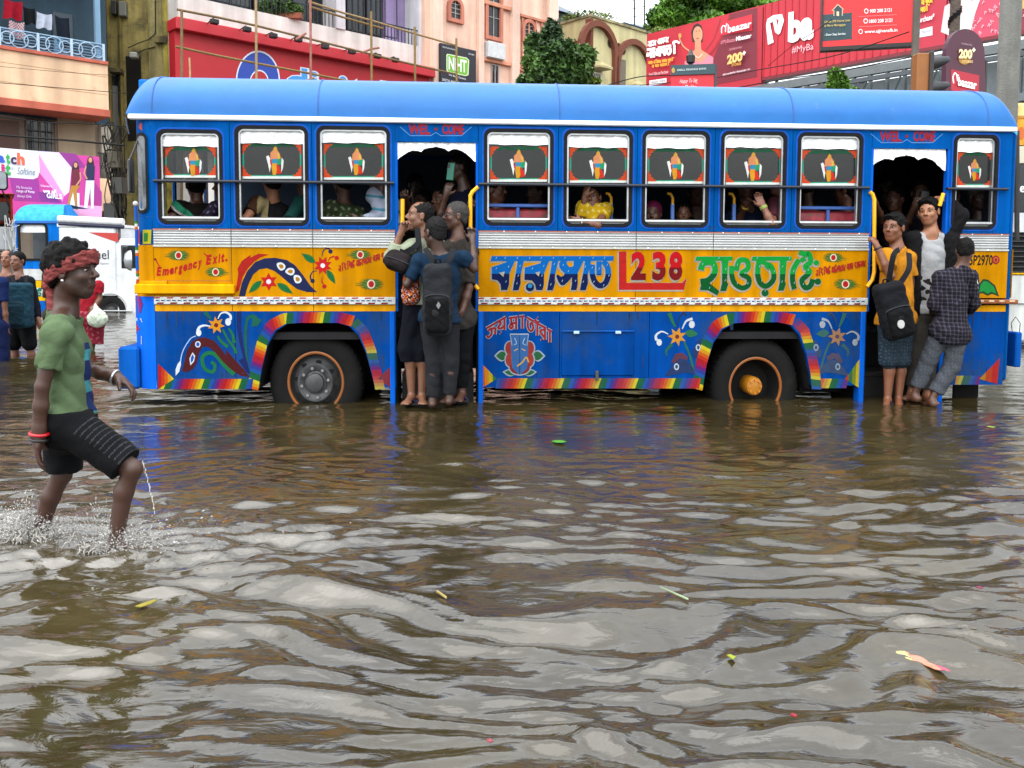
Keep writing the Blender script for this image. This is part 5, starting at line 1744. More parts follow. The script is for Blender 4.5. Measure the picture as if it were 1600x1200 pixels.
A_.poly([(797, 523), (826, 523), (824, 575), (812, 586), (800, 575)], C('#2f5f9a'))
A_.stroke([(797, 522), (826, 522)], 1.6, C('#a9b4bb')); A_.stroke([(797, 522), (800, 540)], 1.2, C('#8fa0ac')); A_.stroke([(826, 522), (823, 540)], 1.2, C('#8fa0ac'))
A_.stroke([(812, 524), (812, 584)], 1.0, C('#17304f')); 
for sgn in (-1, 1):
 A_.stroke([(812 + sgn * 8, 528), (812 + sgn * 5, 536), (812 + sgn * 9, 539)], 1.1, C('#9fc0d8'), 3); A_.stroke([(812 + sgn * 3, 545), (812 + sgn * 9, 548)], 1.4, C('#c8a060'))
A_.stroke([(808, 572), (816, 566), (822, 558), (826, 566)], 2.2, C('#c89a3c'), 4)
A_.build('hibiscus_painting', bus)
# skirt paintings
def curl(A_, pts, e, c_, w=1.2, w2=3.8, r=4):
 A_.stroke(pts, w, c_, 6, w2=w2); A_.disc(e[0], e[1], r, c_, r * 1.25)
A_ = Art(FB_, YB, 0.00006)
k, ox, oy = 0.1, 260, 480
q = lambda L_: [(ox + a * k, oy + b * k) for a, b in L_]
GB, GB2 = C('#0a5a48'), C('#0e6a3c')
A_.stroke(q([(600, 70), (640, 120), (700, 190)]), 8, GB, 4, w2=3)
for pts in ([(800, 450), (860, 540), (960, 620)], [(880, 350), (960, 500), (1060, 640), (1090, 720)], [(970, 330), (1030, 420), (1060, 560)]):
 A_.stroke(q(pts), 3, GB2, 5, w2=5)
A_.stroke(q([(1260, 860), (1240, 600), (1240, 350), (1270, 180), (1350, 140), (1400, 180), (1380, 240)]), 3, GB, 6, w2=7)
A_.poly(q([(1350, 120), (1490, 200), (1420, 300), (1330, 300)]), GB)
A_.stroke(q([(1060, 1050), (900, 900), (760, 740), (640, 720), (560, 800), (600, 960), (720, 1010), (760, 920), (700, 850)]), 7, GB2, 6, w2=5)
A_.poly(q([(1095, 60), (1170, 60), (1170, 350), (1200, 600), (1260, 850), (1310, 1060), (1240, 1000), (1130, 830), (1200, 790), (1130, 500), (1100, 300)]), C('#081f5c'))
A_.poly(q([(245, 1000), (280, 860), (320, 680), (400, 540), (500, 480), (600, 470), (740, 520), (850, 640), (935, 760), (925, 655), (1040, 790), (1180, 940), (1300, 1090), (1160, 1070), (1020, 980), (880, 850), (760, 700), (650, 615), (560, 620), (510, 720), (480, 860), (420, 960), (320, 1015)]), C('#4a0a10'))
A_.disc(ox + 49.2, oy + 58, 4.3, C('#c8d2e0'), 5); A_.disc(ox + 49.2, oy + 58, 2.6, C('#0a4aa8'), 3.2)
A_.poly(q([(375, 910), (360, 800), (410, 705), (450, 760), (430, 850)]), C('#c8d2e0')); A_.poly(q([(385, 870), (380, 790), (412, 735), (432, 780), (415, 840)]), C('#0a4aa8'))
A_.stroke(q([(460, 450), (380, 490), (290, 620), (240, 740), (220, 860)]), 1.6, C('#9fc0e8'), 6)
A_.poly(q([(215, 840), (230, 890), (200, 1010), (145, 1070), (145, 970), (175, 890)]), WHT)
curl(A_, q([(690, 300), (600, 285), (520, 310), (490, 370)]), (ox + 50.5, oy + 40), WHT, 1.6, 5, 4.2)
curl(A_, q([(805, 180), (850, 100), (930, 80), (1000, 130), (1000, 200)]), (ox + 96.5, oy + 23), WHT, 1.4, 4.5, 4.6)
flower(A_, ox + 77.8, oy + 28.2, 14, C('#d08a10'), C('#6a1410'), 7, 0.1, 0.5, 0.24)
A_.build('skirt_painting', bus)
def posy(cx, cy, mir, fade):
 A_ = Art(FB_, YB, 0.00006)
 f = lambda h_: tuple(a * (1 - fade) + b * fade for a, b in zip(C(h_), C('#3c5068')))
 X = lambda a, b: (cx + mir * a, cy + b)
 A_.stroke([X(-12, -37), X(-9, -28), X(-3, -15)], 7, f('#13693a'), 4, w2=3)
 leafp(A_, *X(12, -6), *X(33, -4), 6, f('#1a6b3c'))
 A_.stroke([X(-8, 12), X(-17, 22), X(-16, 30)], 6, f('#155c44'), 4, w2=2)
 A_.stroke([X(11, 8), X(20, 30), X(27, 58)], 3, f('#1a6248'), 5, w2=4)
 curl(A_, [X(-14, -4), X(-24, -8), X(-33, -2), X(-32, 6)], X(-28, 9), f('#d4d8dc'), 1.4, 4.5, 4.2)
 curl(A_, [X(8, -12), X(14, -24), X(24, -28)], X(23, -19), f('#d4d8dc'), 1.4, 4.5, 4.6)
 A_.stroke([X(0, -18), X(4, -30), X(10, -37), X(14, -33)], 1, f('#141f30'), 5, w2=3.5)
 A_.poly([X(-9, 40), X(-3, 27), X(8, 25), X(17, 32), X(15, 38), X(4, 34), X(-5, 42)], f('#5a2a38'))
 A_.poly([X(-20, 62), X(-6, 44), X(2, 36), X(14, 36), X(24, 48), X(30, 60), X(18, 56), X(6, 57)], f('#1a2f5c'))
 A_.poly([X(24, 22), X(32, 8), X(42, 2), X(41, 16), X(33, 30), X(26, 34)], f('#152a5c'))
 for (a, b) in ((-1, 47), (33, 17)):
  A_.disc(*X(a, b), 4, f('#b8c4d0'), 5.4); A_.disc(*X(a, b), 2.2, f('#23406e'), 3.2)
 flower(A_, cx, cy, 15, f('#d08c14'), f('#6a1c10'), 7, 0.5, 0.5, 0.22)
 A_.build('skirt_painting', bus)
posy(1058, 526, 1, 0.12); posy(1308, 526, -1, 0.55)
# rainbow borders
RB = ['#a0101a', '#b82c0c', '#c0560a', '#c08a08', '#c4b418', '#0a5a2c', '#0a5438', '#0e4c98', '#283488', '#641468', '#94103a']
def rainbow(path, w, name='rainbow_border', slant=0.35, phase=0, fade=0.0, step=5.2):
 P_ = np.array(path, float)
 d = np.concatenate([[0], np.cumsum(np.hypot(*np.diff(P_, axis=0).T))])
 A_ = Art(FB_, YB - 0.0005, 0.00003)
 n = max(2, int(d[-1] / step))
 us = np.linspace(0, d[-1], n + 1)
 def pt(u, side):
  u = min(max(u, 0), d[-1])
  x, y = np.interp(u, d, P_[:, 0]), np.interp(u, d, P_[:, 1])
  x2, y2 = np.interp(min(u + 2, d[-1]), d, P_[:, 0]), np.interp(min(u + 2, d[-1]), d, P_[:, 1])
  x1, y1 = np.interp(max(u - 2, 0), d, P_[:, 0]), np.interp(max(u - 2, 0), d, P_[:, 1])
  l = math.hypot(x2 - x1, y2 - y1) or 1
  return (x + (y2 - y1) / l * side * w / 2, y - (x2 - x1) / l * side * w / 2)
 for i in range(n):
  s_ = slant * w / 2
  c_ = C(RB[(i + phase) % len(RB)])
  fd = fade * (0.6 + 0.4 * math.sin(i * 0.7))
  c_ = tuple(a * (1 - fd) + b * fd for a, b in zip(c_, C('#4a5a70')))
  A_.poly([pt(us[i] - s_, -1), pt(us[i + 1] - s_, -1), pt(us[i + 1] + s_, 1), pt(us[i] + s_, 1)], c_)
 A_.build(name, bus)
def grow(arch, d_):
 cx = sum(p[0] for p in arch) / len(arch)
 return [(p[0] + (d_ if p[0] > cx else -d_) * min(1, abs(p[0] - cx) / 60), p[1] - d_ * (0 if p[1] > 600 else min(1, (609 - p[1]) / 90))) for p in arch]
rainbow([(248, 600), (268, 600), (396, 600)], 16, phase=3)
def tri(pts, cols):
 A_ = Art(FB_, YB - 0.001, 0.00003)
 (ax, ay), (bx, by), (cx, cy) = pts
 n = len(cols)
 for i in range(n):
  t0, t1 = i / n, (i + 1) / n
  A_.poly([(ax + (bx - ax) * t0, ay + (by - ay) * t0), (ax + (bx - ax) * t1, ay + (by - ay) * t1), (cx + (bx - cx) * t1, cy + (by - cy) * t1), (cx + (bx - cx) * t0, cy + (by - cy) * t0)], C(cols[i]))
 A_.build('rainbow_corner', bus)
tri([(247, 568), (272, 592), (247, 608)], RB[:5]); tri([(615, 568), (590, 592), (612, 607)], ['#7a2030', '#7c2c34', '#6a3448'])
tri([(750, 565), (776, 592), (752, 607)], ['#c0450e', '#c87a10', '#b8a010', '#2a6a34']); tri([(1344, 560), (1320, 592), (1342, 606)], ['#b8a010', '#6a7a20', '#2c6040', '#a03818'])
tri([(1562, 560), (1530, 592), (1558, 600)], ['#a8201c', '#a83a18', '#a07014']); tri([(1472, 566), (1492, 590), (1472, 605)], ['#7c1f2c', '#80242c', '#6a3038'])
rainbow([(774, 599), (880, 599), (1095, 599)], 16, phase=7, fade=0.2)
rainbow([(1270, 599), (1325, 599)], 15, phase=0, fade=0.25)
rainbow([(1492, 594), (1532, 594)], 14, phase=3, fade=0.4)
rainbow(grow(ARCH1, 8)[:-4], 17, phase=2, slant=0.2); rainbow(grow(ARCH1, 8)[7:], 15, phase=5, slant=0.2, fade=0.35)
rainbow(grow(ARCH2, 8)[:-4], 17, phase=3, slant=0.2); rainbow(grow(ARCH2, 8)[7:], 15, phase=8, slant=0.2, fade=0.25)
# WEL COME over the doors
for (cx, cy) in ((681, 202), (1417, 213)):
 for s_, a, b in (('WEL', -43, -9), ('COME', 10, 44)):
  text(s_, FB_, (cx + a, cy + 7), (cx + b, cy + 7.5), C('#a81c24'), -0.002, 'welcome_lettering', bus, bold=0.04, material=M_ART, h=15)
 A_ = Art(FB_, -0.0022, 0.00005)
 A_.stroke([(cx - 56, cy - 4), (cx - 40, cy + 10), (cx - 8, cy + 10), (cx, cy + 5), (cx + 8, cy + 10), (cx + 40, cy + 10), (cx + 56, cy - 4)], 1.1, C('#5f9ad8'))
 A_.disc(cx, cy, 2.6, C('#8a1c30'))
 A_.build('welcome_border', bus)
# rear belt: number, wheel emblem, green tuft
text('25P2970', FB_, (1508, 414), (1551, 414), C('#140c10'), YA, 'number_lettering', bus, bold=0.02, material=M_ART, h=15.5)
A_ = Art(FB_, YA, 0.00005)
for cx in (1484, 1556):
 A_ = Art(FB_, YA, 0.00005); A_.disc(cx, 406, 6, C('#9c1c20'), 7); A_.disc(cx, 406, 3.6, C('#c8762a'), 4.2); A_.disc(cx, 406, 2.4, C('#8c1418'), 3); A_.build('number_rosette', bus)
A_ = Art(FB_, YA, 0.00005)
A_.poly([(1518, 448), (1519, 424), (1524, 421), (1529, 428), (1531, 446)], C('#20304a')); A_.poly([(1520, 446), (1521, 428), (1525, 427), (1529, 444)], C('#d8dcd8'))
A_.poly([(1528, 459), (1530, 444), (1536, 436), (1544, 437), (1555, 446), (1561, 463), (1550, 459), (1543, 462), (1536, 458)], C('#0e3c22')); A_.poly([(1530, 457), (1532, 445), (1537, 439), (1543, 440), (1553, 448), (1557, 459), (1549, 456), (1543, 459), (1537, 455)], C('#158a3a'))
A_.disc(1522, 452, 8.5, C('#14202e'), 11.5); A_.disc(1522, 452, 7, C('#c4ccc8'), 10); A_.disc(1522, 452, 3, C('#1c3f7c'), 4.4)
for k_ in range(16):
 t = 2 * math.pi * k_ / 16
 A_.stroke([(1522 + 3 * math.cos(t), 452 + 4.4 * math.sin(t)), (1522 + 6.6 * math.cos(t), 452 + 9.4 * math.sin(t))], 0.8, C('#1c3f7c'))
A_.disc(1510, 458, 5, C('#b81c14'), 5.5)
A_.build('belt_painting', bus)
# stickers on the nose
A_ = Art(FB_, -0.001, 0.00005)
mb = MB()
def nose(pts, col, name='nose_sticker'):
 m_ = MB(); q_ = [S(*p, 0.0) for p in pts]
 xm = lambda x: 0.30 * (1 - math.sqrt(max(0, 1 - (max(0, X0 - x) / (X0 - XL + 0.05)) ** 2)))
 x0_, x1_ = min(p[0] for p in q_), max(p[0] for p in q_)
 m_.add([(p[0], xm(p[0]) - 0.006, p[1]) for p in q_], [tuple(range(len(q_)))], C(col)); m_.build(name, M_ART, bus)
nose([(222, 381), (236, 381), (237, 359), (222, 359)], '#b8b012'); nose([(224, 377), (230, 377), (231, 364), (224, 364)], '#1d7a34')
nose([(206, 381), (216, 381), (216, 359), (206, 359)], '#94205a'); nose([(202, 492), (216, 490), (221, 475), (215, 463), (203, 463)], '#8f1c6c')
nose([(204, 503), (221, 504), (218, 498), (204, 498)], '#b8c8dc'); nose([(203, 522), (213, 515), (204, 506)], '#b01c3c'); nose([(203, 537), (219, 539), (219, 526), (203, 524)], '#b4c4d0')
nose([(203, 448), (214, 448), (208, 434)], '#b84a10')
# dashed trim and lower yellow on the nose are part of the corner; small silver cap below the flag stick
# ------------------------------------------------------------------ the street behind
YAW1 = math.atan2(0.681, 0.732)
def frame_at(px, Y, yaw):
 p = at(px, 415, Y)
 return Frame(p.x, p.y, yaw)
def quadx(fr, y, px0, px1, py0, py1, ref=None):
 """x0,x1,z0,z1 of a box read at its left edge"""
 r = px0 if ref is None else ref
 return fr.x(px0, y), fr.x(px1, y), fr.pl(r, py1, y)[1], fr.pl(r, py0, y)[1]
def bx(fr, par, name, m, col, px0, px1, py0, py1, y0, y1, ref=None, bev=0.0, kind=None):
 x0, x1, z0, z1 = quadx(fr, y0, px0, px1, py0, py1, ref)
 mb = MB()
 (mb.bbox if bev else mb.box)(x0, x1, y0, y1, z0, z1, C(col), *((bev,) if bev else ()))
 return mb.build(name, m, par, kind=kind)
def win(fr, par, px0, px1, py0, py1, frame='#2a2c2e', glass='#30383c', bars=2, y=0.0, grille=False, ref=None):
 x0, x1, z0, z1 = quadx(fr, y, px0, px1, py0, py1, ref)
 w = 0.06
 mb = MB()
 mb.plate([(x0, z0), (x1, z0), (x1, z1), (x0, z1)], [[(x0 + w, z0 + w), (x1 - w, z0 + w), (x1 - w, z1 - w), (x0 + w, z1 - w)]], y - 0.05, y + 0.03, C(frame))
 for k in range(1, bars):
  xx = x0 + (x1 - x0) * k / bars; mb.box(xx - 0.025, xx + 0.025, y - 0.045, y + 0.02, z0 + w, z1 - w, C(frame))
 o = mb.build('window', M_PMET, par)
 mb = MB(); mb.box(x0 + w, x1 - w, y - 0.015, y - 0.01, z0 + w, z1 - w, C(glass)); mb.build('pane', M_WGLASS, o)
 if grille:
  mb = MB(); n = max(3, int((x1 - x0) / 0.16))
  for k in range(n + 1): mb.box(x0 + (x1 - x0) * k / n - 0.012, x0 + (x1 - x0) * k / n + 0.012, y - 0.14, y - 0.12, z0, z1, C('#17181a'))
  for t in (0.05, 0.35, 0.65, 0.95): mb.box(x0, x1, y - 0.145, y - 0.12, z0 + (z1 - z0) * t - 0.012, z0 + (z1 - z0) * t + 0.012, C('#17181a'))
  mb.build('grille', M_PMET, o)
 return o
# --- corner building with the balcony (left)
F1 = frame_at(0, 26, YAW1)
b1 = thing('balcony_building', 'peach building with coral edged balcony and washing behind a blue grey railing', 'building', F1)
XE = F1.x(177)
zA, zB = F1.pl(0, 72, -1.2)[1], F1.pl(0, 152, -1.2)[1]
mb = MB(); mb.box(-12, XE, 0, 7, -0.4, zB - 0.3, C('#857a6c')); mb.build('lower_wall', M_WALL, b1)
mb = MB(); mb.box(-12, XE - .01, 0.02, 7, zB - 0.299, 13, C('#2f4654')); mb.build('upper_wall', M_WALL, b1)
mb = MB(); mb.box(-12, F1.x(177, -1.2), -1.2, 0.0, zB, zA - 0.08, C('#dcb896')); mb.build('balcony_wall', M_WALL, b1)
for k, py in enumerate((97, 127)):
 zz = F1.pl(0, py, -1.2)[1]; mb = MB(); mb.box(-12, F1.x(176, -1.2), -1.204, -1.2005, zz, zz + 0.012, C('#9a7448')); mb.build('groove', M_WALL, b1)
mb = MB(); mb.bbox(-12, F1.x(178, -1.25), -1.27, 0.05, zA - 0.08, zA + 0.02, C('#b35c48'), 0.01)
mb.build('coping', M_WALL, b1)
mb = MB(); mb.bbox(-12, F1.x(179, -1.25), -1.27, -0.0, zB - 0.22, zB - 0.001, C('#b35c48'), 0.01); mb.build('coping', M_WALL, b1)
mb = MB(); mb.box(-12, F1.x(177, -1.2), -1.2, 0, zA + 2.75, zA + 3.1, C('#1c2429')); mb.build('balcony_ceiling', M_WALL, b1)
mb = MB(); mb.box(F1.x(160), XE, -0.25, 0, -0.4, zB - 0.3, C('#a8a294')); mb.build('corner_column', M_OLDW, b1)
mb = MB(); mb.box(F1.x(160, -1.1), F1.x(168, -1.1), -1.1, -0.95, zA, zA + 2.75, C('#6f8fa8')); mb.build('corner_column', M_WALL, b1)
yr = -1.1
x0, x1 = -6, F1.x(172, yr)
zr0, zr1 = zA + 0.02, F1.pl(0, 42, yr)[1]
mb = MB(); mb.box(x0, x1, yr - .03, yr + .03, zr1 - 0.03, zr1, C('#7f9fb8'))
for k in range(6): mb.box(x0, x1, yr - .012, yr + .012, zr0 + (zr1 - zr0) * (k + .5) / 6.5, zr0 + (zr1 - zr0) * (k + .5) / 6.5 + .02, C('#5f7d96'))
mb.build('railing', M_PMET, b1)
for px in (-30, 12, 71, 122, 171):
 xx = F1.x(px, yr); mb = MB(); mb.box(xx - .035, xx + .035, yr - .035, yr + .035, zr0, zr1, C('#9db6c8')); mb.build('railing_post', M_PMET, b1)
for px in (-12, 42, 96, 146):
 xx = F1.x(px, yr); zc_ = (zr0 + zr1) / 2
 mb = MB()
 for dx in (-.3, 0, .3):
  r_ = .17 if dx else .24
  mb.tube([(xx + dx + r_ * math.cos(t), yr - .02, zc_ + r_ * math.sin(t)) for t in [2 * math.pi * i / 14 for i in range(15)]], .018, C('#8fa8bc'), 5, False)
 mb.build('railing_ornament', M_PMET, b1)
bx(F1, b1, 'door', M_PMET, '#33414a', 95, 125, 20, 92, -0.06, 0.0)
bx(F1, b1, 'door', M_PMET, '#4a2c1e', -10, 37, 186, 262, -0.05, 0.0)
win(F1, b1, 46, 90, 184, 240, frame='#6b5f50', glass='#4a4a46', bars=2, grille=True)
bx(F1, b1, 'wall_panel', M_WALL, '#9c8c74', 97, 155, 180, 260, -0.04, 0.0)
mb = MB(); zz = F1.pl(150, 278, -1.1)[1]
mb.box(F1.x(90, -1.1), F1.x(176, -1.1), -1.1, -0.0, zz - 1.0, zz, C('#dcb896')); mb.build('lower_parapet', M_WALL, b1)
mb = MB()
for k in range(9):
 xx = F1.x(160 + k * 2, -1.1); mb.box(xx - .01, xx + .01, -1.1, -1.08, zz, zz + .75, C('#22201e'))
mb.box(F1.x(158, -1.1), F1.x(177, -1.1), -1.11, -1.07, zz + .74, zz + .79, C('#22201e'))
mb.box(F1.x(158, -1.1), F1.x(177, -1.1), -1.11, -1.07, zz + .37, zz + .40, C('#22201e')); mb.build('lower_railing', M_PMET, b1)
# washing
yl = -0.75
def cloth(px0, px1, py0, py1, col, lab, name='washing', alt=None, curve=0):
 o_ = thing(name, lab, 'laundry', F1, group='washing hung on the balcony')
 xa, xb = F1.x(px0, yl), F1.x(px1, yl); zt_, zb_ = F1.pl(px0, py0, yl)[1], F1.pl(px0, py1, yl)[1]
 mb = MB(); n, m_ = 12, 10
 vs_ = []
 for i in range(n + 1):
  for j in range(m_ + 1):
   u, v = i / n, j / m_
   vs_.append((xa + (xb - xa) * (u + .04 * math.sin(v * 3 + px0)), yl + .05 * math.sin(u * 9 + px0) * (.3 + v), zt_ + (zb_ - zt_) * v - .05 * math.sin(u * 3.1) - .04 * v * math.sin(u * 7 + px0)))
 for i in range(n):
  for j in range(m_):
   c_ = C(alt) if alt and (i + j) % 2 else C(col)
   mb.add([vs_[i * (m_ + 1) + j], vs_[(i + 1) * (m_ + 1) + j], vs_[(i + 1) * (m_ + 1) + j + 1], vs_[i * (m_ + 1) + j + 1]], [(0, 1, 2, 3)], c_)
 mb.build('cloth', M_CLOTH, o_, smooth='all')
cloth(20, 48, 0, 28, '#a0162a', 'red cloth hung out to dry on the balcony')
cloth(28, 51, 33, 57, '#a86070', 'red and white checked cloth hanging over the balcony rail', alt='#c8c0c0')
cloth(50, 68, 12, 36, '#14181c', 'black garment drying between the red and the white cloth')
cloth(70, 93, 20, 43, '#c2cadb', 'white towel hung on the balcony line')
cloth(99, 121, 26, 70, '#1c2430', 'dark skirt hanging on the balcony')
cloth(95, 113, 56, 84, '#6f97b8', 'pale blue cloth hanging low on the balcony')
# --- advertising banner with two women, in front of that building
bn = thing('advertising_banner', 'pink and white advertising banner with two standing women, under the balcony', 'banner', F1)
yb_ = -2.3
P_ = lambda px, py: F1.pl(px, py, yb_)
xa, xb = F1.x(-70, yb_), F1.x(160, yb_)
zt_, zb_ = P_(0, 232)[1], P_(160, 343)[1]
mb = MB(); mb.box(xa, xb, yb_ + .002, yb_ + .06, zb_, zt_, C('#c43a90')); mb.build('sheet', M_PRINT, bn)
mb = MB()
for px in (5, 155): mb.tube([(F1.x(px, yb_), yb_ + .1, -.4), (F1.x(px, yb_), yb_ + .1, zt_)], .05, C('#3a3a3a'), 6)
mb.build('posts', M_PMET, bn)
A_ = Art(F1, yb_, 0.0008)
A_.poly([(60, 236), (92, 238), (112, 262), (108, 300), (96, 310), (62, 258)], C('#d8c8e4'))
A_.poly([(60, 240), (100, 305), (98, 315), (60, 268)], C('#e68cc0')); A_.poly([(92, 238), (118, 240), (135, 262), (112, 262)], C('#8c2c84'))
A_.poly([(15, 278), (60, 280), (62, 300), (64, 315), (22, 313)], C('#962a88')); A_.poly([(60, 300), (78, 300), (96, 317), (64, 315)], C('#7e2a7c'))
A_.poly([(148, 285), (159, 300), (159, 322), (140, 318)], C('#a02c86')); A_.poly([(100, 320), (159, 322), (159, 341), (98, 338)], C('#dfa0cc'))
A_.poly([(-60, 226), (60, 236), (62, 268), (59, 277), (52, 280), (-60, 272)], C('#dcdfe6'))
A_.poly([(110, 300), (124, 302), (124, 327), (109, 326)], C('#d8dce6'))
for cx, ty, sk_, tp, bt_, by in ((118, 252, '#c49070', '#6b1830', '#b07828', 328), (141, 244, '#c49070', '#161c44', '#d4dae8', 326)):
 A_.poly(spline([(cx - 4, ty + 4), (cx, ty), (cx + 4, ty + 4), (cx + 6, ty + 18), (cx + 3, ty + 20), (cx - 6, ty + 20), (cx - 5, ty + 10)], 3, True), C('#20100c'))
 A_.disc(cx, ty + 6, 2.9, C(sk_), 4.2)
 A_.poly([(cx - 6, ty + 15), (cx - 2, ty + 12), (cx + 3, ty + 12), (cx + 7, ty + 16), (cx + 6, ty + 38), (cx - 7, ty + 38)], C(tp))
 A_.stroke([(cx + 7, ty + 17), (cx + 8, ty + 28), (cx + 1, ty + 38)] if cx < 130 else [(cx - 7, ty + 16), (cx - 10, ty + 27), (cx - 5, ty + 36)], 2.2, C(sk_))
 A_.poly([(cx - 7, ty + 38), (cx + 6, ty + 38), (cx + 5, by), (cx + 1, by), (cx, ty + 50), (cx - 5, by), (cx - 10, by)] if cx > 130 else [(cx - 7, ty + 38), (cx + 7, ty + 38), (cx + 2, ty + 46), (cx + 3, by), (cx, by), (cx - 4, ty + 48), (cx - 12, by), (cx - 15, by)], C(bt_))
A_.build('banner_print', bn, M_PRINT)
for s_, p0, p1, h_, c_, bd in (('a', (-6, 252), (8, 253.5), 14, '#2450b8', .05), ('t', (9.5, 254), (16, 255), 16, '#2c9a40', .06), ('c', (17, 255.5), (26, 256), 15, '#3a1648', .04), ('h', (27, 256), (39, 257), 17, '#d8603a', .05), ('i', (2, 269), (8, 270), 13, '#b8186c', .05), ('t', (9, 272), (17, 273), 18, '#2c9a40', .05), ('BY', (18, 265), (24, 265.5), 4, '#8a8c94', 0), ('Softline', (27, 272), (55, 274), 11, '#6a6c74', 0),
  ('My favourite', (26, 294), (50, 296), 4, '#d8c8e0', 0), ('range of Pants', (26, 300), (54, 302), 4.4, '#e0d4e4', .01), ('Always Girls', (27, 308), (49, 309), 4, '#d8c8e0', 0), ("Haven't", (64, 292), (82, 293), 4, '#ead8ea', 0), ('we all', (67, 301), (88, 302), 6, '#f0e8f0', .03), ('GIRLS', (73, 309), (97, 311), 7.5, '#f0e8f0', .03), ('Softline', (148, 252), (157, 253), 3, '#c03080', 0)):
 text(s_, F1, p0, p1, C(c_), yb_ - .004 - .03, 'lettering', bn, bold=bd, h=h_, shear=0.25 if s_ == 'Softline' else 0)
aw = thing('rolled_awning', 'white rolled awning tube under the pink banner', 'awning', F1)
mb = MB(); p = F1.I @ at(92, 342, 21.5); q_ = F1.I @ at(193, 347, 21.5)
mb.tube([p, q_], .09, C('#d6dadc'), 10); mb.build('roller', M_PMET, aw, smooth=True)
mb = MB(); mb.tube([p - Vector((0, 0, .12)), q_ - Vector((0, 0, .12))], .05, C('#1b1f3c'), 8); mb.build('bracket_rail', M_PMET, aw)
for px in (112, 186):
 mb = MB(); t_ = F1.I @ at(px, 344, 21.6); mb.tube([(t_.x, t_.y, -.4), t_], .035, C('#55585a'), 6); mb.build('pole', M_PMET, aw)
# --- stained olive wall with pipes
F2 = frame_at(176, 30.6, R(8))
b2 = thing('stained_wall_building', 'stained olive yellow building side with rusty pipes and old cables', 'building', F2)
X2 = F2.x(296)
mb = MB(); mb.box(-0.05, X2, 0, 6, -.4, 14, C('#8a7c46')); mb.build('wall', M_OLDW, b2)
for a, b, c_, d_ in ((244, 268, '#8f8452', .28), (268, 284, '#a8983e', .42)):
 mb = MB(); mb.box(F2.x(a), F2.x(b) - .004, -d_, -.001, -.4, 14, C(c_)); mb.build('pilaster', M_OLDW, b2)
bx(F2, b2, 'dark_opening', M_DARK, '#16140e', 205, 228, 88, 220, -.02, -.0)
bx(F2, b2, 'ledge', M_OLDW, '#5c5230', 178, 196, 106, 112, -.5, 0)
bx(F2, b2, 'ledge', M_OLDW, '#6f6438', 250, 268, 56, 66, -.5, -.285)
win(F2, b2, 184, 196, 112, 180, frame='#3a3420', glass='#1a1a18', bars=1)
bx(F2, b2, 'meter_box', M_PMET, '#6a6a60', 196, 207, 2, 25, -.3, 0, bev=.02)
bx(F2, b2, 'meter_box', M_PMET, '#2c2a26', 184, 192, 0, 22, -.3, 0, bev=.02)
for px, r_ in ((179, .07), (197.5, .055), (243, .035)):
 mb = MB(); xx = F2.x(px, -.12)
 mb.tube([(xx, -.12, -.4), (xx, -.12, 13)], r_, C('#7c6c34' if px != 243 else '#3a3830'), 8)
 for zz in np.arange(1, 13, 1.6): mb.tube([(xx, -.12, zz), (xx, -.12, zz + .12)], r_ * 1.25, C('#6a5c30'), 8)
 mb.build('drain_pipe', M_OLDW, b2, smooth=True)
for pts in ([(200, 75), (215, 68), (232, 62), (243, 52), (243, 0)], [(205, 88), (225, 78), (243, 73)], [(262, 60), (258, 35), (262, 0)], [(270, 130), (272, 70), (266, 30), (270, 0)]):
 mb = MB(); mb.tube([(F2.pl(*p, -.32)[0], -.32, F2.pl(*p, -.32)[1]) for p in pts], .018, C('#1d1c18'), 5); mb.build('cable', M_RUB, b2)
bx(F2, b2, 'floodlight', M_PMET, '#8f9088', 210, 222, 81, 90, -.75, -.45, bev=.03)
# --- building with the red shop sign
F3 = frame_at(285, 29.8, YAW1)
b3 = thing('red_sign_building', 'white building with a long red shop sign and dark balcony windows above it', 'building', F3)
X3 = F3.x(657)
zS = F3.pl(285, 28, -.7)[1]; zP = F3.pl(285, -8, 0)[1]
mb = MB(); mb.box(.05, X3, 0, 7, -.4, zP, C('#c9c4be')); mb.build('wall', M_WALL, b3)
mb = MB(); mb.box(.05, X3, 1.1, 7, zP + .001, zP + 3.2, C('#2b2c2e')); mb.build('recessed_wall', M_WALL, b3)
mb = MB(); mb.box(F3.x(600, 1.0), X3, .9, 1.09, zP + .002, zP + 3.2, C('#8a7aa0')); mb.build('recessed_wall', M_WALL, b3)
mb = MB(); mb.box(F3.x(654), F3.x(662), -.12, 1.5, zS - .3, zP + 3.2, C('#c4c4c8')); mb.build('corner_column', M_WALL, b3)
mb = MB(); mb.box(F3.x(528), F3.x(542), -.06, 1.0, zP + .003, zP + 3.2, C('#c4c0c4')); mb.build('balcony_column', M_WALL, b3)
mb = MB(); mb.box(.05, X3, -.0, 2, zP + 3.201, zP + 3.5, C('#b9b6b8')); mb.build('upper_slab', M_WALL, b3)
for a, b in ((300, 398), (402, 454), (462, 526), (545, 572), (575, 598), (602, 622)):
 win(F3, b3, a, b, -80, -8 + (a - 285) * .19 + 6, frame='#1a1c1f', glass='#8f9aa0' if a in (462, 575) else '#23282b', bars=3, y=.95)
mb = MB()
x = .1
while x < X3:
 mb.box(x - .012, x + .012, .0, .03, zP, zP + .62, C('#15171a')); x += .17
mb.box(.06, X3, -.01, .04, zP + .6, zP + .64, C('#15171a')); mb.build('railing', M_PMET, b3)
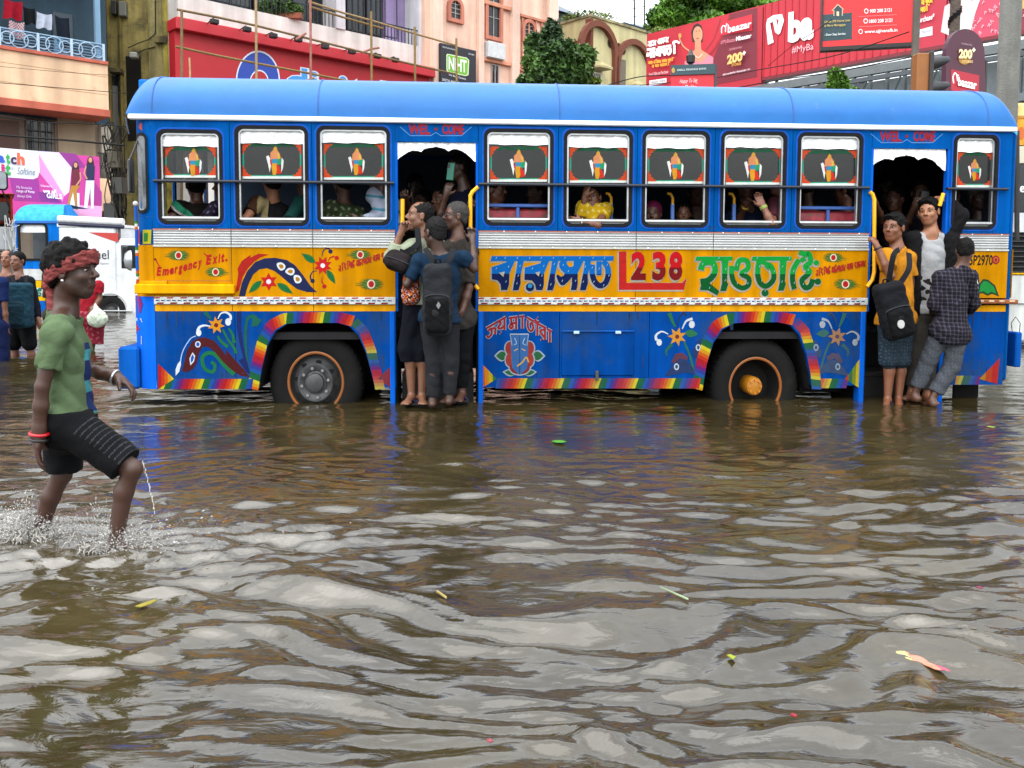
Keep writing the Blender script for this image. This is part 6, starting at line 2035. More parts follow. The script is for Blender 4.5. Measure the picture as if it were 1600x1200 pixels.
# plants on the balcony are built with the trees
sg = thing('shop_sign', 'long red shop sign reading digital in blue letters, behind the bus roof', 'sign', F3)
xs0, xs1 = F3.x(281, -.5), F3.x(672, -.5)
zc0 = F3.pl(285, 46, -.75)[1]
mb = MB(); mb.box(xs0, xs1, -.5, -.002, zc0 - 3.6, zc0, C('#a8141f')); mb.build('sign_board', M_PRINT, sg)
mb = MB(); mb.bbox(xs0 - .05, xs1 + .1, -.78, -.003, zc0 + .001, zS, C('#b01c28'), .02); mb.build('sign_cornice', M_PRINT, sg)
A_ = Art(F3, -.506, .0008)
A_.disc(403, 126, 34.5, C('#cfd6e4'), 47, 30); A_.disc(403, 126, 32.5, C('#1c3f9c'), 44.5, 30); A_.disc(405, 131, 15.5, C('#cfd6e4'), 22, 24); A_.disc(405, 131, 14, C('#a8141f'), 20, 24)
A_.build('sign_emblem', sg, M_PRINT)
text('digital', F3, (446, 144), (606, 166), C('#d2dcea'), -.508, 'lettering', sg, bold=.055, h=41)
text('digital', F3, (448, 143.5), (604, 165.5), C('#3f8fd4'), -.515, 'lettering', sg, bold=.018, h=41)
for px, py, lab_ in zip((335, 386, 427, 466, 508, 550, 590, 618), (33, 45, 55, 61, 72, 80, 87, 93), ['black floodlight over the red shop sign, ' + q for q in ('nearest the olive wall', 'just left of the blue ring emblem', 'above the blue ring emblem', 'above the letter d', 'above the letter g', 'above the letter t', 'above the letter l', 'last before the peach building')]):
 fl = thing('sign_floodlight', lab_, 'lamp', F3, group='floodlights along the red sign')
 x, z = F3.pl(px, py, -1.35)
 mb = MB(); mb.bbox(x - .13, x + .13, -1.45, -1.25, z - .1, z + .06, C('#1c1a19'), .02); mb.build('lamp_head', M_PMET, fl)
 mb = MB(); mb.tube([(x, -.79, zS - .05), (x + .03, -1.2, z + .14), (x, -1.35, z + .06)], .02, C('#26201c'), 5); mb.build('arm', M_PMET, fl)
# bamboo scaffolding
sf = thing('bamboo_scaffold', 'thin bamboo scaffold tied in front of the red shop sign', 'scaffolding', F3)
ys_ = -1.9
def pole(pts, r_):
 mb = MB(); q_ = [F3.pl(*p, ys_) for p in pts]
 v = [(a, ys_ + (0.07 if len(pts) > 2 else 0), b) for a, b in q_]
 mb.tube(v, r_, C(random.choice(['#7a6238', '#8a7450', '#6a5634', '#8c5a4c'])), 7); mb.build('bamboo_pole', M_WOOD, sf, smooth=True)
for px, py in ((284, 22), (400, 0), (485, 0), (580, 24), (648, 48), (713, 66)):
 pole([(px, py - 6), (px + (2 if px > 300 else 0), 330)], .045)
for pts in ([(278, 14), (340, 26), (400, 39), (485, 60), (580, 84), (650, 101), (716, 116)], [(276, 72), (340, 86), (400, 98), (485, 114), (560, 129), (620, 142)], [(484, 2), (540, 20), (580, 31), (650, 52), (716, 71)], [(486, 10), (540, 27), (600, 44)], [(455, 134), (490, 122)], [(566, 82), (582, 76), (594, 74)], [(462, 62), (478, 52)]):
 pole(pts, .04)
# --- peach building
F4 = frame_at(665, 36.5, YAW1)
b4 = thing('peach_building', 'peach plastered building with narrow arched windows behind the bus', 'building', F4)
X4 = F4.x(864)
mb = MB(); mb.box(.0, X4, 0, 10, -.4, 17, C('#dcb5a0')); mb.build('wall', M_WALL, b4)
for a, b, d_ in ((673, 687, .25), (744, 752, .18), (795, 806, .2), (850, 864, .25)):
 mb = MB(); mb.box(F4.x(a), F4.x(b), -d_, -.001, -.4, 17, C('#e2bfac')); mb.build('pilaster', M_WALL, b4)
for py in (8, 96):
 mb = MB(); z = F4.pl(770, py)[1]; mb.bbox(F4.x(753), F4.x(794), -.16, -.002, z - .08, z + .08, C('#c88a6c'), .01); mb.build('string_course', M_WALL, b4)
for py in (28, 112):
 mb = MB(); z = F4.pl(825, py)[1]; mb.bbox(F4.x(808), F4.x(849), -.14, -.002, z - .06, z + .06, C('#b87860'), .01); mb.build('string_course', M_WALL, b4)
for a in (812, 822, 833, 842):
 mb = MB(); mb.box(F4.x(a), F4.x(a + 1.4), -.1, -.0022, F4.pl(825, 112)[1] + .07, F4.pl(825, 28)[1] - .07, C('#c08468')); mb.build('rib', M_WALL, b4)
def arched(px, py0, py1, w):
 x, z1 = F4.pl(px, py0); z0 = F4.pl(px, py1)[1]
 h_ = w / 2
 ar = lambda g: [(x - h_ - g, z0 - g), (x + h_ + g, z0 - g), (x + h_ + g, z1 - h_)] + [(x + (h_ + g) * math.cos(t), z1 - h_ + (h_ + g) * math.sin(t)) for t in [math.pi * i / 8 for i in range(1, 8)]] + [(x - h_ - g, z1 - h_)]
 mb = MB(); mb.plate(ar(.16), [ar(0)], -.14, -.002, C('#b5715c')); o_ = mb.build('window', M_WALL, b4)
 mb = MB(); mb.plate(ar(-.002), [], -.03, None, C('#3c4244')); mb.build('pane', M_WGLASS, o_)
 mb = MB(); mb.box(x - .02, x + .02, -.07, -.035, z0, z1, C('#8a8680'))
 for t in (.3, .55, .8): mb.box(x - h_, x + h_, -.071, -.036, z0 + (z1 - z0) * t, z0 + (z1 - z0) * t + .03, C('#8a8680'))
 mb.build('grille', M_PMET, o_)
arched(710, 2, 30, .55); arched(825, 36, 62, .6); arched(770, -40, 58, .7)
win(F4, b4, 766, 778, 99, 180, frame='#8f8a84', bars=2)
bx(F4, b4, 'wall_plate', M_PMET, '#b9bcbc', 763, 789, 63, 88, -.35, -.003, bev=.02)
nb = thing('institute_board', 'dark board reading NIHT in a green box on the peach wall', 'sign', F4)
bx(F4, nb, 'board', M_PRINT, '#14161f', 689, 743.5, 67, 150, -.4, -.28)
A_ = Art(F4, -.402, .0008)
A_.poly([(699, 84), (729, 90), (733, 94), (732, 117), (728, 119), (700, 113), (697.5, 110), (697.5, 86)], C('#c8d8b0'))
A_.poly([(700, 85.5), (729, 91.5), (731.5, 94), (730.5, 116), (727, 117.5), (701, 111.5), (699, 109), (699, 87)], C('#6aa82c')); A_.build('green_box', nb, M_PRINT)
text('NIHT', F4, (701, 107.5), (729, 113.5), C('#e0e8d8'), -.42, 'lettering', nb, bold=.03, h=19)
for s_, p0, p1, h_ in (('Web Site Development', (691, 74), (713, 79), 2.2), ('SEO SMO', (732, 85), (741, 87), 2.2), ('We Build Careers', (701, 118), (728, 125), 3.2), ('DIGITAL MARKETING TRAINING', (691, 126), (739, 137), 4)):
 text(s_, F4, p0, p1, C('#c8ccd0'), -.42, 'lettering', nb, bold=.01, h=h_)
# --- cream building with brick arches
F5 = frame_at(918, 44, YAW1)
b5 = thing('brick_arch_building', 'cream house with brown brick arches and round holes in its parapet', 'building', F5)
X5 = F5.x(1012)
zt = F5.pl(918, 25)[1]
BR_ = mat('brickwork', .9, noise=(30, .35), bump=(60, .02), wear=(20, C('#8a7a68'), .58, .6))
mb = MB(); mb.box(0, X5, 0, 9, -.4, zt, C('#bdb487')); mb.build('wall', M_WALL, b5)
mb = MB(); mb.box(-.06, X5, -.08, 9.05, zt + .001, zt + .12, C('#8c8460')); mb.build('coping', M_OLDW, b5)
mb = MB(); mb.box(-.06, F5.x(923, -.1), -.12, .25, -.4, zt - .1, C('#6b3524')); mb.build('brick_pier', BR_, b5)
mb = MB(); z = F5.pl(918, 58)[1]; mb.box(-.07, -.001, .26, 9, z - .25, z, C('#6b3524')); mb.build('brick_band', BR_, b5)
def barch(px, w, pt, extra=True):
 x, z1 = F5.pl(px, pt, -.1); r_ = w / 2
 g = .28
 f_ = lambda rr: [(x - rr, -.4), (x + rr, -.4), (x + rr, z1 - r_)] + [(x + rr * math.cos(t), z1 - r_ + rr * 1.05 * math.sin(t)) for t in [math.pi * i / 12 for i in range(1, 12)]] + [(x - rr, z1 - r_)]
 mb = MB(); mb.plate(f_(r_), [[(a, b + (.01 if b < 0 else 0)) for a, b in f_(r_ - g)]], -.25, -.002, C('#6b3a28')); mb.build('brick_arch', BR_, b5)
 zz = z1 - r_ - .9
 mb = MB(); mb.box(x - .5, x + .45, -.7, -.004, zz, zz + .1, C('#a89e74')); mb.add([(x - .5, -.7, zz + .1), (x + .45, -.7, zz + .1), (x, -.35, zz + .4), (x, -.004, zz + .4), (x - .5, -.004, zz + .1), (x + .45, -.004, zz + .1)], [(0, 1, 2), (1, 5, 3, 2), (0, 2, 3, 4)], C('#a89e74')); mb.build('window_hood', M_WALL, b5)
 mb = MB(); mb.plate([(x - .38, zz - 1.7), (x + .34, zz - 1.7), (x + .34, zz - .1), (x - .38, zz - .1)], [[(x - .3, zz - 1.6), (x + .26, zz - 1.6), (x + .26, zz - .18), (x - .3, zz - .18)]], -.06, -.004, C('#d2cfc0')); o_ = mb.build('window', M_WALL, b5)
 mb = MB(); mb.box(x - .299, x + .259, -.02, -.01, zz - 1.6, zz - .18, C('#2c3032')); mb.build('pane', M_WGLASS, o_)
 mb = MB(); [mb.box(x - .3 + .14 * k, x - .27 + .14 * k, -.055, -.03, zz - 1.6, zz - .18, C('#c8c4b8')) for k in range(5)]; mb.build('grille', M_PMET, o_)
barch(935, 2.9, 35); barch(991, 3.1, 64)
for k in range(4):
 x, z = F5.pl(954 + k * 6.2, 68 + k * 3.4, 0)
 mb = MB(); mb.disc(x, -.012, z, .26, C('#5a4a30'), 14); mb.disc(x, -.016, z, .2, C('#1e1a14'), 14); mb.build('parapet_hole', M_WALL, b5)
bx(F5, b5, 'lattice_screen', mat('lattice', .9, noise=(30, .4), bump=(40, .03)), '#6d6658', 954, 974, 88, 150, -.05, -.004)
for k in range(3):
 d_ = 2.4 + k * 1.3
 p = F5.w(0, d_, 0)
 mb = MB(); mb.box(-.03, -.002, d_, d_ + .32, zt - 1.25, zt - .55, C('#2a261c')); mb.build('parapet_slot', M_WALL, b5)
rs = thing('roof_shed', 'blue grey metal shed on the roof behind the cream house', 'shed', F5)
mb = MB(); mb.box(-1, 4.2, 5.5, 8.5, zt + .12, zt + 2.0, C('#6a7c8c')); mb.build('wall', M_WALL, rs)
mb = MB(); mb.add([(-1.6, 4.9, zt + 1.9), (5, 4.9, zt + 1.9), (4.6, 7, zt + 3.1), (-1.2, 7, zt + 3.1), (-1.6, 9, zt + 1.9), (5, 9, zt + 1.9)], [(0, 1, 2, 3), (3, 2, 5, 4), (0, 3, 4), (1, 5, 2)], C('#4c5a68')); mb.build('roof', M_PMET, rs)
r2 = thing('roof_shed', 'small slate grey stair shed further along the cream house roof', 'shed', F5)
mb = MB(); mb.box(6.2, 8.2, 3, 5, zt + .12, zt + 1.3, C('#8a969e')); mb.build('wall', M_WALL, r2)
mb = MB(); mb.box(6, 8.5, 2.8, 5.2, zt + 1.301, zt + 1.45, C('#3f4a54')); mb.build('roof', M_PMET, r2)
sd = thing('satellite_dish', 'white satellite dish on the roof of the cream house', 'dish', F5)
mb = MB(); mb.ball((5.2, 3.2, zt + 1.3), (.42, .12, .42), C('#d4d8da'), 14, 8); mb.build('dish', M_PMET, sd, smooth='all')
mb = MB(); mb.tube([(5.2, 3.25, zt + .12), (5.2, 3.25, zt + 1.2)], .04, C('#6a6a6a'), 6); mb.build('pole', M_PMET, sd)
for px, py, hh, lab in ((992, 10, 3.2, 'bent black aerial mast standing on the cream house roof'), (1007, 2, 4.4, 'thin tall aerial with cross arms on the pale rear building')):
 ar = thing('roof_aerial', lab, 'aerial', loc=at(px, 70, 52))
 mb = MB(); mb.tube([(0, 0, -1), (-.05, 0, hh * .7), (-.12, 0, hh)], .05, C('#2a2a2c'), 5); mb.build('mast', M_PMET, ar)
 mb = MB(); [mb.tube([(-.4, 0, hh * t), (.35, 0, hh * t + .05)], .02, C('#333436'), 4) for t in (.5, .65, .8, .93)]; mb.build('cross_arms', M_PMET, ar)
F6 = frame_at(972, 58, R(14))
b6 = thing('pale_rear_building', 'pale blue grey block rising behind the cream house', 'building', F6)
bx(F6, b6, 'wall', M_WALL, '#98a6b0', 960, 1040, 38, 640, 0, 8)
bx(F6, b6, 'parapet', M_WALL, '#aab4ba', 958, 1042, 35, 41, -.15, 8.1)
# --- big red billboards on a steel frame
YAW2 = math.atan2(-0.747, 0.664)
F7 = frame_at(1005, 40, YAW2)
zb7, zt7 = F7.pl(1110, 136)[1], F7.pl(1005, 55)[1]
def board(name, lab, pa, pb, col, dz=0.0, corr=False, th=.3, y0=0.0):
 o_ = thing(name, lab, 'billboard', F7)
 xa, xb = F7.x(pa, y0) + .02, F7.x(pb, y0) - .02
 mb = MB(); mb.box(xa, xb, y0, y0 + th, zb7 + dz, zt7, C(col)); mb.build('panel', M_PRINT, o_)
 if corr:
  mb = MB(); x = xa
  while x < xb:
   mb.box(x, x + .05, y0 - .03, y0 - .001, zb7 + .02, zt7, C('#a3182a')); x += .3
  mb.build('corrugation', M_PRINT, o_)
 mb = MB(); mb.box(xa, xb, y0 - .05, y0 + th + .05, zb7 + dz - .12, zb7 + dz - .001, C('#6a1420')); mb.build('edge', M_PMET, o_)
 return o_
w1 = board('billboard', 'red billboard with a woman in a pink sari, furthest left of the red boards', 1005, 1183, '#a5162a', dz=-.9)
A_ = Art(F7, -.006, .0015)
A_.poly([(1140, 22), (1183, 12), (1183, 120), (1110, 134), (1115, 90), (1128, 60)], C('#6d1428'))
A_.poly([(1066, 42), (1140, 22), (1128, 55), (1108, 88), (1116, 100), (1070, 100), (1060, 62)], C('#b01a2c'))
A_.stroke([(1140, 26), (1128, 60), (1108, 86), (1100, 90)], 3, C('#8a1426'), 5); A_.stroke([(1126, 30), (1116, 60), (1102, 80)], 2, C('#8a1426'), 5)
A_.poly([(1080, 50), (1084, 40), (1090, 36), (1096, 40), (1099, 52), (1098, 66), (1082, 66)], C('#24100e'))
A_.disc(1090.5, 54, 7.6, C('#c08868'), 13); A_.poly([(1086, 62), (1095, 62), (1096, 78), (1106, 84), (1112, 104), (1072, 104), (1076, 84), (1086, 78)], C('#bd8466'))
A_.poly([(1070, 96), (1080, 92), (1096, 98), (1107, 85), (1115, 90), (1114, 108), (1070, 108)], C('#c8788a'))
A_.stroke([(1083, 84), (1091, 90), (1098, 84)], 1, C('#e0d8c8'), 4); A_.stroke([(1087.5, 49), (1089, 48.6)], 1.1, C('#20100c')); A_.stroke([(1092, 48.4), (1094, 48.2)], 1.1, C('#20100c')); A_.stroke([(1088.5, 60.5), (1092.5, 60)], 1.5, C('#9c3038'))
A_.poly([(1126, 36), (1176, 22), (1176, 48), (1126, 56)], C('#b81c30'))
A_.stroke([(1128, 52), (1128, 44), (1131, 40), (1134, 43), (1134, 50)], 1.6, WHT, 4); A_.stroke([(1134, 43), (1136, 37), (1139, 40)], 1.6, WHT)
A_.poly([(1015, 126), (1042, 122), (1042, 130), (1015, 134)], C('#d8dade')); A_.disc(1063, 56, 2.6, C('#c88a4a'), 4); A_.stroke([(1062, 60), (1068, 72), (1078, 80)], 2.2, C('#bd8466'), 4)
bangla(A_, 'লাভে থাকলে', (1013, 74), (1046, 66), 8, 2.0, C('#e4d8d8'))
bangla(A_, 'লাখপতি', (1012, 92), (1060, 84), 14, 3.6, C('#ece6e6'))
bangla(A_, 'বার নিমনে মানে পপি', (1015, 101), (1055, 96), 4, 1.1, C('#d8a02c')); bangla(A_, 'আর বন বানাদি', (1019, 107), (1050, 103), 4, 1.1, C('#d8a02c'))
A_.build('billboard_print', w1, M_PRINT)
for s_, p0, p1, h_, c_, bd in (('baazar', (1137, 51), (1174, 42), 10.5, '#e6e2e4', .03), ('#MyBaazar', (1126, 69), (1150, 64), 6, '#c87888', 0), ('Mbaazar', (1150, 64), (1174, 58.5), 6.5, '#e6e2e4', .03), ('200', (1136, 100), (1160, 94), 13, '#d8b468', .05), ('+', (1160, 88), (1165, 86), 8, '#e8e0d0', .06), ('CELEBRATING', (1139, 79), (1159, 75), 3, '#c08890', 0), ('STORES', (1143, 104), (1158, 101), 4, '#d89838', .02), ('#madeforbaazar.in', (1129, 118), (1172, 109), 3, '#d8c8cc', .01), ('Email Gifts on Purchase', (1014, 119), (1044, 114), 5, '#d8ccd0', 0), ('mbaazar  bharat', (1017, 130), (1040, 127), 3.4, '#6a2a3a', .01)):
 text(s_, F7, p0, p1, C(c_), -.16, 'lettering', w1, bold=bd, h=h_)
w2_ = board('billboard', 'red corrugated billboard with huge white letters ba and hashtag under them', 1184, 1421, '#ae1a2c', corr=True)
A_ = Art(F7, -.045, .002)
for pts in ([(1200, 70), (1209, 66), (1203, 36), (1197, 40)], [(1197, 40), (1199, 30), (1208, 24), (1213, 30), (1216, 46), (1219, 52), (1216, 54), (1211, 50), (1208, 34), (1203, 36)], [(1208, 24), (1222, 22), (1225, 32), (1219, 52), (1214, 46), (1217, 32), (1212, 28)]):
 A_.poly(pts, C('#e8e4e6'))
A_.build('emblem', w2_, M_PRINT)
text('ba', F7, (1231, 64), (1271, 57), C('#e8e4e6'), -.06, 'lettering', w2_, bold=.055, h=42)
text('#MyBa', F7, (1237, 83), (1271, 77), C('#e0a8b0'), -.06, 'lettering', w2_, bold=0, h=10)
w3_ = board('billboard', 'red billboard lettered on Purchase between two poles', 1422, 1464, '#a81c34')
A_ = Art(F7, -.006, .002)
A_.poly([(1423, 50), (1457, 41), (1457, 55), (1423, 61)], C('#cfd0d6'))
bangla(A_, 'রা পিস কতে', (1423, 13), (1458, 4), 9, 1.8, C('#d8b01c')); bangla(A_, 'ল লাখপতি', (1423, 25), (1452, 17), 7, 1.6, C('#d8b01c')); A_.build('billboard_print', w3_, M_PRINT)
text('on Purchase*', F7, (1423, 39), (1460, 29), C('#e6dfe0'), -.09, 'lettering', w3_, bold=.02, h=8)
text('Offer Period', F7, (1427, 56), (1454, 49), C('#5a5a6a'), -.09, 'lettering', w3_, bold=.01, h=4)
w4_ = board('billboard', 'pink patterned billboard behind the wide concrete pole', 1465, 1572, '#b83a54')
A_ = Art(F7, -.006, .002)
A_.poly([(1470, 50), (1476, 10), (1500, -6), (1520, -10), (1512, 40), (1500, 62)], C('#d8b4b4')); A_.poly([(1490, 40), (1512, 10), (1528, -10), (1535, -10), (1524, 20), (1514, 60)], C('#c0c2c4'))
r_ = random.Random(3)
for k in range(26):
 x, y = r_.uniform(1520, 1570), r_.uniform(5, 56); A_.stroke([(x, y), (x + r_.uniform(-3, 3), y - 5), (x + 3, y - 3)], 1.3, C('#d89aa4'), 3)
A_.build('billboard_print', w4_, M_PRINT)
w5_ = board('billboard', 'maroon billboard at the right edge, beyond the wide concrete pole', 1574, 1700, '#7c1c34')
text('www.mbaazar', F7, (1580, 30), (1625, 20), C('#d8c8cc'), -.06, 'lettering', w5_, bold=.01, h=5)
A_ = Art(F7, -.006, .002); A_.disc(1597, 6, 7, C('#c89a50'), 8); A_.build('billboard_print', w5_, M_PRINT)
# the steel footbridge structure that carries the boards
br = thing('steel_gantry', 'long grey steel gantry carrying the red billboards on pillars', 'gantry', F7)
xg0, xg1 = F7.x(1075), F7.x(1760)
mb = MB(); mb.box(xg0, xg1, -.3, -.05, zb7 - .65, zb7 - .35, C('#5c6264')); mb.build('upper_girder', M_PMET, br)
mb = MB(); mb.box(xg0, xg1, -.9, -.75, zb7 - 1.0, zb7 - .85, C('#3f464a')); mb.build('cable_tray', M_PMET, br)
mb = MB(); mb.box(xg0, xg1, .5, 1.0, zb7 - 2.1, zb7 - .75, C('#7c8689')); mb.build('deck_side', M_PMET, br)
mb = MB(); mb.box(xg0, xg1, -.4, .3, zb7 - 2.3, zb7 - 2.05, C('#5a6266')); mb.build('lower_girder', M_PMET, br)
n = 26
for k in range(n):
 x = xg0 + (xg1 - xg0) * k / n
 mb = MB(); mb.box(x, x + .08, -.28, -.1, zb7 - 2.1, zb7 - .651, C('#4a5254')); mb.build('upright', M_PMET, br)
 if k % 2 == 0:
  mb = MB(); mb.tube([(x + .1, -.25, zb7 - 2.0), (x + (xg1 - xg0) / n, -.25, zb7 - .66)], .035, C('#39484c'), 5); mb.build('brace', M_PMET, br)
for px in (1100, 1145, 1300, 1383, 1490, 1594):
 x = F7.x(px, .2)
 mb = MB(); mb.box(x - .14, x + .14, .05, .33, -.4, zb7 - 2.301, C('#6a7376')); mb.build('pillar', M_PMET, br)
b8 = thing('pale_hall', 'low white hall wall seen under the steel gantry', 'building', F7)
mb = MB(); mb.box(F7.x(1040, 7), F7.x(1700, 7), 7, 12, -.4, zb7 - 2.6, C('#b4b8ba')); mb.build('wall', M_WALL, b8)
for k in range(9):
 win(F7, b8, 1120 + k * 50, 1145 + k * 50, 128, 150, y=7 - .06, bars=2, frame='#8a8e90')
# --- nearer boards, poles and the signal
F9 = frame_at(1273, 22, R(-14))
g1 = thing('service_board', 'large red board with phone numbers and a dark green house panel', 'sign', F9)
bx(F9, g1, 'panel', M_PRINT, '#c8181c', 1274.5, 1414, -60, 76, 0, .12)
mb = MB(); x0, x1, z0, z1 = quadx(F9, -.03, 1272.5, 1416, -62, 80)
mb.plate([(x0, z0), (x1, z0), (x1, z1), (x0, z1)], [[(x0 + .04, z0 + .09), (x1 - .04, z0 + .09), (x1 - .04, z1 - .05), (x0 + .04, z1 - .05)]], -.05, .2, C('#1a0c0c')); mb.build('frame', M_PMET, g1)
A_ = Art(F9, -.003, .001)
A_.poly(spline([(1287, 23), (1328, 20), (1331, 23), (1331, 58), (1328, 61), (1288, 64), (1285, 61), (1285, 26)], 2, True), C('#12343c'))
A_.poly([(1301, 16), (1309, 6), (1318, 14), (1316, 15), (1316, 25), (1303, 25), (1303, 16)], C('#16303a'))
for a, b in (((1300, 17), (1309, 7)), ((1309, 7), (1318, 15)), ((1303, 16), (1303, 25)), ((1316, 15), (1316, 25))): A_.stroke([a, b], 1, C('#c8b890'))
A_.poly([(1307, 25), (1307, 18), (1311, 18), (1311, 25)], C('#c8b890'))
for y in (26, 42): A_.stroke([(1342, y), (1401, y - 3)], .6, C('#e08080'))
for cx, cy in ((1353.5, 17.5), (1352.5, 33), (1344.5, 49.5)):
 A_.disc(cx, cy, 3.4, C('#e8dada'), 4); A_.disc(cx, cy, 2.3, C('#c8181c'), 2.8)
A_.build('board_print', g1, M_PRINT)
for s_, p0, p1, h_, c_ in (('900 208 2121', (1359, 20), (1393, 18), 5.4, '#f0dcdc'), ('1800 208 2121', (1358, 36), (1394, 34), 5.4, '#f0dcdc'), ('www.ujjivansfb.in', (1351, 52), (1402, 49), 5, '#f0dcdc'), ('Ujjivan SFB Home Loan', (1288, 36), (1328, 33), 3.6, '#b09850'), ('& Micro Mortgages', (1288, 42), (1321, 40), 3.6, '#b09850'), ('- Door Step Service', (1288, 56), (1321, 54), 3.4, '#c8d0d0')):
 text(s_, F9, p0, p1, C(c_), -.03, 'lettering', g1, bold=.015, h=h_)
for px in (1290, 1400):
 mb = MB(); x = F9.x(px, .2); mb.tube([(x, .25, F9.pl(px, 78)[1] - 4.2), (x, .25, F9.pl(px, 60)[1])], .05, C('#2a2a2a'), 6)
F10 = frame_at(1043, 19, R(-10))
g2 = thing('bank_board', 'small red board with a dark green header strip just over the bus roof', 'sign', F10)
bx(F10, g2, 'panel', M_PRINT, '#be1426', 1043.5, 1110, 118, 190, 0, .14)
bx(F10, g2, 'header', M_PRINT, '#1c3c44', 1043, 1111, 102, 117.6, -.03, .16)
bx(F10, g2, 'side_frame', M_PMET, '#2c3034', 1110.5, 1114, 101, 190, -.02, .2)
mb = MB(); x = F10.x(1078, .1); mb.tube([(x, .25, -.4), (x, .25, F10.pl(1078, 110)[1])], .06, C('#3a3a3a'), 8); mb.build('post', M_PMET, g2)
A_ = Art(F10, -.035, .001); A_.disc(1052, 110, 2.6, C('#c87a2c'), 4); A_.stroke([(1052, 112), (1052, 105)], 1.6, C('#4a9a3c')); A_.build('header_emblem', g2, M_PRINT)
A_ = Art(F10, -.004, .001)
for k in range(9):
 t = math.pi * (k / 8) - .4; A_.stroke([(1077 + 10 * math.cos(t), 130 + 12 * math.sin(t)), (1077 + 13 * math.cos(t), 130 + 15 * math.sin(t))], .9, C('#d8a8b0'))
A_.build('board_print', g2, M_PRINT)
text('SMALL FINANCE BANK', F10, (1058, 111), (1104, 108.5), C('#a8b4b4'), -.045, 'lettering', g2, bold=.02, h=3)
text('Happy To Say', F10, (1062, 130), (1090, 128), C('#e0c0c4'), -.03, 'lettering', g2, shear=.3, h=6); text('Puja', F10, (1069, 140), (1084, 138), C('#e0c0c4'), -.03, 'lettering', g2, shear=.3, h=7)
sl_ = thing('shop_front_lamp', 'black lantern lamp standing in front of the woman on the red billboard', 'lamp', loc=at(1079, 102, 19.2))
mb = MB(); mb.tube([(0, 0, -.25), (0, 0, .02), (0, 0, .06), (0, 0, .2), (0, 0, .24), (0, 0, .34)], [.03, .04, .09, .1, .06, .02], C('#1c1c1c'), 8); mb.build('lantern', M_PMET, sl_, smooth=True)
def vpole(px, w, Y, lab, name='concrete_pole', col='#6c6a66', top=-30, lean=0, m=M_CONC, n=10, taper=1.0):
 r_ = w / 2 / F * Y
 p = at(px, 415, Y)
 o_ = thing(name, lab, 'pole', loc=(p.x, p.y, 0))
 zt_ = at(px, top, Y).z
 mb = MB(); mb.tube([(0, 0, -.4), (lean * .5, 0, zt_ / 2), (lean, 0, zt_)], [r_ * 1.03, r_, r_ * taper], C(col), n); mb.build('shaft', m, o_, smooth=n > 8)
 return o_, r_
vpole(1418, 11, 20, 'slim grey pole at the right edge of the phone number board', col='#59544c')
o_, r_ = vpole(1477, 15, 18, 'old wooden pole wound with black cable behind the traffic signal', name='cable_pole', col='#4a4038', m=M_BARK)
mb = MB()
for k in range(60):
 t = k / 59; a = t * 40
 mb.tube([(r_ * 1.15 * math.cos(a + i * .7), r_ * 1.15 * math.sin(a + i * .7), 3.5 + t * 3.2 + i * .02) for i in range(4)], .02, C('#17171a'), 4)
mb.build('cable_coil', M_RUB, o_)
vpole(1562, 31, 13, 'wide grey concrete pole rising beside the rear of the bus', col='#6e6e68', taper=.98, n=20)
ts = thing('traffic_signal', 'traffic signal with rusty orange back box and two black hoods facing right', 'traffic light', loc=at(1442, 145, 12.5))
Yt = 12.5
def wbox(o_, name, m, col, p0, p1, y0, y1, bev=.01):
 a, b = at(*p0, Yt), at(*p1, Yt); off = o_.location
 mb = MB(); mb.bbox(a.x - off.x, b.x - off.x, y0, y1, b.z - off.z, a.z - off.z, C(col), bev); return mb.build(name, m, o_)
wbox(ts, 'back_box', M_PMET, '#84501f', (1433, 83), (1451, 150), -.02, .16)
wbox(ts, 'front_plate', M_PMET, '#26201e', (1451.3, 81), (1455, 150), -.06, .36)
for y0_, y1_ in ((84, 112), (124, 150)):
 a, b = at(1455, y0_, Yt), at(1487, y1_, Yt); off = ts.location
 zc_, r1 = (a.z + b.z) / 2 - off.z + .0, (a.z - b.z) / 2
 x0, x1 = a.x - off.x, b.x - off.x
 mb = MB(); n = 14; vs_ = []
 for i in range(n + 1):
  t = R(-60) + R(300) * i / n + R(0)
  t = R(-35 + 250 * i / n)
  reach = (x1 - x0) * (.12 + .88 * min(1, (math.sin(t) + 1) * .8))
  for rr in (r1, r1 * .93):
   vs_.append((x0, .15 + rr * math.cos(t), zc_ + rr * math.sin(t))); vs_.append((x0 + reach, .15 + rr * math.cos(t), zc_ + rr * math.sin(t) * .98))
 fs = []
 for i in range(n):
  q_ = i * 4; fs += [(q_, q_ + 1, q_ + 5, q_ + 4), (q_ + 2, q_ + 6, q_ + 7, q_ + 3), (q_ + 1, q_ + 3, q_ + 7, q_ + 5)]
 mb.add(vs_, fs, C('#2b2c2e')); mb.build('hood', M_PMET, ts, smooth='all')
 mb = MB(); mb.tube([(x0 + .001, .15, zc_), (x0 + .03, .15, zc_)], r1 * .9, C('#171010'), 16); mb.build('lens', M_GLOSS, ts)
mb = MB(); mb.tube([(.05, .15, -5.5), (.05, .15, -.02)], .07, C('#3a3c3c'), 10); mb.build('post', M_PMET, ts)
F11 = frame_at(1478, 15.5, R(16))
ab = thing('arched_board', 'maroon arch topped board reading baazar between the signal and the wide pole', 'sign', F11)
pts = [(1478, 175), (1540, 175), (1539, 100)] + [(1508.5 + 30 * math.cos(t), 84 - 39 * math.sin(t)) for t in [math.pi * i / 14 for i in range(0, 15)]] + [(1478, 100)]
mb = MB(); q_ = [F11.pl(*p) for p in pts]; mb.plate(q_, [], 0, .1, C('#40182c')); mb.build('panel', M_PRINT, ab)
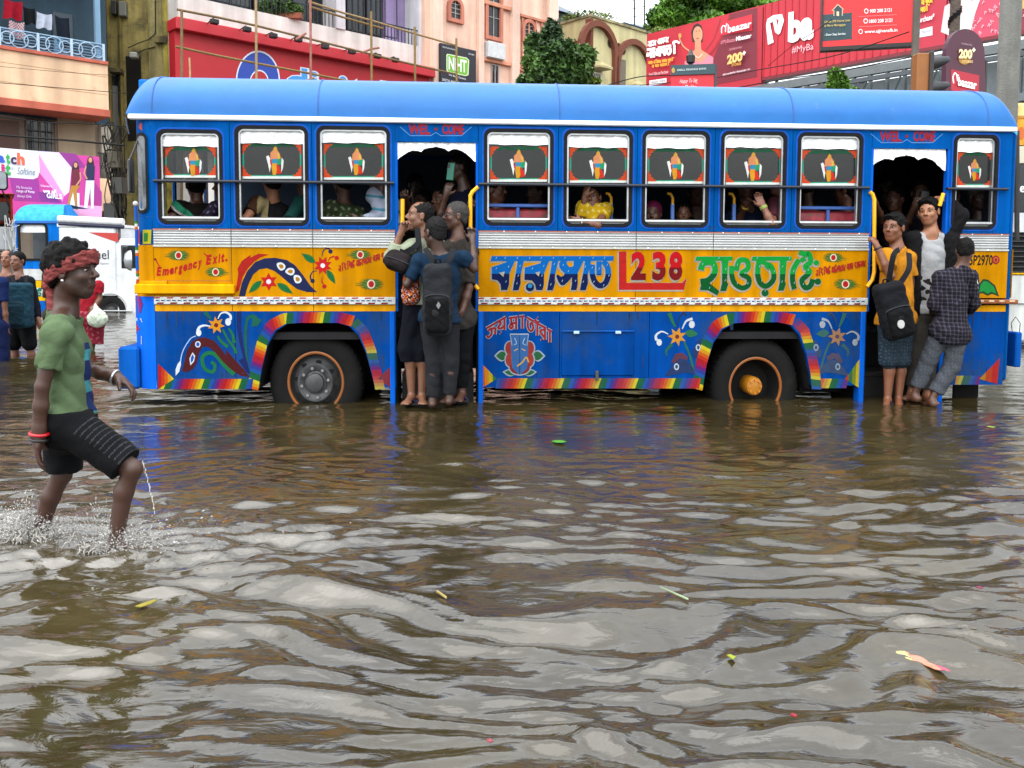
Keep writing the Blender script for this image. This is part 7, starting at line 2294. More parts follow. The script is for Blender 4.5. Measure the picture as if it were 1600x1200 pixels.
for px in (1486, 1530):
 mb = MB(); mb.tube([(F11.x(px, .1), .15, -.4), (F11.x(px, .1), .15, F11.pl(px, 90)[1])], .04, C('#2c2a2c'), 6); mb.build('leg', M_PMET, ab)
A_ = Art(F11, -.003, .001)
A_.poly([(1486, 108), (1530, 118), (1529, 149), (1486, 141)], C('#96182e'))
A_.stroke([(1490, 130), (1489, 120), (1492, 114), (1495, 118), (1496, 127)], 1.8, WHT, 4); A_.stroke([(1494, 117), (1498, 118)], 1.8, WHT); A_.disc(1507, 93, 9, C('#9a7634'), 8)
A_.build('board_print', ab, M_PRINT)
for s_, p0, p1, h_, c_, bd in (('baazar', (1497, 133), (1526, 139.5), 13, '#ece8ea', .03), ('200', (1498, 90), (1519, 91), 13, '#dcc894', .05), ('+', (1519, 82), (1524, 82), 8, '#e4dcc8', .06), ('CELEBRATING', (1502, 69), (1519, 72), 2.6, '#9a8890', 0), ('STORES', (1503, 98), (1520, 98), 3.6, '#c8a870', .02), ('#MyBaazar', (1487, 148), (1512, 152), 4, '#a88890', 0)):
 text(s_, F11, p0, p1, C(c_), -.03, 'lettering', ab, bold=bd, h=h_)
# --- overhead cables
def wire(pts, Y, r_, lab, n=8):
 o_ = thing('overhead_cable', lab, 'cable', loc=at(*pts[0], Y if isinstance(Y, (int, float)) else Y[0]), group='cables strung across the street')
 off = o_.location
 Ys = [Y] * len(pts) if isinstance(Y, (int, float)) else np.linspace(Y[0], Y[1], len(pts))
 P_ = [at(*p, float(y)) - off for p, y in zip(pts, Ys)]
 mb = MB(); mb.tube(spline([tuple(p) for p in P_], n), r_, C('#141414'), 5); mb.build('cable', M_RUB, o_)
wire([(-40, 208), (90, 218), (195, 227)], 19, .022, 'thick black cable bundle sagging across the pink banner top')
wire([(-40, 175), (60, 190), (130, 193), (200, 198)], 20, .012, 'thin cable just under the coral balcony edge')
wire([(-40, 126), (90, 137), (200, 146)], 20, .008, 'thin cable across the peach balcony wall')
wire([(-40, 100), (90, 112), (180, 118)], 20, .005, 'faintest cable high on the peach balcony wall')
wire([(1000, 133), (1100, 124), (1180, 110), (1300, 88), (1420, 50)], (30, 16), .012, 'cable sagging in front of the red billboards')
wire([(1200, 103), (1240, 70), (1275, 48), (1300, 30)], (26, 20), .009, 'short cable crossing the large white letters')
wire([(1090, 150), (1200, 128), (1300, 113), (1420, 90), (1470, 78)], (26, 17), .016, 'dark cable running along the gantry')
wire([(860, 150), (930, 138), (1000, 120), (1060, 118)], 34, .02, 'cable in front of the cream house')
tr = thing('cable_tangle', 'dark tangle of cables and junction boxes beside the pink banner', 'cables', loc=at(182, 318, 24))
mb = MB(); r_ = random.Random(5)
for k in range(26):
 p = [Vector((r_.uniform(-.28, .28), r_.uniform(-.3, .3), r_.uniform(-.7, 2.2))) for _ in range(4)]
 mb.tube(spline([tuple(q) for q in p], 5), r_.choice([.01, .016, .024]), C(r_.choice(['#12120f', '#1d1b16', '#2c2820'])), 4)
mb.build('cables', M_RUB, tr)
for (x, z, c_) in ((-.12, -.2, '#1b1c1a'), (.12, .5, '#25241f'), (.02, 1.2, '#3a3426')):
 mb = MB(); mb.bbox(x - .16, x + .16, -.2, .1, z - .25, z + .2, C(c_), .02); mb.build('junction_box', M_PMET, tr)
mb = MB(); mb.tube([(0, .1, -3.3), (0, .1, 3.2)], .07, C('#2b2822'), 8); mb.build('pole', M_CONC, tr)
# --- trees
def leaves(n, blobs, size, cols, seed, name, par, droop=0.0):
 r_ = np.random.default_rng(seed)
 w = np.array([b[3] * b[4] * b[5] for b in blobs]) ** .67; w /= w.sum()
 idx = r_.choice(len(blobs), n, p=w)
 B_ = np.array(blobs)[idx]
 d = r_.normal(size=(n, 3)); d /= np.linalg.norm(d, axis=1)[:, None]
 rad = r_.uniform(.45, 1.0, n) ** .5
 Pc = B_[:, :3] + d * rad[:, None] * B_[:, 3:6] * (1 + .16 * np.sin(d[:, :1] * 7 + d[:, 1:2] * 5 + B_[:, :1] * 3))
 a = r_.normal(size=(n, 3)) + d * .5; a[:, 2] -= droop; a /= np.linalg.norm(a, axis=1)[:, None]
 b = np.cross(a, r_.normal(size=(n, 3))); b /= np.linalg.norm(b, axis=1)[:, None]
 s = size * r_.uniform(.6, 1.4, n)[:, None]
 V = np.stack([Pc - a * s, Pc + b * s * .42, Pc + a * s, Pc - b * s * .42], 1).reshape(-1, 3)
 me = bpy.data.meshes.new(name)
 me.vertices.add(4 * n); me.vertices.foreach_set('co', V.astype(np.float32).ravel())
 me.loops.add(4 * n); me.loops.foreach_set('vertex_index', np.arange(4 * n, dtype=np.int32))
 me.polygons.add(n); me.polygons.foreach_set('loop_start', np.arange(0, 4 * n, 4, dtype=np.int32))
 me.update(calc_edges=True)
 cc = np.array([C(c) for c in cols])
 clump = (np.sin(Pc[:, 0] * 2.3 + seed) + np.sin(Pc[:, 2] * 3.1) + np.sin(Pc[:, 1] * 2.7)) / 3
 k = np.clip((clump + 1) / 2 * len(cols) + r_.normal(size=n) * .7, 0, len(cols) - 1).astype(int)
 setcol(me, cc[k])
 me.materials.append(M_LEAF)
 o_ = bpy.data.objects.new(name, me); COL.objects.link(o_); o_.parent = par
 return o_
def tree(px, py, Y, rx, ry, lab, cols, n, size, nb, seed, name='leafy_tree', base=-.4, depth=1.0, droop=0.0):
 c = at(px, py, Y); k = Y / F
 o_ = thing(name, lab, 'tree', loc=(c.x, c.y, 0))
 r_ = random.Random(seed); bl = []
 for i in range(nb):
  t = r_.uniform(0, 6.28); q = r_.uniform(.2, .85)
  bl.append((rx * k * q * math.cos(t), rx * k * depth * r_.uniform(-.7, .7), c.z + ry * k * q * math.sin(t), rx * k * r_.uniform(.25, .42), rx * k * .35, ry * k * r_.uniform(.22, .36)))
 mb = MB()
 mb.tube([(0, 0, base), (.1, 0, c.z * .5), (.05, 0, c.z - ry * k * .3)], [.16 * rx * k * .5 + .08, .13, .08], C('#2c231a'), 8)
 for b_ in bl[:12]: mb.tube([(.05, 0, c.z - ry * k * .5), (b_[0] * .5, b_[1] * .5, (c.z + b_[2]) / 2 - .3), b_[:3]], [.07, .045, .02], C('#2c231a'), 5)
 mb.build('trunk', M_BARK, o_, smooth=True)
 leaves(n, bl, size, cols, seed, 'crown', o_, droop)
 return o_
DG = ['#243a1c', '#345022', '#46642c', '#5a7838']
LG = ['#28480f', '#3c6014', '#507a1c', '#64902a']
tree(869, 104, 24, 50, 62, 'dark green bushy tree between the peach building and the cream house', DG + ['#3a4e22'], 22000, .085, 40, 11, droop=.5)
tree(822, 128, 24.5, 16, 18, 'small dark bush left of the bushy tree above the bus roof', DG, 5000, .06, 9, 12)
tree(920, 132, 25, 20, 14, 'yellow green shrub at the right foot of the bushy tree', ['#3a4a14', '#50641c', '#6a7a24'], 5000, .06, 9, 13)
tree(1110, 30, 52, 95, 52, 'bright green spreading tree behind the woman billboard', LG, 36000, .17, 40, 14)
tree(1215, -5, 54, 70, 34, 'bright green tree crown over the corrugated billboard', LG, 16000, .17, 22, 15)
tree(1590, 138, 36, 28, 40, 'dark green tree beyond the wide concrete pole', DG, 9000, .12, 14, 16)
vn = thing('climbing_vine', 'bright green climber growing up a post over the bus roof', 'vine', loc=at(1316, 140, 24))
k = 24 / F
leaves(4500, [(-10 * k, 0, 22 * k, 12 * k, .2, 10 * k), (-6 * k, 0, 4 * k, 16 * k, .25, 18 * k), (14 * k, 0, -8 * k, 14 * k, .25, 10 * k), (0, 0, -14 * k, 20 * k, .25, 14 * k)], .06, ['#3c6014', '#58882a', '#74a23a'], 17, 'leaves', vn)['kind'] = 'stuff'
mb = MB(); mb.tube([(0, 0, at(1316, 140, 24).z * -1), (-.05, .05, .3)], .05, C('#5a4a34'), 6); mb.build('stem', M_BARK, vn)
bp_ = thing('balcony_plants', 'green pot plants on the white balcony over the red sign', 'plants', loc=F3.w(F3.x(447), .35, zP))
leaves(1500, [(0, 0, .35, .9, .25, .3)], .07, ['#2a4418', '#3f5c22'], 18, 'foliage', bp_)['kind'] = 'stuff'
mb = MB(); mb.box(-.9, .9, -.12, .12, 0, .2, C('#7a4630')); mb.build('planter', M_WALL, bp_)
ar_ = thing('roof_weeds', 'weeds growing along the roof of the cream house', 'plants', loc=F5.w(1, 1, zt + .1)); ar_['category'] = 'plants'
leaves(1600, [(0, 0, .25, 1.4, .6, .35), (4.5, 3.2, .2, 1.2, .6, .5)], .08, ['#4a5a24', '#6a7a34'], 19, 'foliage', ar_)['kind'] = 'stuff'
# ------------------------------------------------------------------ other vehicles
def small_wheel(par, x, y, z, r_, hub='#3a3a3a'):
 w = bpy.data.objects.new('wheel', None); COL.objects.link(w); w.parent = par; w.location = (x, y, z)
 mb = MB(); mb.lathe_y(0, 0, [(r_ * .55, .0), (r_ * .8, -.02), (r_ * .95, .0), (r_, .05), (r_, .22), (r_ * .9, .25)], C('#121212'), 28, .92); mb.build('tyre', M_RUB, w, smooth=True)
 mb = MB(); mb.lathe_y(0, 0, [(r_ * .56, .01), (r_ * .5, .06), (r_ * .3, .08), (r_ * .28, .0), (.001, -.01)], C(hub), 24, .92); mb.build('rim', M_PMET, w, smooth=True)
FV = frame_at(0, 23, 0)
v1 = thing('distant_bus', 'blue and yellow city bus far behind, half hidden by the walking man', 'bus', FV)
V = lambda px, py, y=0: FV.pl(px, py, y)
def vb(par, name, m, col, px0, px1, py0, py1, y0, y1, bev=.0, fr=None):
 f_ = fr or FV
 x0, z1 = f_.pl(px0, py0, y0); x1, z0 = f_.pl(px1, py1, y0)
 mb = MB(); (mb.bbox if bev else mb.box)(x0, x1, y0, y1, z0, z1, C(col), *((bev,) if bev else ())); return mb.build(name, m, par, smooth=bool(bev) and bev > .1)
w0, w1 = V(31, 405), V(72, 350)
mb = MB(); a, b = V(23, 420), V(97, 345)
hole = rrect(w0[0], w1[0], w0[1], w1[1], .12)
mb.plate([(a[0], a[1]), (b[0], a[1]), (b[0], b[1]), (a[0], b[1])], [hole], 0, .06, C('#0b63b8')); mb.build('window_panel', M_BUS, v1)
mb = MB(); mb.plate(rrect(w0[0] - .04, w1[0] + .04, w0[1] - .04, w1[1] + .04, .14), [rrect(w0[0] + .02, w1[0] - .02, w0[1] + .02, w1[1] - .02, .1)], -.02, .03, C('#101214')); mb.build('window_frame', M_RUB, v1)
mb = MB(); mb.box(w0[0], w1[0], .07, .09, w1[1] - .22, w1[1], C('#dfe3e4')); mb.build('silver_valance', M_FOIL, v1)
mb = MB(); mb.box(w0[0] - .3, w1[0] + .3, 1.2, 1.25, w0[1] - .3, w1[1] + .2, C('#4a5054')); mb.build('far_side_wall', M_DARK, v1)
mb = MB(); mb.box(V(76, 400)[0], V(80, 400)[0], .2, .26, w0[1], w1[1], C('#101214')); mb.build('cab_divider', M_DARK, v1)
vb(v1, 'ribbed_strip', M_METAL, '#b9bcbc', 23, 97, 420.3, 438, -.01, .06)
vb(v1, 'yellow_panel', M_BUS, '#d8a80c', 23, 84, 438.3, 470, 0, .06)
vb(v1, 'skirt_panel', M_BUS, '#0a5cb8', 23, 97, 470.3, 500, 0, .06)
mb = MB(); z0 = V(20, 345)[1]; L0, L1 = V(22, 345)[0], V(98, 345)[0]; n = 10
vs_ = []
for i in range(n + 1):
 t = math.pi / 2 * i / n
 y, z = 1.1 * (1 - math.cos(t)), z0 + (V(50, 318, .7)[1] - z0) * math.sin(t)
 vs_ += [(L0, y, z), (L1 - .35 * (math.sin(t) ** 3), y, z)]
mb.add(vs_, [(2 * i, 2 * i + 1, 2 * i + 3, 2 * i + 2) for i in range(n)], C('#3d9ae0')); mb.add([vs_[2 * i + 1] for i in range(n + 1)] + [(L1, 1.1, z0)], [tuple(range(n + 2))[::-1]], C('#2f86d0'))
mb.add([vs_[-2], vs_[-1], (L1 - .35, 2.2, vs_[-1][2] - .05), (L0, 2.2, vs_[-1][2] - .05)], [(0, 1, 2, 3)], C('#3d9ae0')); mb.build('roof', M_BUS, v1, smooth=True)
mb = MB(); a = V(24, 344); mb.box(a[0], L1, -.04, .06, z0 - .06, z0, C('#1255a0')); mb.build('rain_gutter', M_PMET, v1)
A_ = Art(FV, -.004, .001)
A_.poly([(38, 448), (67, 450), (67, 463), (37, 461)], C('#d8e0d8')); bangla(A_, 'বডট', (40, 461), (66, 463), 9, 2.4, C('#0c7a6a')); A_.poly([(40, 448), (46, 442), (52, 448)], C('#b84a1c')); A_.build('belt_lettering', v1)
small_wheel(v1, V(60, 480)[0], .1, .35, .48)
# truck
FT = frame_at(95, 21.5, 0)
t1 = thing('delivery_truck', 'white box truck with red flash and the letters uel beside the bus nose', 'truck', FT)
T_ = lambda px, py, y=0: FT.pl(px, py, y)
x0, z1 = T_(91, 354); x1, z0 = T_(183, 462)
mb = MB(); mb.bbox(x0, x1, 0, 2.1, z0, z1, C('#c4c8ca'), .03); mb.build('cargo_box', M_PMET, t1)
mb = MB(); mb.box(x0 - .02, x1 + .02, -.02, 2.1, z1 + .001, z1 + .07, C('#d6d8d8')); mb.box(x0, x1, -.02, -.001, z0, z0 + .05, C('#9a9c9c')); mb.build('box_rail', M_PMET, t1)
A_ = Art(FT, -.004, .001); A_.poly([(138, 363), (185, 364), (185, 378), (178, 377)], C('#a83028')); A_.build('red_flash', t1, M_PRINT)
text('uel', FT, (150, 405), (170, 405), C('#1c1e22'), -.008, 'lettering', t1, h=15); text('x logistics', FT, (153, 413), (170, 413), C('#70747a'), -.008, 'lettering', t1, h=3.6)
cx0, cz0 = T_(184, 490); cx1, cz1 = T_(225, 372)
o_ = cx0
mb = MB(); yy = 2.0
prof = [(cx0, cz0), (cx0, cz1 - .15), (cx0 + .12, cz1), (cx0 + .6, cz1), (cx0 + .95, cz1 - .7), (cx0 + 1.05, cz1 - .9), (cx0 + 1.05, cz0)]
mb.plate(prof, [], .02, yy, C('#c6c9c9')); mb.build('cab', M_PMET, t1)
mb = MB(); mb.plate([(cx0 + .12, cz1 - .75), (cx0 + .12, cz1 - .18), (cx0 + .55, cz1 - .18), (cx0 + .82, cz1 - .75)], [], .012, None, C('#20262a')); mb.build('side_window', M_WGLASS, t1)
mb = MB(); m_ = T_(196, 388, -.1); mb.bbox(m_[0] - .07, m_[0] + .07, -.16, -.06, m_[1] - .32, m_[1] + .05, C('#1c1e20'), .02); mb.build('wing_mirror', M_GLOSS, t1)
mb = MB(); mb.box(x0 + .2, x1 - .02, .3, 1.8, z0 - .22, z0 - .001, C('#1c1c1c')); mb.build('chassis', M_DARK, t1)
wx, wz = T_(174, 486)
mb = MB(); mb.plate([(wx + .52 * math.cos(t), wz + .5 * math.sin(t)) for t in [math.pi * i / 10 for i in range(11)]], [[(wx + .43 * math.cos(t), wz + .02 + .42 * math.sin(t)) for t in [math.pi * i / 10 for i in range(11)]]], -.03, .3, C('#c8cbcb')); mb.build('mudguard', M_PMET, t1)
small_wheel(t1, wx, .0, wz, .4); small_wheel(t1, T_(110, 486)[0], .0, wz, .4)
# red-brown bus at the left edge
FE = frame_at(-10, 17, R(31))
e1 = thing('red_brown_bus', 'corner of a red brown bus with a dark mirror cut by the left edge', 'bus', FE)
vb(e1, 'side_panel', M_BUS, '#5a2218', -160, 21, 303, 350, 0, 1.5, .03, FE)
vb(e1, 'roof_edge', M_BUS, '#8a3f22', -160, 23, 297, 302.5, -.05, 1.5, .02, FE)
vb(e1, 'windscreen', M_WGLASS, '#5a6468', -160, 14, 310, 345, -.012, -.002, 0, FE)
vb(e1, 'pillar', M_BUS, '#7a2a1c', 16, 21, 303.5, 350, -.02, -.002, 0, FE)
vb(e1, 'lower_panel', M_PMET, '#8f9294', -160, 24, 350.5, 392, 0, 1.5, .03, FE)
vb(e1, 'skirt_panel', M_BUS, '#5c5f60', -160, 20, 392.5, 470, 0, 1.5, .03, FE)
mb = MB(); a, b = FE.pl(-14, 297, -.4), FE.pl(12, 268, -.4); mb.bbox(a[0], b[0], -.5, -.38, a[1], b[1], C('#141516'), .05); q_ = mb.build('wing_mirror', M_GLOSS, e1)
mb = MB(); mb.plate(rrect(a[0] + .03, b[0] - .03, a[1] + .03, b[1] - .03, .05), [], -.503, None, C('#8a9094')); mb.build('mirror_glass', M_METAL, q_)
mb = MB(); mb.tube([(b[0] - .1, -.42, a[1]), (b[0] + .02, -.2, a[1] - .3), (b[0], 0, a[1] - .4)], .015, C('#151515'), 6); mb.build('mirror_arm', M_PMET, q_)
r_ = random.Random(4); mb = MB()
for k in range(14):
 p = FE.pl(r_.uniform(4, 24), r_.uniform(330, 390), -.05); q2 = FE.pl(r_.uniform(4, 30), r_.uniform(340, 400), -.05)
 mb.tube([(p[0], -.05, p[1]), ((p[0] + q2[0]) / 2, -.12, min(p[1], q2[1]) - .05), (q2[0], -.05, q2[1])], .008, C('#c4c6c4'), 4)
mb.build('tied_cords', M_CLOTH, e1)
# white and yellow bus at the right edge
FRB = frame_at(1579, 13, R(0))
v2 = thing('rear_city_bus', 'white and yellow bus cut by the right edge behind the painted bus', 'bus', FRB)
def rb(name, m, col, py0, py1, y0=0.0, y1=2.2, px0=1579, px1=1900, bev=.0): return vb(v2, name, m, col, px0, px1, py0, py1, y0, y1, bev, FRB)
rb('roof_panel', M_BUS, '#d8c080', 160, 186, .05, 2.1, bev=.04); rb('advert_panel', M_BUS, '#cf9238', 186.3, 228)
rb('waist_panel', M_BUS, '#c9c4b0', 228.3, 256, -.02); rb('window_band', M_WGLASS, '#141618', 256.3, 332)
rb('side_panel', M_BUS, '#c8ccce', 332.3, 364, -.02); rb('grille_panel', M_DARK, '#1c1d1e', 364.3, 426)
for k in range(7): rb('slat', M_PMET, '#2e3032', 368 + k * 8, 371 + k * 8, -.03, -.001)
rb('yellow_stripe', M_BUS, '#cf9a18', 426.3, 430, -.02); rb('skirt_panel', M_BUS, '#b9bcb8', 430.3, 532, -.01)
rb('rubbing_strip', M_PMET, '#4a4c4c', 474, 476, -.03, -.011)
mb = MB(); mb.tube([(FRB.pl(1589, 200, -.3)[0], -.3, FRB.pl(1589, 205, -.3)[1]), (FRB.pl(1589, 375, -.3)[0], -.3, FRB.pl(1589, 375, -.3)[1])], .035, C('#131313'), 8); mb.build('grab_pole', M_PMET, v2)
text('ke', FRB, (1584, 300), (1602, 300), C('#d8d8d8'), -.02, 'lettering', v2, bold=.02, h=14)
A_ = Art(FRB, -.003, .001); A_.disc(1596, 208, 5, C('#b85a14'), 10); A_.build('advert_print', v2, M_PRINT)
# ------------------------------------------------------------------ people
D = lambda **k: k
def stripes(cols, fr=0.05, axis=2):
 cc = [C(c) for c in cols]
 def mk(P, T, him, fwd, base):
  def f(cen):
   v = (cen - him) @ T
   k = (np.floor(v[:, axis] / fr).astype(int)) % len(cc)
   return np.array(cc)[k]
  return f
 return mk
def plaid(a, b, c_, s=0.035):
 A, B, Cc = (np.array(C(x)) for x in (a, b, c_))
 def mk(P, T, him, fwd, base):
  def f(cen):
   v = (cen - him) @ T
   m1 = (v[:, 0] / s) % 1 < .28; m2 = (v[:, 2] / s) % 1 < .28
   out = np.tile(A, (len(cen), 1)); out[m1 | m2] = B; out[m1 & m2] = Cc
   return out
  return f
 return mk
def speckle(a, b, p=.3, s=40):
 A, B = np.array(C(a)), np.array(C(b))
 def mk(P, T, him, fwd, base):
  def f(cen):
   n = np.sin(cen[:, 0] * s * 2.1 + np.sin(cen[:, 2] * s)) + np.sin(cen[:, 2] * s * 1.7 + np.sin(cen[:, 0] * s * 1.3)) 
   out = np.tile(A, (len(cen), 1)); out[n > 2 * (1 - 2 * p)] = B
   return out
  return f
 return mk
def ring(o, X, p, d, r_, tube_r, col, name='bracelet', m=None):
 d = nrm(d); a = nrm(np.cross(d, (0, 0.3, 1))); b = np.cross(d, a)
 mb = MB(); mb.tube([p + (a * math.cos(t) + b * math.sin(t)) * r_ - X['off'] for t in [2 * math.pi * i / 16 for i in range(17)]], tube_r, C(col), 6, False)
 mb.build(name, m or M_GLOSS, o, smooth='all')
# the wading man
def walker_extra(o, X):
 A, hd, hs = X['A'], X['hd'], .98
 W = lambda x, y, z: hd + A @ (np.array((x, y, z)) * hs)
 H = SDF(hd - .25, hd + .22, .0045)
 q = [W(.0, .097, .058)]
 pts = [(0, .099, .062), (.05, .085, .052), (.082, .03, .03), (.086, -.03, .004), (.06, -.085, -.022), (0, -.108, -.03)]
 for sgn in (-1, 1):
  pp = [W(sgn * a, b, c) for a, b, c in pts]
  for i in range(len(pp) - 1):
   for dz, r_ in ((.024, .0065), (.013, .0085), (0, .0085), (-.012, .008), (-.022, .006)):
    H.cone(pp[i] + (0, 0, dz), pp[i + 1] + (0, 0, dz), r_, r_, k=.006)
 H.cone(W(0, -.108, -.03), W(.012, -.112, -.06), .024, .02, k=.01)
 H.cone(W(.01, -.105, -.06), W(.03, -.085, -.15), .016, .022, k=.008); H.cone(W(-.0, -.1, -.06), W(.012, -.07, -.135), .014, .016, k=.006)
 H.wrinkle(.006, 5.5, 3, (.3, .3, 2))
 H.build('headband', M_CLOTH, C('#8c3634'), o, colfn=lambda c: np.where((np.sin(c[:, 2] * 190 + c[:, 0] * 60 + c[:, 1] * 30) > .2)[:, None], np.array(C('#8c4644')), np.array(C('#743634'))), smooth_it=1)
 P = X['P']
 ring(o, X, P['wrl'] * .97 + P['ell'] * .03, P['wrl'] - P['ell'], .034, .007, '#a80f1a', 'red_wrist_thread')
 ring(o, X, P['wrl'] * .99 + P['ell'] * .01 - (0, 0, .018), P['wrl'] - P['ell'], .033, .006, '#0d0d0e', 'black_wrist_thread')
 ring(o, X, P['wrr'] * .96 + P['elr'] * .04, P['wrr'] - P['elr'], .034, .0055, '#b8bcc0', 'metal_bangle', M_METAL)
 mb = MB(); e = W(.083, -.004, -.038); mb.ball(e - X['off'], .006, C('#d8d8d4'), 8, 6); mb.build('ear_stud', M_METAL, o)
 S_ = X['him'] + (0, 0, .02)
def tee_fn(P, T, him, fwd, base):
 def f(cen):
  v = (cen - him)
  out = np.tile(np.array(base), (len(cen), 1))
  along = v @ fwd; up_ = v[:, 2]
  m = (along > .05) & (up_ > .03) & (up_ < .33) & (np.abs(v[:, 1] - .005) < .04)
  out[m] = np.array(C('#1c2c5a'))
  m2 = m & (np.sin(up_ * 47 + 1) > .45); out[m2] = np.array(C('#3f8a94'))
  return out
 return f
def short_fn(P, T, him, fwd, base):
 k, h = P['knl'], P['hipl']
 d = nrm(k - h); L = np.linalg.norm(k - h)
 def f(cen):
  v = cen - h; t = v @ d
  out = np.tile(np.array(base), (len(cen), 1))
  upv = v - t[:, None] * d
  m = (t > .08) & (t < L) & (upv[:, 2] > .015) & ((t / .024) % 1 < .2) & (cen[:, 1] < h[1] + .02)
  out[m] = np.array(C('#36383c'))
  return out
 return f
person('barefoot young man in green t-shirt and red checked headband wading past', 3.68,
       D(head=(114, 424), neck=(99, 480, .02), shl=(90, 520, -.17), shr=(108, 514, .19), ell=(66, 604, -.2), wrl=(61, 680, -.19), elr=(140, 578, .22), wrr=(182, 591, .2),
         hipl=(101, 655, -.085), hipr=(104, 655, .09), knr=(97, 742, .1), anr=(58, 846, .12), knl=(207, 733, -.1), anl=(181, 842, -.1)), yaw=88, head=(88, -3, 0), hs=.98, h=.0055, skin='#3a2217', hair=('#090706', 'curly'),
       build=.8, top=D(fit=.013, col='#5a6e4e', sleeve=.66, hem=-.02, fn=tee_fn, name='t_shirt', wr=.013), bottom=D(col='#0d0e11', len=.9, name='shorts', fit=.024, fn=short_fn, rise=.05), palm=D(l=(.9, .4, 0), r=(.2, -.3, -1), rd=(1, -.1, -.55), ld=(-.1, 0, -1)), curl=(.25, .55), beard=.45, feet=D(l=88, r=88), extra=walker_extra)
G1 = 'people hanging from the front doorway'
G2 = 'people hanging from the rear doorway'
def chappal(o, X):
 for a in ('l', 'r'):
  if 'an' + a not in X['P']: continue
  p = X['P']['an' + a] - X['off']
  mb = MB(); mb.bbox(p[0] - .06, p[0] + .06, p[1] - .09, p[1] + .05, p[2] - .1, p[2] - .078, C('#1a1a1e'), .01)
  mb.tube([p + (-.05, -.03, -.078), p + (0, -.05, -.035), p + (.05, -.03, -.078)], .011, C('#26203a'), 6); mb.tube([p + (-.045, .03, -.078), p + (0, .0, -.02), p + (.045, .03, -.078)], .009, C('#1a1a22'), 6)
  mb.build('sandal', M_RUB, o)
def glasses(o, X, s=1.0):
 W = lambda x, y, z: X['hd'] + X['A'] @ (np.array((x, y, z)) * s) - X['off']
 mb = MB()
 for q in (-1, 1):
  mb.tube([W(q * .032 + .024 * math.cos(t), .098, .004 + .017 * math.sin(t)) for t in [2 * math.pi * i / 12 for i in range(13)]], .0028, C('#101010'), 5, False)
  mb.tube([W(q * .056, .096, .008), W(q * .084, .0, .01)], .0025, C('#101010'), 5)
 mb.tube([W(-.008, .099, .008), W(.008, .099, .008)], .0025, C('#101010'), 5); mb.build('glasses', M_GLOSS, o)
YD = 7.28
person('man with glasses and grey shirt hanging from the front doorway', YD + .12,
       D(head=(711, 338), neck=(716, 372), shl=(690, 392, -.05), shr=(735, 396, .05), ell=(684, 440, -.05), elr=(733, 450, -.08), wrr=(722, 485, -.14), hipl=(700, 495, 0), hipr=(727, 495, .05), knl=(702, 560), knr=(722, 560), anl=(704, 612), anr=(722, 610)),
       yaw=-62, head=(-68, -4, 0), skin='#4a2e20', hair=('#4a4846', 'short'), top=D(col='#3a3632', sleeve=.9, hem=.1), bottom=D(col='#0b0c10', len=1.9), curl=(.3, .6), beard=.35, feet=D(l=-20, r=-10), group=G1, extra=lambda o, X: (glasses(o, X), chappal(o, X)), palm=D(r=(-1, 0, 0)))
person('balding man in pale green shirt gripping the yellow rail of the front doorway', YD,
       D(head=(655, 338), neck=(664, 370), shl=(645, 386, -.06), shr=(685, 386, .1), ell=(611, 404, -.12), wrl=(627, 362, -.12), hipl=(650, 475), hipr=(672, 475, .06), knl=(637, 545), knr=(658, 545), anl=(643, 614), anr=(659, 614)),
       yaw=-70, head=(-72, -8, 0), hs=1.05, skin='#6a4632', hair=('#1c1a1a', 'balding'), top=D(col='#9ca48c', sleeve=1.55, hem=.0, fit=.02), bottom=D(col='#0a0d18', len=1.28, fit=.024, name='trousers'), curl=(1.1, .4), palm=D(l=(.6, -.5, 0), ls=-1), beard=.2, feet=D(l=-15, r=10), group=G1, extra=chappal)
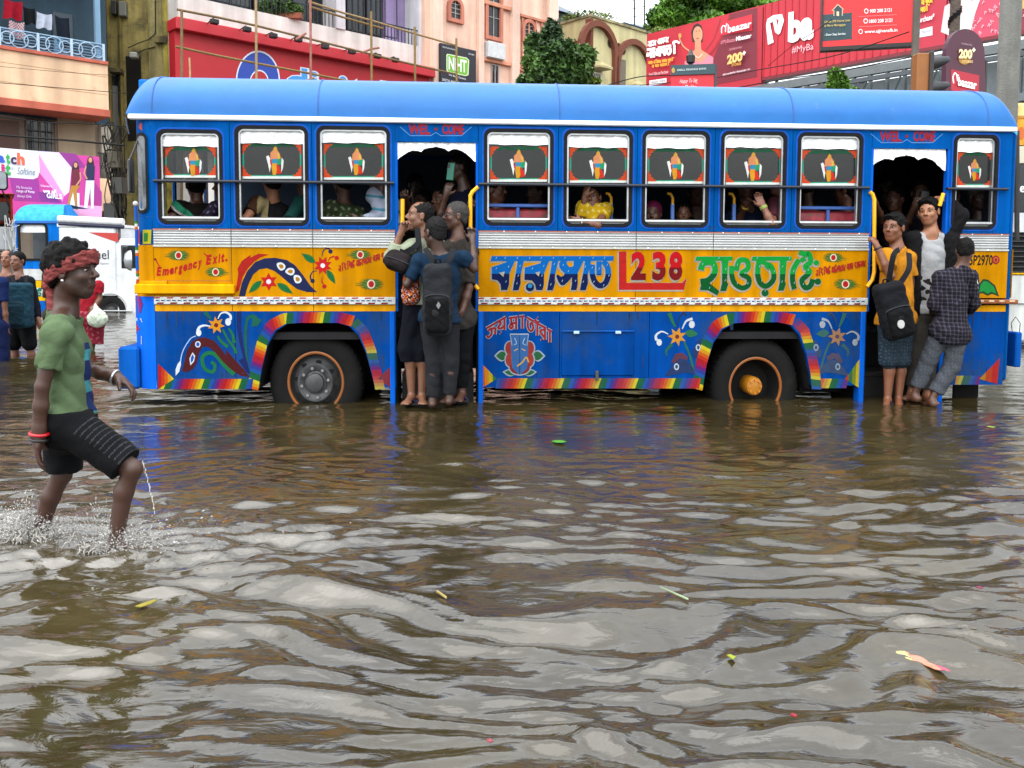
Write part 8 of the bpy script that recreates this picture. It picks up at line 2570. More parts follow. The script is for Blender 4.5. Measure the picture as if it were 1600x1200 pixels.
def pack(label, Y, px, py0, py1, w, dep, col, front='#0c0d0f', straps=None, tilt=0, emblem=None, name='backpack', rr=.05, oy=0):
 """soft bag with seams, front pocket, handle and straps"""
 c = at(px, (py0 + py1) / 2, Y); h_ = (at(px, py0, Y).z - at(px, py1, Y).z) / 2; w_ = w / 2 / F * Y
 o = thing(name, label, 'bag', loc=(c.x, c.y, c.z)); bpy.context.view_layer.update()
 A = rotz(0) @ np.array([[math.cos(R(tilt)), 0, math.sin(R(tilt))], [0, 1, 0], [-math.sin(R(tilt)), 0, math.cos(R(tilt))]])
 q = np.array(c)
 S_ = SDF(q - h_ - .1, q + h_ + .1, .0065)
 S_.rbox(q, (w_ * .92, dep, h_), min(rr, dep * .95), A, k=.0); S_.ell(q - A @ np.array((0, dep * .2, h_ * .3)), (w_ * 1.02, dep * 1.15, h_ * .68), A, k=.03)
 S_.wrinkle(.007, 1.6, 5); S_.build('bag_body', M_CLOTH, C(col), o)
 P_ = SDF(q - h_ - .1, q + h_ + .1, .0065)
 P_.rbox(q - A @ np.array((0, dep * .75, h_ * .42)), (w_ * .8, dep * .6, h_ * .5), .04, A, k=0); P_.wrinkle(.005, 2, 8); P_.build('front_pocket', M_CLOTH, C(front), o)
 mb = MB(); L = lambda x, y, z: A @ np.array((x * w_, y * dep, z * h_))
 mb.tube([L(-.8 * math.cos(t), -1.05 - .15 * math.sin(t), .05 + .1 * math.sin(t)) for t in [math.pi * i / 10 for i in range(11)]], .005, C('#2c2e32'), 5); mb.build('zip', M_RUB, o)
 mb = MB(); mb.tube([L(-.22, .2, .95), L(-.15, 0, 1.12), L(.15, 0, 1.12), L(.22, .2, .95)], .009, C('#17181b'), 6); mb.build('handle', M_CLOTH, o)
 for st in straps or []:
  mb = MB(); pts = spline([tuple(j3(p, Y) - q) for p in st], 6)
  n = len(pts); vs2 = []
  for i, p in enumerate(pts):
   d = nrm(np.array(pts[min(i + 1, n - 1)]) - np.array(pts[max(i - 1, 0)])); a = nrm(np.cross(d, (0, 1, 0))) * .023; b = np.array((0, .005, 0))
   vs2 += [tuple(p - a - b), tuple(p + a - b), tuple(p + a + b), tuple(p - a + b)]
  fs = [(4 * i + k, 4 * i + (k + 1) % 4, 4 * i + 4 + (k + 1) % 4, 4 * i + 4 + k) for i in range(n - 1) for k in range(4)]
  mb.add(vs2, fs, C('#202226')); mb.build('strap', M_CLOTH, o)
 if emblem:
  mb = MB(); e = j3(emblem[0], Y) - q; e[1] = -dep * 1.42
  if emblem[1] == 'diamond': mb.plate([(e[0], e[2] + .03), (e[0] - .018, e[2]), (e[0], e[2] - .03), (e[0] + .018, e[2])], [], e[1], e[1] + .01, C('#8a8c8c'))
  else: mb.plate([(e[0] + .028 * math.cos(t), e[2] + .036 * math.sin(t)) for t in [2 * math.pi * i / 14 for i in range(14)]], [], e[1] - .012, e[1] + .01, C('#c8cac8'))
  mb.build('badge', M_ART, o)
 return o
person('man in dark blue shirt seen from behind hanging from the front doorway', YD - .2,
       D(head=(679, 364), neck=(686, 398), shl=(655, 408), shr=(724, 404), ell=(636, 444, -.02), wrl=(644, 452, .22), elr=(741, 420, .02), wrr=(738, 374, .1), hipl=(672, 496), hipr=(702, 496), knl=(678, 565), knr=(704, 565), anl=(676, 622), anr=(702, 618)),
       yaw=186, head=(225, 4, 0), hs=1.04, skin='#3a241a', hair=('#1e1d1e', 'crop'), top=D(col='#122c44', sleeve=.78, hem=.04, fit=.015, sleeve_r=.5), bottom=D(col='#26272b', len=1.95, fit=.012), curl=(.4, 1.2), feet=D(l=180, r=175), group=G1, palm=D(r=(0, -1, 0)))
pack('grey and black backpack worn by the man in the dark blue shirt', YD - .42, 684, 412, 524, 47, .085, '#26282c', straps=[[(684, 416, .02), (672, 400, .06), (664, 388, .14)], [(692, 416, .02), (704, 402, .06), (708, 388, .14)]], emblem=((687, 476), 'diamond'))
sb_ = pack('dark shoulder bag squeezed out between the pale green sleeve and the bus side', YD - .16, 623, 392, 424, 46, .09, '#241e20', '#1c1719', name='shoulder_bag', rr=.08, tilt=20, straps=[[(630, 396, 0), (645, 388, -.06), (655, 378, -.03)]])
cb = pack('colourful patterned cloth bag hanging in the front doorway', YD - .12, 642, 428, 476, 27, .05, '#7a2420', '#6a3a2a', name='cloth_bag', rr=.04, straps=[[(642, 430, -.05), (655, 405, -.1), (652, 356, -.02)]])
for ch in cb.children:
 if ch.name.startswith(('bag_body', 'front_pocket')):
  me = ch.data; n = len(me.polygons); cen = np.zeros(n * 3, np.float32); me.polygons.foreach_get('center', cen); cen = cen.reshape(-1, 3)
  k = (np.sin(cen[:, 0] * 130 + cen[:, 2] * 60) + np.sin(cen[:, 2] * 110 + 2 * np.sin(cen[:, 0] * 70)) + 2) / 4 * 4.99
  cc = np.array([C(c) for c in ('#7a1c1c', '#c0651e', '#2a1420', '#c89a84', '#5a2450')])[k.astype(int)]
  arr = np.ones((n, 4), np.float32); arr[:, :3] = cc; me.attributes['col'].data.foreach_set('color', arr.ravel())
def phone(label, p, Y, col, yaw=0):
 c = at(*p, Y); o = thing('phone', label, 'phone', loc=c); o.rotation_euler = (0, R(8), R(yaw))
 mb = MB(); mb.bbox(-.036, .036, -.005, .005, -.075, .075, C(col), .004); mb.build('case', M_GLOSS, o)
 mb = MB(); mb.bbox(-.03, -.008, -.008, -.0051, .03, .068, C('#111315'), .001); mb.build('camera_bump', M_GLOSS, o)
person('man in navy shirt holding a green phone to his eye inside the front doorway', YD + .55,
       D(head=(716, 262), neck=(726, 295), shl=(704, 318, -.08), shr=(742, 316, .08), ell=(684, 352, -.12), wrl=(697, 305, -.2), elr=(742, 365), wrr=(738, 330, -.3), hipl=(705, 420), hipr=(738, 420)),
       yaw=-60, head=(-66, 0, 0), skin='#3a2419', hair=('#0b0a0b', 'short'), top=D(col='#0c1226', sleeve=.7, hem=.1), curl=(.7, .8), group=G1, palm=D(l=(.2, .9, 0)))
phone('phone in a green case raised by the man inside the front doorway', (704, 268), YD + .28, '#0f5a48', -30)
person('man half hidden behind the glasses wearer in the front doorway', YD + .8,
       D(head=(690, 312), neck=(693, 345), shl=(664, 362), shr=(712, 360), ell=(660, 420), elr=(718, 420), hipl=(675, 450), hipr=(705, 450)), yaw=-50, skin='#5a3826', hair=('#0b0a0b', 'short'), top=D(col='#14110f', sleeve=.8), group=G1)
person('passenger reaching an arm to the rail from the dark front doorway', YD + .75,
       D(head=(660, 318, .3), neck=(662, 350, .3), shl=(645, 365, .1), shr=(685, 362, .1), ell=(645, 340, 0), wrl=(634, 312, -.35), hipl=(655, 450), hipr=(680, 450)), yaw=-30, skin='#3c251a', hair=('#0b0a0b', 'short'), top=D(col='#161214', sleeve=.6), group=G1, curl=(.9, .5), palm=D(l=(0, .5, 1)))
# rear doorway
Y2 = 7.72
person('smiling young man in black jacket and white printed t-shirt at the rear doorway', Y2 + .05,
       D(head=(1451, 331), neck=(1455, 362), shl=(1424, 376, .02), shr=(1482, 376, .0), ell=(1420, 425, .05), elr=(1503, 336, -.05), wrr=(1482, 312, .0), hipl=(1438, 485), hipr=(1462, 485), knl=(1432, 552), knr=(1455, 555), anl=(1424, 610), anr=(1448, 614)),
       yaw=-18, head=(-40, 2, 4), hs=1.04, skin='#8a5c40', hair=('#0c0a0a', 'full'), top=D(col='#a8aaac', sleeve=0, hem=.03, name='t_shirt', neck=.02, fn=lambda P, T, him, fwd, base: (lambda cen: np.where(((np.abs((cen - him) @ T[:, 0]) < .1) & (np.abs((cen - him)[:, 2] - .19) < .13) & (np.sin(cen[:, 0] * 75 + np.sin(cen[:, 2] * 60) * 2) + np.sin(cen[:, 2] * 80 + cen[:, 0] * 30) > .1))[:, None], np.array(C('#2a2624')), np.array(base)))),
       bottom=D(col='#4a4640', len=1.9), curl=(.4, .5), group=G2, palm=D(r=(-.4, .6, -.6), rd=(-1, .1, .15)), beard=.15, feet=D(l=-10, r=0),
       extra=lambda o, X: jacket(o, X) if False else None)
def jacket(label_o, X):
 pass
o_, X = [p for p in [person('passenger with phone raised behind the smiling man at the rear doorway', Y2 + .7,
       D(head=(1438, 302), neck=(1440, 335), shl=(1418, 348), shr=(1465, 348), ell=(1412, 360, -.15), wrl=(1428, 325, -.3), elr=(1470, 400), hipl=(1428, 440), hipr=(1458, 440)), yaw=-20, skin='#3c2519', hair=('#0b0a0b', 'short'), top=D(col='#1c0f1c', sleeve=.5), group=G2, curl=(.8, .5), palm=D(l=(.5, .8, 0)))]][0]
phone('phone in a dark case held up inside the rear doorway', (1444, 311), Y2 + .35, '#15171a', -10)
person('passenger in dark clothes gripping the top of the rear yellow rail', Y2 + .6,
       D(head=(1398, 312, .2), neck=(1402, 345, .2), shl=(1382, 352, -.05), shr=(1422, 352, .1), ell=(1378, 345, -.2), wrl=(1367, 316, -.45), hipl=(1390, 440), hipr=(1415, 440)), yaw=-45, skin='#4a2d20', hair=('#0b0a0b', 'short'), top=D(col='#17191e', sleeve=.6), group=G2, curl=(1.1, .4), palm=D(l=(-.6, .6, 0)))
person('man in orange yellow polo shirt holding the yellow rail of the rear doorway', Y2 - .12,
       D(head=(1396, 356), neck=(1402, 388), shl=(1384, 402, -.03), shr=(1416, 404, .08), ell=(1392, 432, -.16), wrl=(1370, 385, -.1), elr=(1425, 450, .1), hipl=(1390, 496), hipr=(1410, 496, .04), knl=(1389, 562), knr=(1407, 562, .04), anl=(1387, 620), anr=(1404, 620, .04)),
       yaw=-50, head=(-48, 0, 0), hs=1.05, skin='#6a4029', hair=('#0c0a0a', 'full'), top=D(col='#c8841c', sleeve=.6, hem=.06, fit=.026, name='polo_shirt'), bottom=D(col='#26343f', len=1.12, fit=.026, name='denim_shorts', fn=speckle('#26343f', '#4a5c68', .12, 120)), curl=(1.2, .4), palm=D(l=(-.5, .7, 0)), belly=.03, feet=D(l=-30, r=-20), group=G2,
       extra=lambda o, X: (chappal(o, X), ring(o, X, X['P']['wrl'] * .93 + X['P']['ell'] * .07, X['P']['wrl'] - X['P']['ell'], .033, .007, '#141414', 'wristband')))
pack('black backpack with round white badge hanging at the rear doorway', Y2 - .36, 1396, 440, 530, 48, .09, '#16181d', straps=[[(1388, 444, .05), (1396, 400, -.02), (1405, 390, .1)], [(1404, 446, .0), (1420, 420, -.0), (1420, 395, .1)]], tilt=-16, emblem=((1397, 505), 'round'))
# jacket over the smiling man
G_ = SDF(np.array(at(1400, 520, Y2 - .2)) - (.1, .1, .1), np.array(at(1525, 290, Y2 + .35)) + (.1, .1, .1), .008)
jp = lambda *p: j3(p, Y2 + .05)
sh1, sh2, el2, wr2 = jp(1424, 376, .02), jp(1482, 376, 0), jp(1503, 336, -.05), jp(1486, 315, .0)
G_.cone(sh1 - (0, .02, 0), jp(1429, 480, -.03), .088, .092, k=.03); G_.cone(sh2 - (0, .02, 0), jp(1480, 486, -.03), .085, .09, k=.03); G_.cone(jp(1432, 372, .05), jp(1476, 372, .05), .07, .07, k=.03)
G_.cone(jp(1436, 400, .12), jp(1472, 470, .12), .09, .09, k=.03)
G_.cone(sh1, jp(1420, 425, .05), .072, .06, k=.02); G_.cone(jp(1420, 425, .05), jp(1430, 465, -.02), .058, .048, k=.02)
G_.cone(sh2, el2, .07, .058, k=.02); G_.cone(el2, wr2, .056, .045, k=.02, cut=[(wr2, nrm(wr2 - el2))])
G_.cone(jp(1453, 352, -.05), jp(1453, 520, -.17), .065, .085, k=.005, sub=True); G_.cone(jp(1455, 350, .0), jp(1455, 372, -.06), .07, .08, k=.01, sub=True)
G_.wrinkle(.009, 1.2, 9)
sm_ = [o for o in bpy.data.objects if o.get('label', '').startswith('smiling young man')][0]
G_.build('jacket', M_CLOTH, C('#131214'), sm_)
person('boy in dark checked shirt seen from behind at the rear doorway', Y2 - .3,
       D(head=(1508, 392), neck=(1503, 418), shl=(1470, 434), shr=(1513, 432), ell=(1460, 476), wrl=(1466, 500, .22), elr=(1521, 474, .05), wrr=(1510, 490, .25), hipl=(1472, 515), hipr=(1497, 517), knl=(1452, 560, .05), knr=(1487, 572), anl=(1430, 614, .1), anr=(1457, 622)),
       yaw=168, head=(155, 10, 0), hs=.86, skin='#4a2e20', hair=('#131110', 'short'), top=D(col='#24222a', sleeve=1.6, hem=.12, fit=.02, fn=plaid('#18171d', '#35323e', '#4a4754', .033)), bottom=D(col='#4a4e55', len=1.82, fit=.02, fn=speckle('#474b52', '#565a61', .2, 120)), build=.86, feet=D(l=200, r=175), group=G2, curl=(.5, .9))
# passengers at the windows (upper bodies, seated)
GW = 'passengers at the bus windows'
def seated(label, px, py, Y, yaw, skin, hair, col, arm=None, hs=1.0, w=46, top=None, arm2=None, head=None, h=.0095, extra=None, curl=.5, palm=None):
 s_ = w / 2
 Y = Y - 7.12 + FB_.w(S(px, 415)[0], 0, 0).y + .04
 J = D(head=(px, py), neck=(px + 2, py + 32), shl=(px - s_, py + 50, -.02), shr=(px + s_, py + 50, .02), hipl=(px - 14, py + 128), hipr=(px + 14, py + 128), ell=(px - s_ - 3, py + 92), elr=(px + s_ + 3, py + 92))
 if arm: J.update(arm)
 t = D(col=col, sleeve=.6, hem=.04); t.update(top or {})
 return person(label, Y, J, yaw=yaw, skin=skin, hair=hair, top=t, group=GW, hs=hs, h=h, head=head or (0, 0, 0), extra=extra, sitting=True, curl=(curl, curl), palm=palm)
def bangles(k, n=3, col='#b88a2c'):
 def f(o, X):
  P = X['P']
  for i in range(n): ring(o, X, P['wr' + k] * (1 - .03 - i * .05) + P['el' + k] * (.03 + i * .05), P['wr' + k] - P['el' + k], .031, .005, col)
 return f
YW = 7.12
seated('woman in red blouse and black sari with green stripe at the frontmost window', 306, 290, YW + .35, 200, '#4a2c1e', ('#0a0909', 'bun'), '#14100f', arm=D(shl=(281, 325, -.12), ell=(263, 346, -.24), shr=(330, 330)), top=D(sleeve=.55, fn=lambda P, T, him, fwd, base: (lambda cen: (lambda u, x: np.where((x < -.13)[:, None], np.array(C('#9c1210')), np.where((np.abs(u) < .03)[:, None], np.array(C('#2c8a68')), np.where((np.abs(u + .045) < .012)[:, None], np.array(C('#b8b0b0')), np.array(C('#17100f'))))))((cen - P['shl'])[:, 2] + (cen - P['shl'])[:, 0] * .9 - .02, (cen - P['shr'])[:, 0] + .16))))
seated('passenger in dark purple dotted sleeve at the back of the frontmost window', 352, 292, YW + .3, -60, '#4a2c1e', ('#0a0909', 'short'), '#1c1428', arm=D(shl=(338, 326, -.1), ell=(322, 342, -.2)), top=D(sleeve=1, fn=speckle('#1a1326', '#5a5068', .2, 70)))
seated('woman in black and cream sari leaning her elbow on the second window', 425, 285, YW + .35, -150, '#8a5a40', ('#0a0909', 'bun'), '#121012', arm=D(shl=(402, 318, -.1), ell=(381, 346, -.24)), top=D(sleeve=.5, fn=lambda P, T, him, fwd, base: (lambda cen: (lambda x: np.where(((x > .02) & (x < .1))[:, None], np.array(C('#a8966c')), np.where(((x > -.05) & (x <= .02))[:, None], np.array(C('#4a3020')), np.array(C('#141214')))))((cen - P['shl'])[:, 0]))))
seated('passenger in dark green sleeve at the rear side of the second window', 482, 290, YW + .35, -90, '#4a2c1e', ('#0a0909', 'short'), '#0c3a36', arm=D(shl=(470, 318, -.08), ell=(452, 344, -.24)), top=D(sleeve=1))
seated('woman in olive patterned sari at the third window', 535, 285, YW + .4, -140, '#4a2c1e', ('#0a0909', 'bun'), '#39452a', arm=D(shl=(518, 325, -.1), ell=(513, 360, -.1)), top=D(sleeve=1, fn=speckle('#333f26', '#7a8464', .22, 55)))
seated('passenger in white shirt with blue stripes resting an arm on the third window', 590, 275, YW + .35, -60, '#3c2419', ('#0a0909', 'short'), '#a8b0c4', arm=D(shl=(584, 306, -.06), ell=(600, 340, -.1), wrl=(562, 344, -.26)), top=D(sleeve=1.8, fn=stripes(['#aab2c6', '#aab2c6', '#aab2c6', '#aab2c6', '#4a90a8'], .022)))
seated('passenger in pink patterned top on the bench of the fourth window', 776, 298, YW + .5, 60, '#5a3422', ('#0a0909', 'short'), '#a83a54', w=52, top=D(sleeve=1, fn=speckle('#a03850', '#c890a0', .3, 60)))
seated('passenger with a grey scarf in the dark of the fourth window', 838, 302, YW + .7, -60, '#3c2419', ('#0a0909', 'short'), '#5a5c60', w=44, top=D(fn=stripes(['#5a5c60', '#2c2e30'], .02)))
seated('woman in yellow blouse leaning on the fifth window with a hand to her face', 925, 308, YW + .2, -15, '#5c3824', ('#0b0908', 'bun'), '#b89414', arm=D(shl=(912, 326, -.05), shr=(946, 328, .02), ell=(906, 352, -.06), wrl=(914, 308, -.1), elr=(935, 352, -.22), wrr=(908, 347, -.22)), top=D(sleeve=.5, fn=speckle('#b8940e', '#c8b86c', .2, 60)), extra=bangles('r', 1, '#c8c4b8'), curl=.6, palm=D(l=(.8, .6, 0)))
seated('woman with a magenta head scarf low in the sixth window', 1020, 335, YW + .3, -15, '#4a2c1e', ('#6a1640', 'long'), '#5c1438', hs=.95, w=40)
seated('small child peeping over the sill of the sixth window', 1068, 335, YW + .35, -10, '#5a3826', ('#131010', 'crop'), '#2a2c34', hs=.8, w=30)
seated('standing passenger whose dim face shows in the sixth window', 1088, 302, YW + .9, 0, '#4a2c1e', ('#0a0909', 'long'), '#17151a', w=40)
seated('passenger in dark blue holding both hands up in the seventh window', 1165, 292, YW + .5, 20, '#4a2c1e', ('#0a0909', 'short'), '#16203a', arm=D(ell=(1150, 352, -.05), wrl=(1165, 322, -.2)), top=D(sleeve=1.3), curl=.9, palm=D(l=(0, -1, 0)), extra=bangles('l', 2, '#a8862c'))
seated('passenger in maroon sleeve with a bangle reaching out of the seventh window', 1216, 285, YW + .3, -50, '#6a4230', ('#0a0909', 'bun'), '#48202a', arm=D(shl=(1212, 318, -.08), ell=(1206, 350, -.32), wrl=(1192, 322, -.28)), top=D(sleeve=.75), extra=bangles('l', 3, '#8a9a4a'), palm=D(l=(0, -1, 0)), curl=.5)
seated('passenger in coral shirt behind the bench of the eighth window', 1260, 292, YW + .75, 160, '#4a2c1e', ('#0a0909', 'short'), '#a84a4c', w=44)
seated('passenger in black and white striped top at the eighth window', 1320, 300, YW + .8, -120, '#6a4230', ('#0a0909', 'short'), '#5a5c5e', w=48, top=D(fn=stripes(['#8a8c8e', '#17181a'], .016)))
seated('elderly man in white shirt under a grey jacket at the rear window', 1530, 308, YW + .4, -5, '#33201a', ('#5a5856', 'short'), '#8a9298', w=48, h=.009, top=D(sleeve=1, fn=lambda P, T, him, fwd, base: (lambda cen: np.where((np.abs((cen - him) @ T[:, 0] - .03) < .055)[:, None], np.array(C('#9aa2a8')), np.array(C('#4a4e50'))))))
seated('passenger in pink behind the rear window edge', 1497, 308, YW + .8, 10, '#4a2c1e', ('#0a0909', 'short'), '#6a2440', w=34)
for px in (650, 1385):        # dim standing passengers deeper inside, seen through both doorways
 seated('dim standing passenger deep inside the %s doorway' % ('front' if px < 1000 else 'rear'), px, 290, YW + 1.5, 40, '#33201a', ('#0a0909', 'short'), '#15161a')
# people in the street at the left
person('girl in dark sleeves wearing a blue backpack on her front behind the wading man', 11.3,
       D(head=(27, 408), neck=(29, 430), shl=(14, 440), shr=(46, 440), ell=(10, 478), wrl=(16, 478, -.15), elr=(56, 478), wrr=(60, 500, -.05), hipl=(22, 500), hipr=(42, 500), knl=(22, 538), knr=(46, 538), anl=(24, 590), anr=(52, 588)), yaw=-8, skin='#6a4432', hair=('#0c0a0a', 'short'), h=.012, top=D(col='#14161f', sleeve=1.8), bottom=D(col='#101114', len=1.05, fit=.03, name='shorts'))
pack('blue backpack worn on the front of the girl at the left', 11.05, 31, 442, 512, 36, .12, '#1c4050', '#16323e', straps=[[(22, 446, .05), (20, 430, .1)], [(40, 446, .05), (42, 430, .1)]])
person('bald older man in brown shirt at the left edge', 12.4, D(head=(10, 404), neck=(9, 428), shl=(-8, 438), shr=(26, 438), ell=(-10, 470), elr=(30, 470), hipl=(2, 500), hipr=(20, 500), knl=(2, 540), knr=(20, 540), anl=(2, 580), anr=(20, 580)), yaw=10, skin='#7a503c', hair=('#4a4644', 'balding'), h=.012, top=D(col='#6a4034', sleeve=.7), bottom=D(col='#23262e'))
person('person in a blue dress cut off by the left edge', 10.6, D(head=(-14, 405), neck=(-14, 430), shl=(-34, 442), shr=(4, 442), ell=(-36, 480), elr=(7, 478), wrr=(10, 510), hipl=(-26, 510), hipr=(0, 510), knl=(-22, 555), knr=(2, 555), anl=(-22, 600), anr=(2, 600)), yaw=5, skin='#5a3826', hair=('#0c0a0a', 'long'), h=.013, top=D(col='#142452', sleeve=.8, hem=.4, name='dress'), bottom=D(col='#101c44', fit=.03))
person('man in olive t-shirt looking at a phone behind the wading man', 12.6, D(head=(83, 400), neck=(84, 420), shl=(74, 430), shr=(100, 430), ell=(70, 462), wrl=(73, 448, -.2), elr=(104, 462), hipl=(78, 492), hipr=(96, 492), knl=(78, 530), knr=(98, 530), anl=(78, 570), anr=(98, 570)), yaw=-35, skin='#4a2e20', hair=('#0c0a0a', 'short'), h=.012, top=D(col='#38382a', sleeve=.7), bottom=D(col='#20242c'))
phone('dark blue phone held by the man in the olive t-shirt', (70, 444), 12.3, '#1a2450', -20)
person('woman in red and pink dress standing behind the wading man', 12.0, D(head=(136, 424, .1), neck=(140, 440), shl=(128, 448), shr=(154, 446), ell=(124, 474), elr=(156, 466), wrr=(148, 478, -.1), hipl=(132, 496), hipr=(148, 496), knl=(132, 520), knr=(146, 520), anl=(134, 560), anr=(142, 560)), yaw=40, skin='#5a3826', hair=('#0c0a0a', 'bun'), h=.012,
       top=D(col='#a01c2c', sleeve=.6, hem=-.02), bottom=D(col='#8a2a3a', len=1.4, fit=.07, flare=1.6, name='skirt', fn=speckle('#8a2636', '#b05a66', .2, 50)))
bg = thing('plastic_bag', 'translucent white carrier bag of green vegetables held by the woman in red', 'bag', loc=at(152, 495, 11.8)); bpy.context.view_layer.update()
S_ = SDF(np.array(bg.location) - .25, np.array(bg.location) + .28, .01); c = np.array(bg.location)
S_.ell(c - (0, 0, .03), (.135, .1, .12), k=0); S_.cone(c + (0, 0, .05), c + (-.02, 0, .17), .07, .012, k=.03); S_.wrinkle(.01, 1.6, 4)
S_.build('bag_film', mat('bag_film', .35, noise=(12, .35), wear=(9, C('#5c7a3c'), .5, .7)), C('#b4bfae'), bg)
# ------------------------------------------------------------------ splashes and things afloat
M_DROP = mat('splash_water', 0.1, noise=(20, .1), spec=1)
M_DROP.node_tree.nodes['Principled BSDF'].inputs['Alpha'].default_value = .62
def splash(label, c, n, sx, sy, sz, seed, streaks=0, dirx=0.0):
 r_ = np.random.default_rng(seed)
 o = bpy.data.objects.new('water_splash', None)
 mb = MB()
 for i in range(n):
  a = r_.uniform(0, 2 * math.pi); q = abs(r_.normal()) * .55
  x, y = sx * q * math.cos(a) + dirx * q, sy * q * math.sin(a)
  z = sz * abs(r_.normal()) * .5 * math.exp(-q * .8) + .004
  s = (.0012 + .0034 * r_.random() ** 4)
  st = 1 + 2.2 * r_.random() ** 2
  v = np.array((x, y, z)); d = nrm(np.array((x * 1.3, y, sz * r_.uniform(.2, 1.2))) + 1e-3) * s * st
  e1 = nrm(np.cross(d, (0, 1, .2))) * s; e2 = nrm(np.cross(d, e1)) * s
  mb.add([v - d, v + e1, v + e2, v - e1, v - e2, v + d], [(0, 1, 2), (0, 2, 3), (0, 3, 4), (0, 4, 1), (5, 2, 1), (5, 3, 2), (5, 4, 3), (5, 1, 4)], C(('#a8a6a0', '#8a8680', '#c8c6c2')[i % 3]))
 for i in range(streaks):       # sheets of thrown water: beaded ribbons
  a = r_.uniform(0, 2 * math.pi); q = r_.uniform(.1, .8)
  p0 = np.array((sx * q * math.cos(a), sy * q * math.sin(a), 0.0))
  v0 = np.array((sx * math.cos(a) * r_.uniform(.2, .9) + dirx * .5, sy * math.sin(a) * .6, sz * r_.uniform(.6, 1.9)))
  pts = [tuple(p0 + v0 * t + np.array((0, 0, -1.6 * v0[2])) * t * t + r_.normal(size=3) * .006) for t in np.linspace(0, .62, 7)]
  mb.tube(pts, [float(w) for w in (np.array([.007, .006, .0045, .005, .003, .004, .002]) * r_.uniform(.4, 1.1))], C('#a09c94'), 5)
 o = mb.build('water_splash', M_DROP, None, smooth='all'); o.location = c
 tag(o, label, 'splash', kind='stuff')
splash('white spray thrown up round the trailing foot of the wading man', (FEET[1].x - .02, FEET[1].y - .05, 0), 4200, .26, .16, .15, 31, 90, -.05)
splash('spray round the leading foot of the wading man', (FEET[0].x, FEET[0].y - .03, 0), 3200, .17, .12, .13, 32, 36, .08)
splash('scattered droplets between and ahead of the wading man feet', (SPL[0] + .1, SPL[1], 0), 1500, .55, .22, .16, 33, 8, .1)
kd = at(225, 724, 3.6); mb = MB(); r_ = random.Random(9)
pts = [at(223 + t * 19 + r_.uniform(-1, 1), 722 + t * 62 + t * t * 16, 3.6) - kd for t in [i / 16 for i in range(17)]]
for i, p in enumerate(pts): mb.ball(p, (.0022 + .002 * r_.random(), .002, .006 + .004 * r_.random()), C('#c8c8c4'), 6, 5)
o = mb.build('water_dribble', M_DROP, None, smooth='all'); o.location = kd; tag(o, 'thin dribble of water falling from the raised knee', 'splash', kind='stuff')
def afloat(name, label, cat, px, py, pts, col, th=.003, m=M_LEAF, curl=0.0):
 p = on_water(px, py); zz = float(wave(np.array([p.x]), np.array([p.y]))[0])
 o = thing(name, label, cat, loc=(p.x, p.y, zz + .006))
 mb = MB(); k = math.hypot(p.y, 1.2) / F
 q = [((a) * k, -(b) * k * 2.6) for a, b in pts]
 n = len(q); vs_ = [(x, y, .004 + curl * ((x * x + y * y) * 3)) for x, y in q]; vt = [(x, y, z + th) for x, y, z in vs_]
 mb.add(vs_ + vt, [tuple(range(n))[::-1], tuple(range(n, 2 * n))] + [(i, (i + 1) % n, n + (i + 1) % n, n + i) for i in range(n)], C(col) if isinstance(col, str) else col)
 mb.build('blade' if cat == 'leaf' else 'piece', m, o); return o
lf = [(-12, -1), (-5, -4), (3, -4), (11, 0), (4, 3), (-5, 3)]
afloat('floating_leaf', 'green leaf floating in front of the middle of the bus', 'leaf', 874, 693, lf, '#3c7a1c')
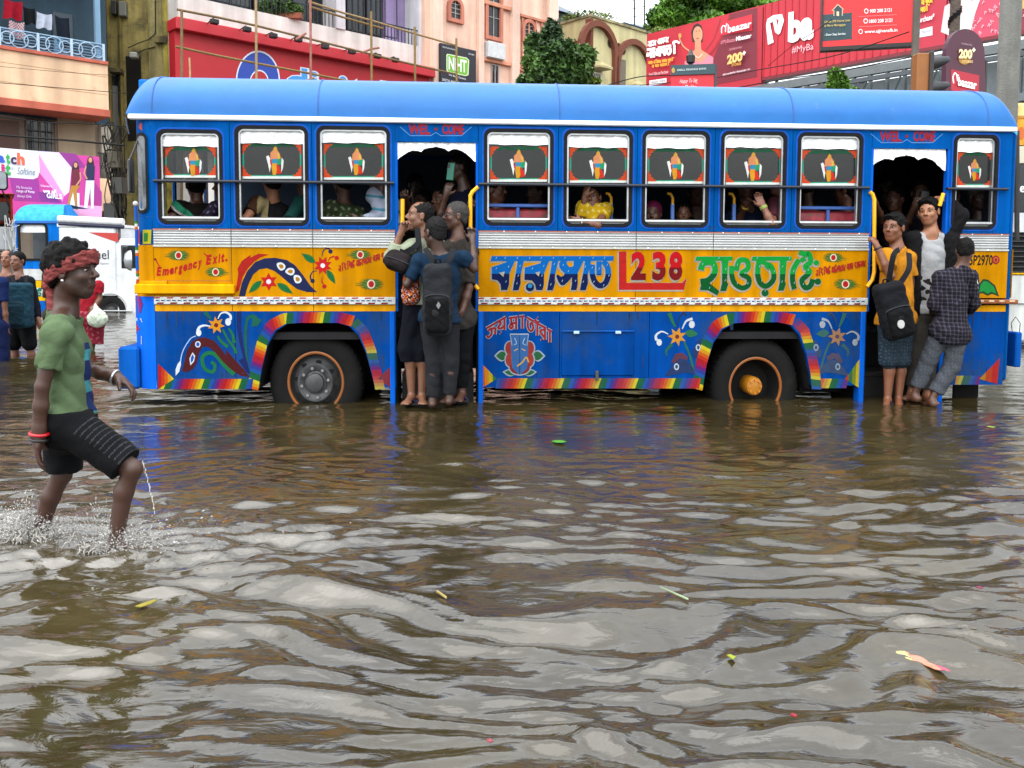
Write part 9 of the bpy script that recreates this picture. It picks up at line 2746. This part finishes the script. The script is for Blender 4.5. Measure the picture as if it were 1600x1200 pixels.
afloat('floating_leaf', 'yellow leaf floating near the bottom left of the flood', 'leaf', 228, 949, [(-11, 4), (-4, -1), (6, -6), (12, -5), (8, 0), (-2, 5)], '#7a7024')
afloat('floating_leaf', 'small yellow green leaf afloat at the lower centre', 'leaf', 1143, 1040, [(-6, -2), (0, -3), (6, 0), (0, 3)], '#7a8420')
afloat('floating_leaf', 'small bright leaf at the far right by the rear corner', 'leaf', 1548, 668, [(-5, -1), (0, -2), (6, 1), (0, 2)], '#7a9420')
afloat('floating_straw', 'pale green straw floating right of the centre', 'straw', 1052, 938, [(-17, -9), (-15, -9), (18, 9), (16, 10)], '#7a8a6c', .004)
afloat('floating_straw', 'thin brown twig afloat at the centre', 'straw', 690, 936, [(-9, -4), (-7, -5), (9, 5), (8, 6)], '#8a7a4a', .006)
p = on_water(1440, 1035); o = thing('floating_wrapper', 'yellow and pink plastic wrapper floating at the lower right', 'litter', loc=(p.x, p.y, float(wave(np.array([p.x]), np.array([p.y]))[0]) - .001)); k = 2.9 / F
bpy.context.view_layer.update(); S_ = SDF(np.array(o.location) - (.12, .12, .03), np.array(o.location) + (.12, .12, .04), .003); c = np.array(o.location)
prev = None
for i, (a, b) in enumerate([(-24, -16), (-14, -12), (-4, -3), (8, 2), (18, 11), (28, 17)]):
 q = c + np.array((a * k * .8, -b * k * 1.7, 0)); 
 if prev is not None: S_.cone(prev, q, .020 - i * .0028, .018 - i * .0028, k=.006, flat=((0, 0, 1), .3))
 prev = q
S_.wrinkle(.006, 3, 6)
S_.build('film', M_GLOSS, C('#a8685c'), o, colfn=lambda cc: np.where((cc[:, 0] < c[0] - .025)[:, None], np.array(C('#a89c5c')), np.where((cc[:, 0] < c[0] + .03)[:, None], np.array(C('#a86a54')), np.array(C('#94384c')))))
for (px, py, c_) in ((765, 1165, '#7a3a40'), (1240, 1128, '#7a1c24'), (1530, 930, '#6a2438')):
 afloat('floating_scrap', {765: 'pink petal scrap floating at the bottom centre', 1240: 'dark red scrap floating near the bottom right', 1530: 'crimson petal scrap floating at the right'}[px], 'litter', px, py, [(-5, -1), (1, -2), (5, .5), (0, 2)], c_)
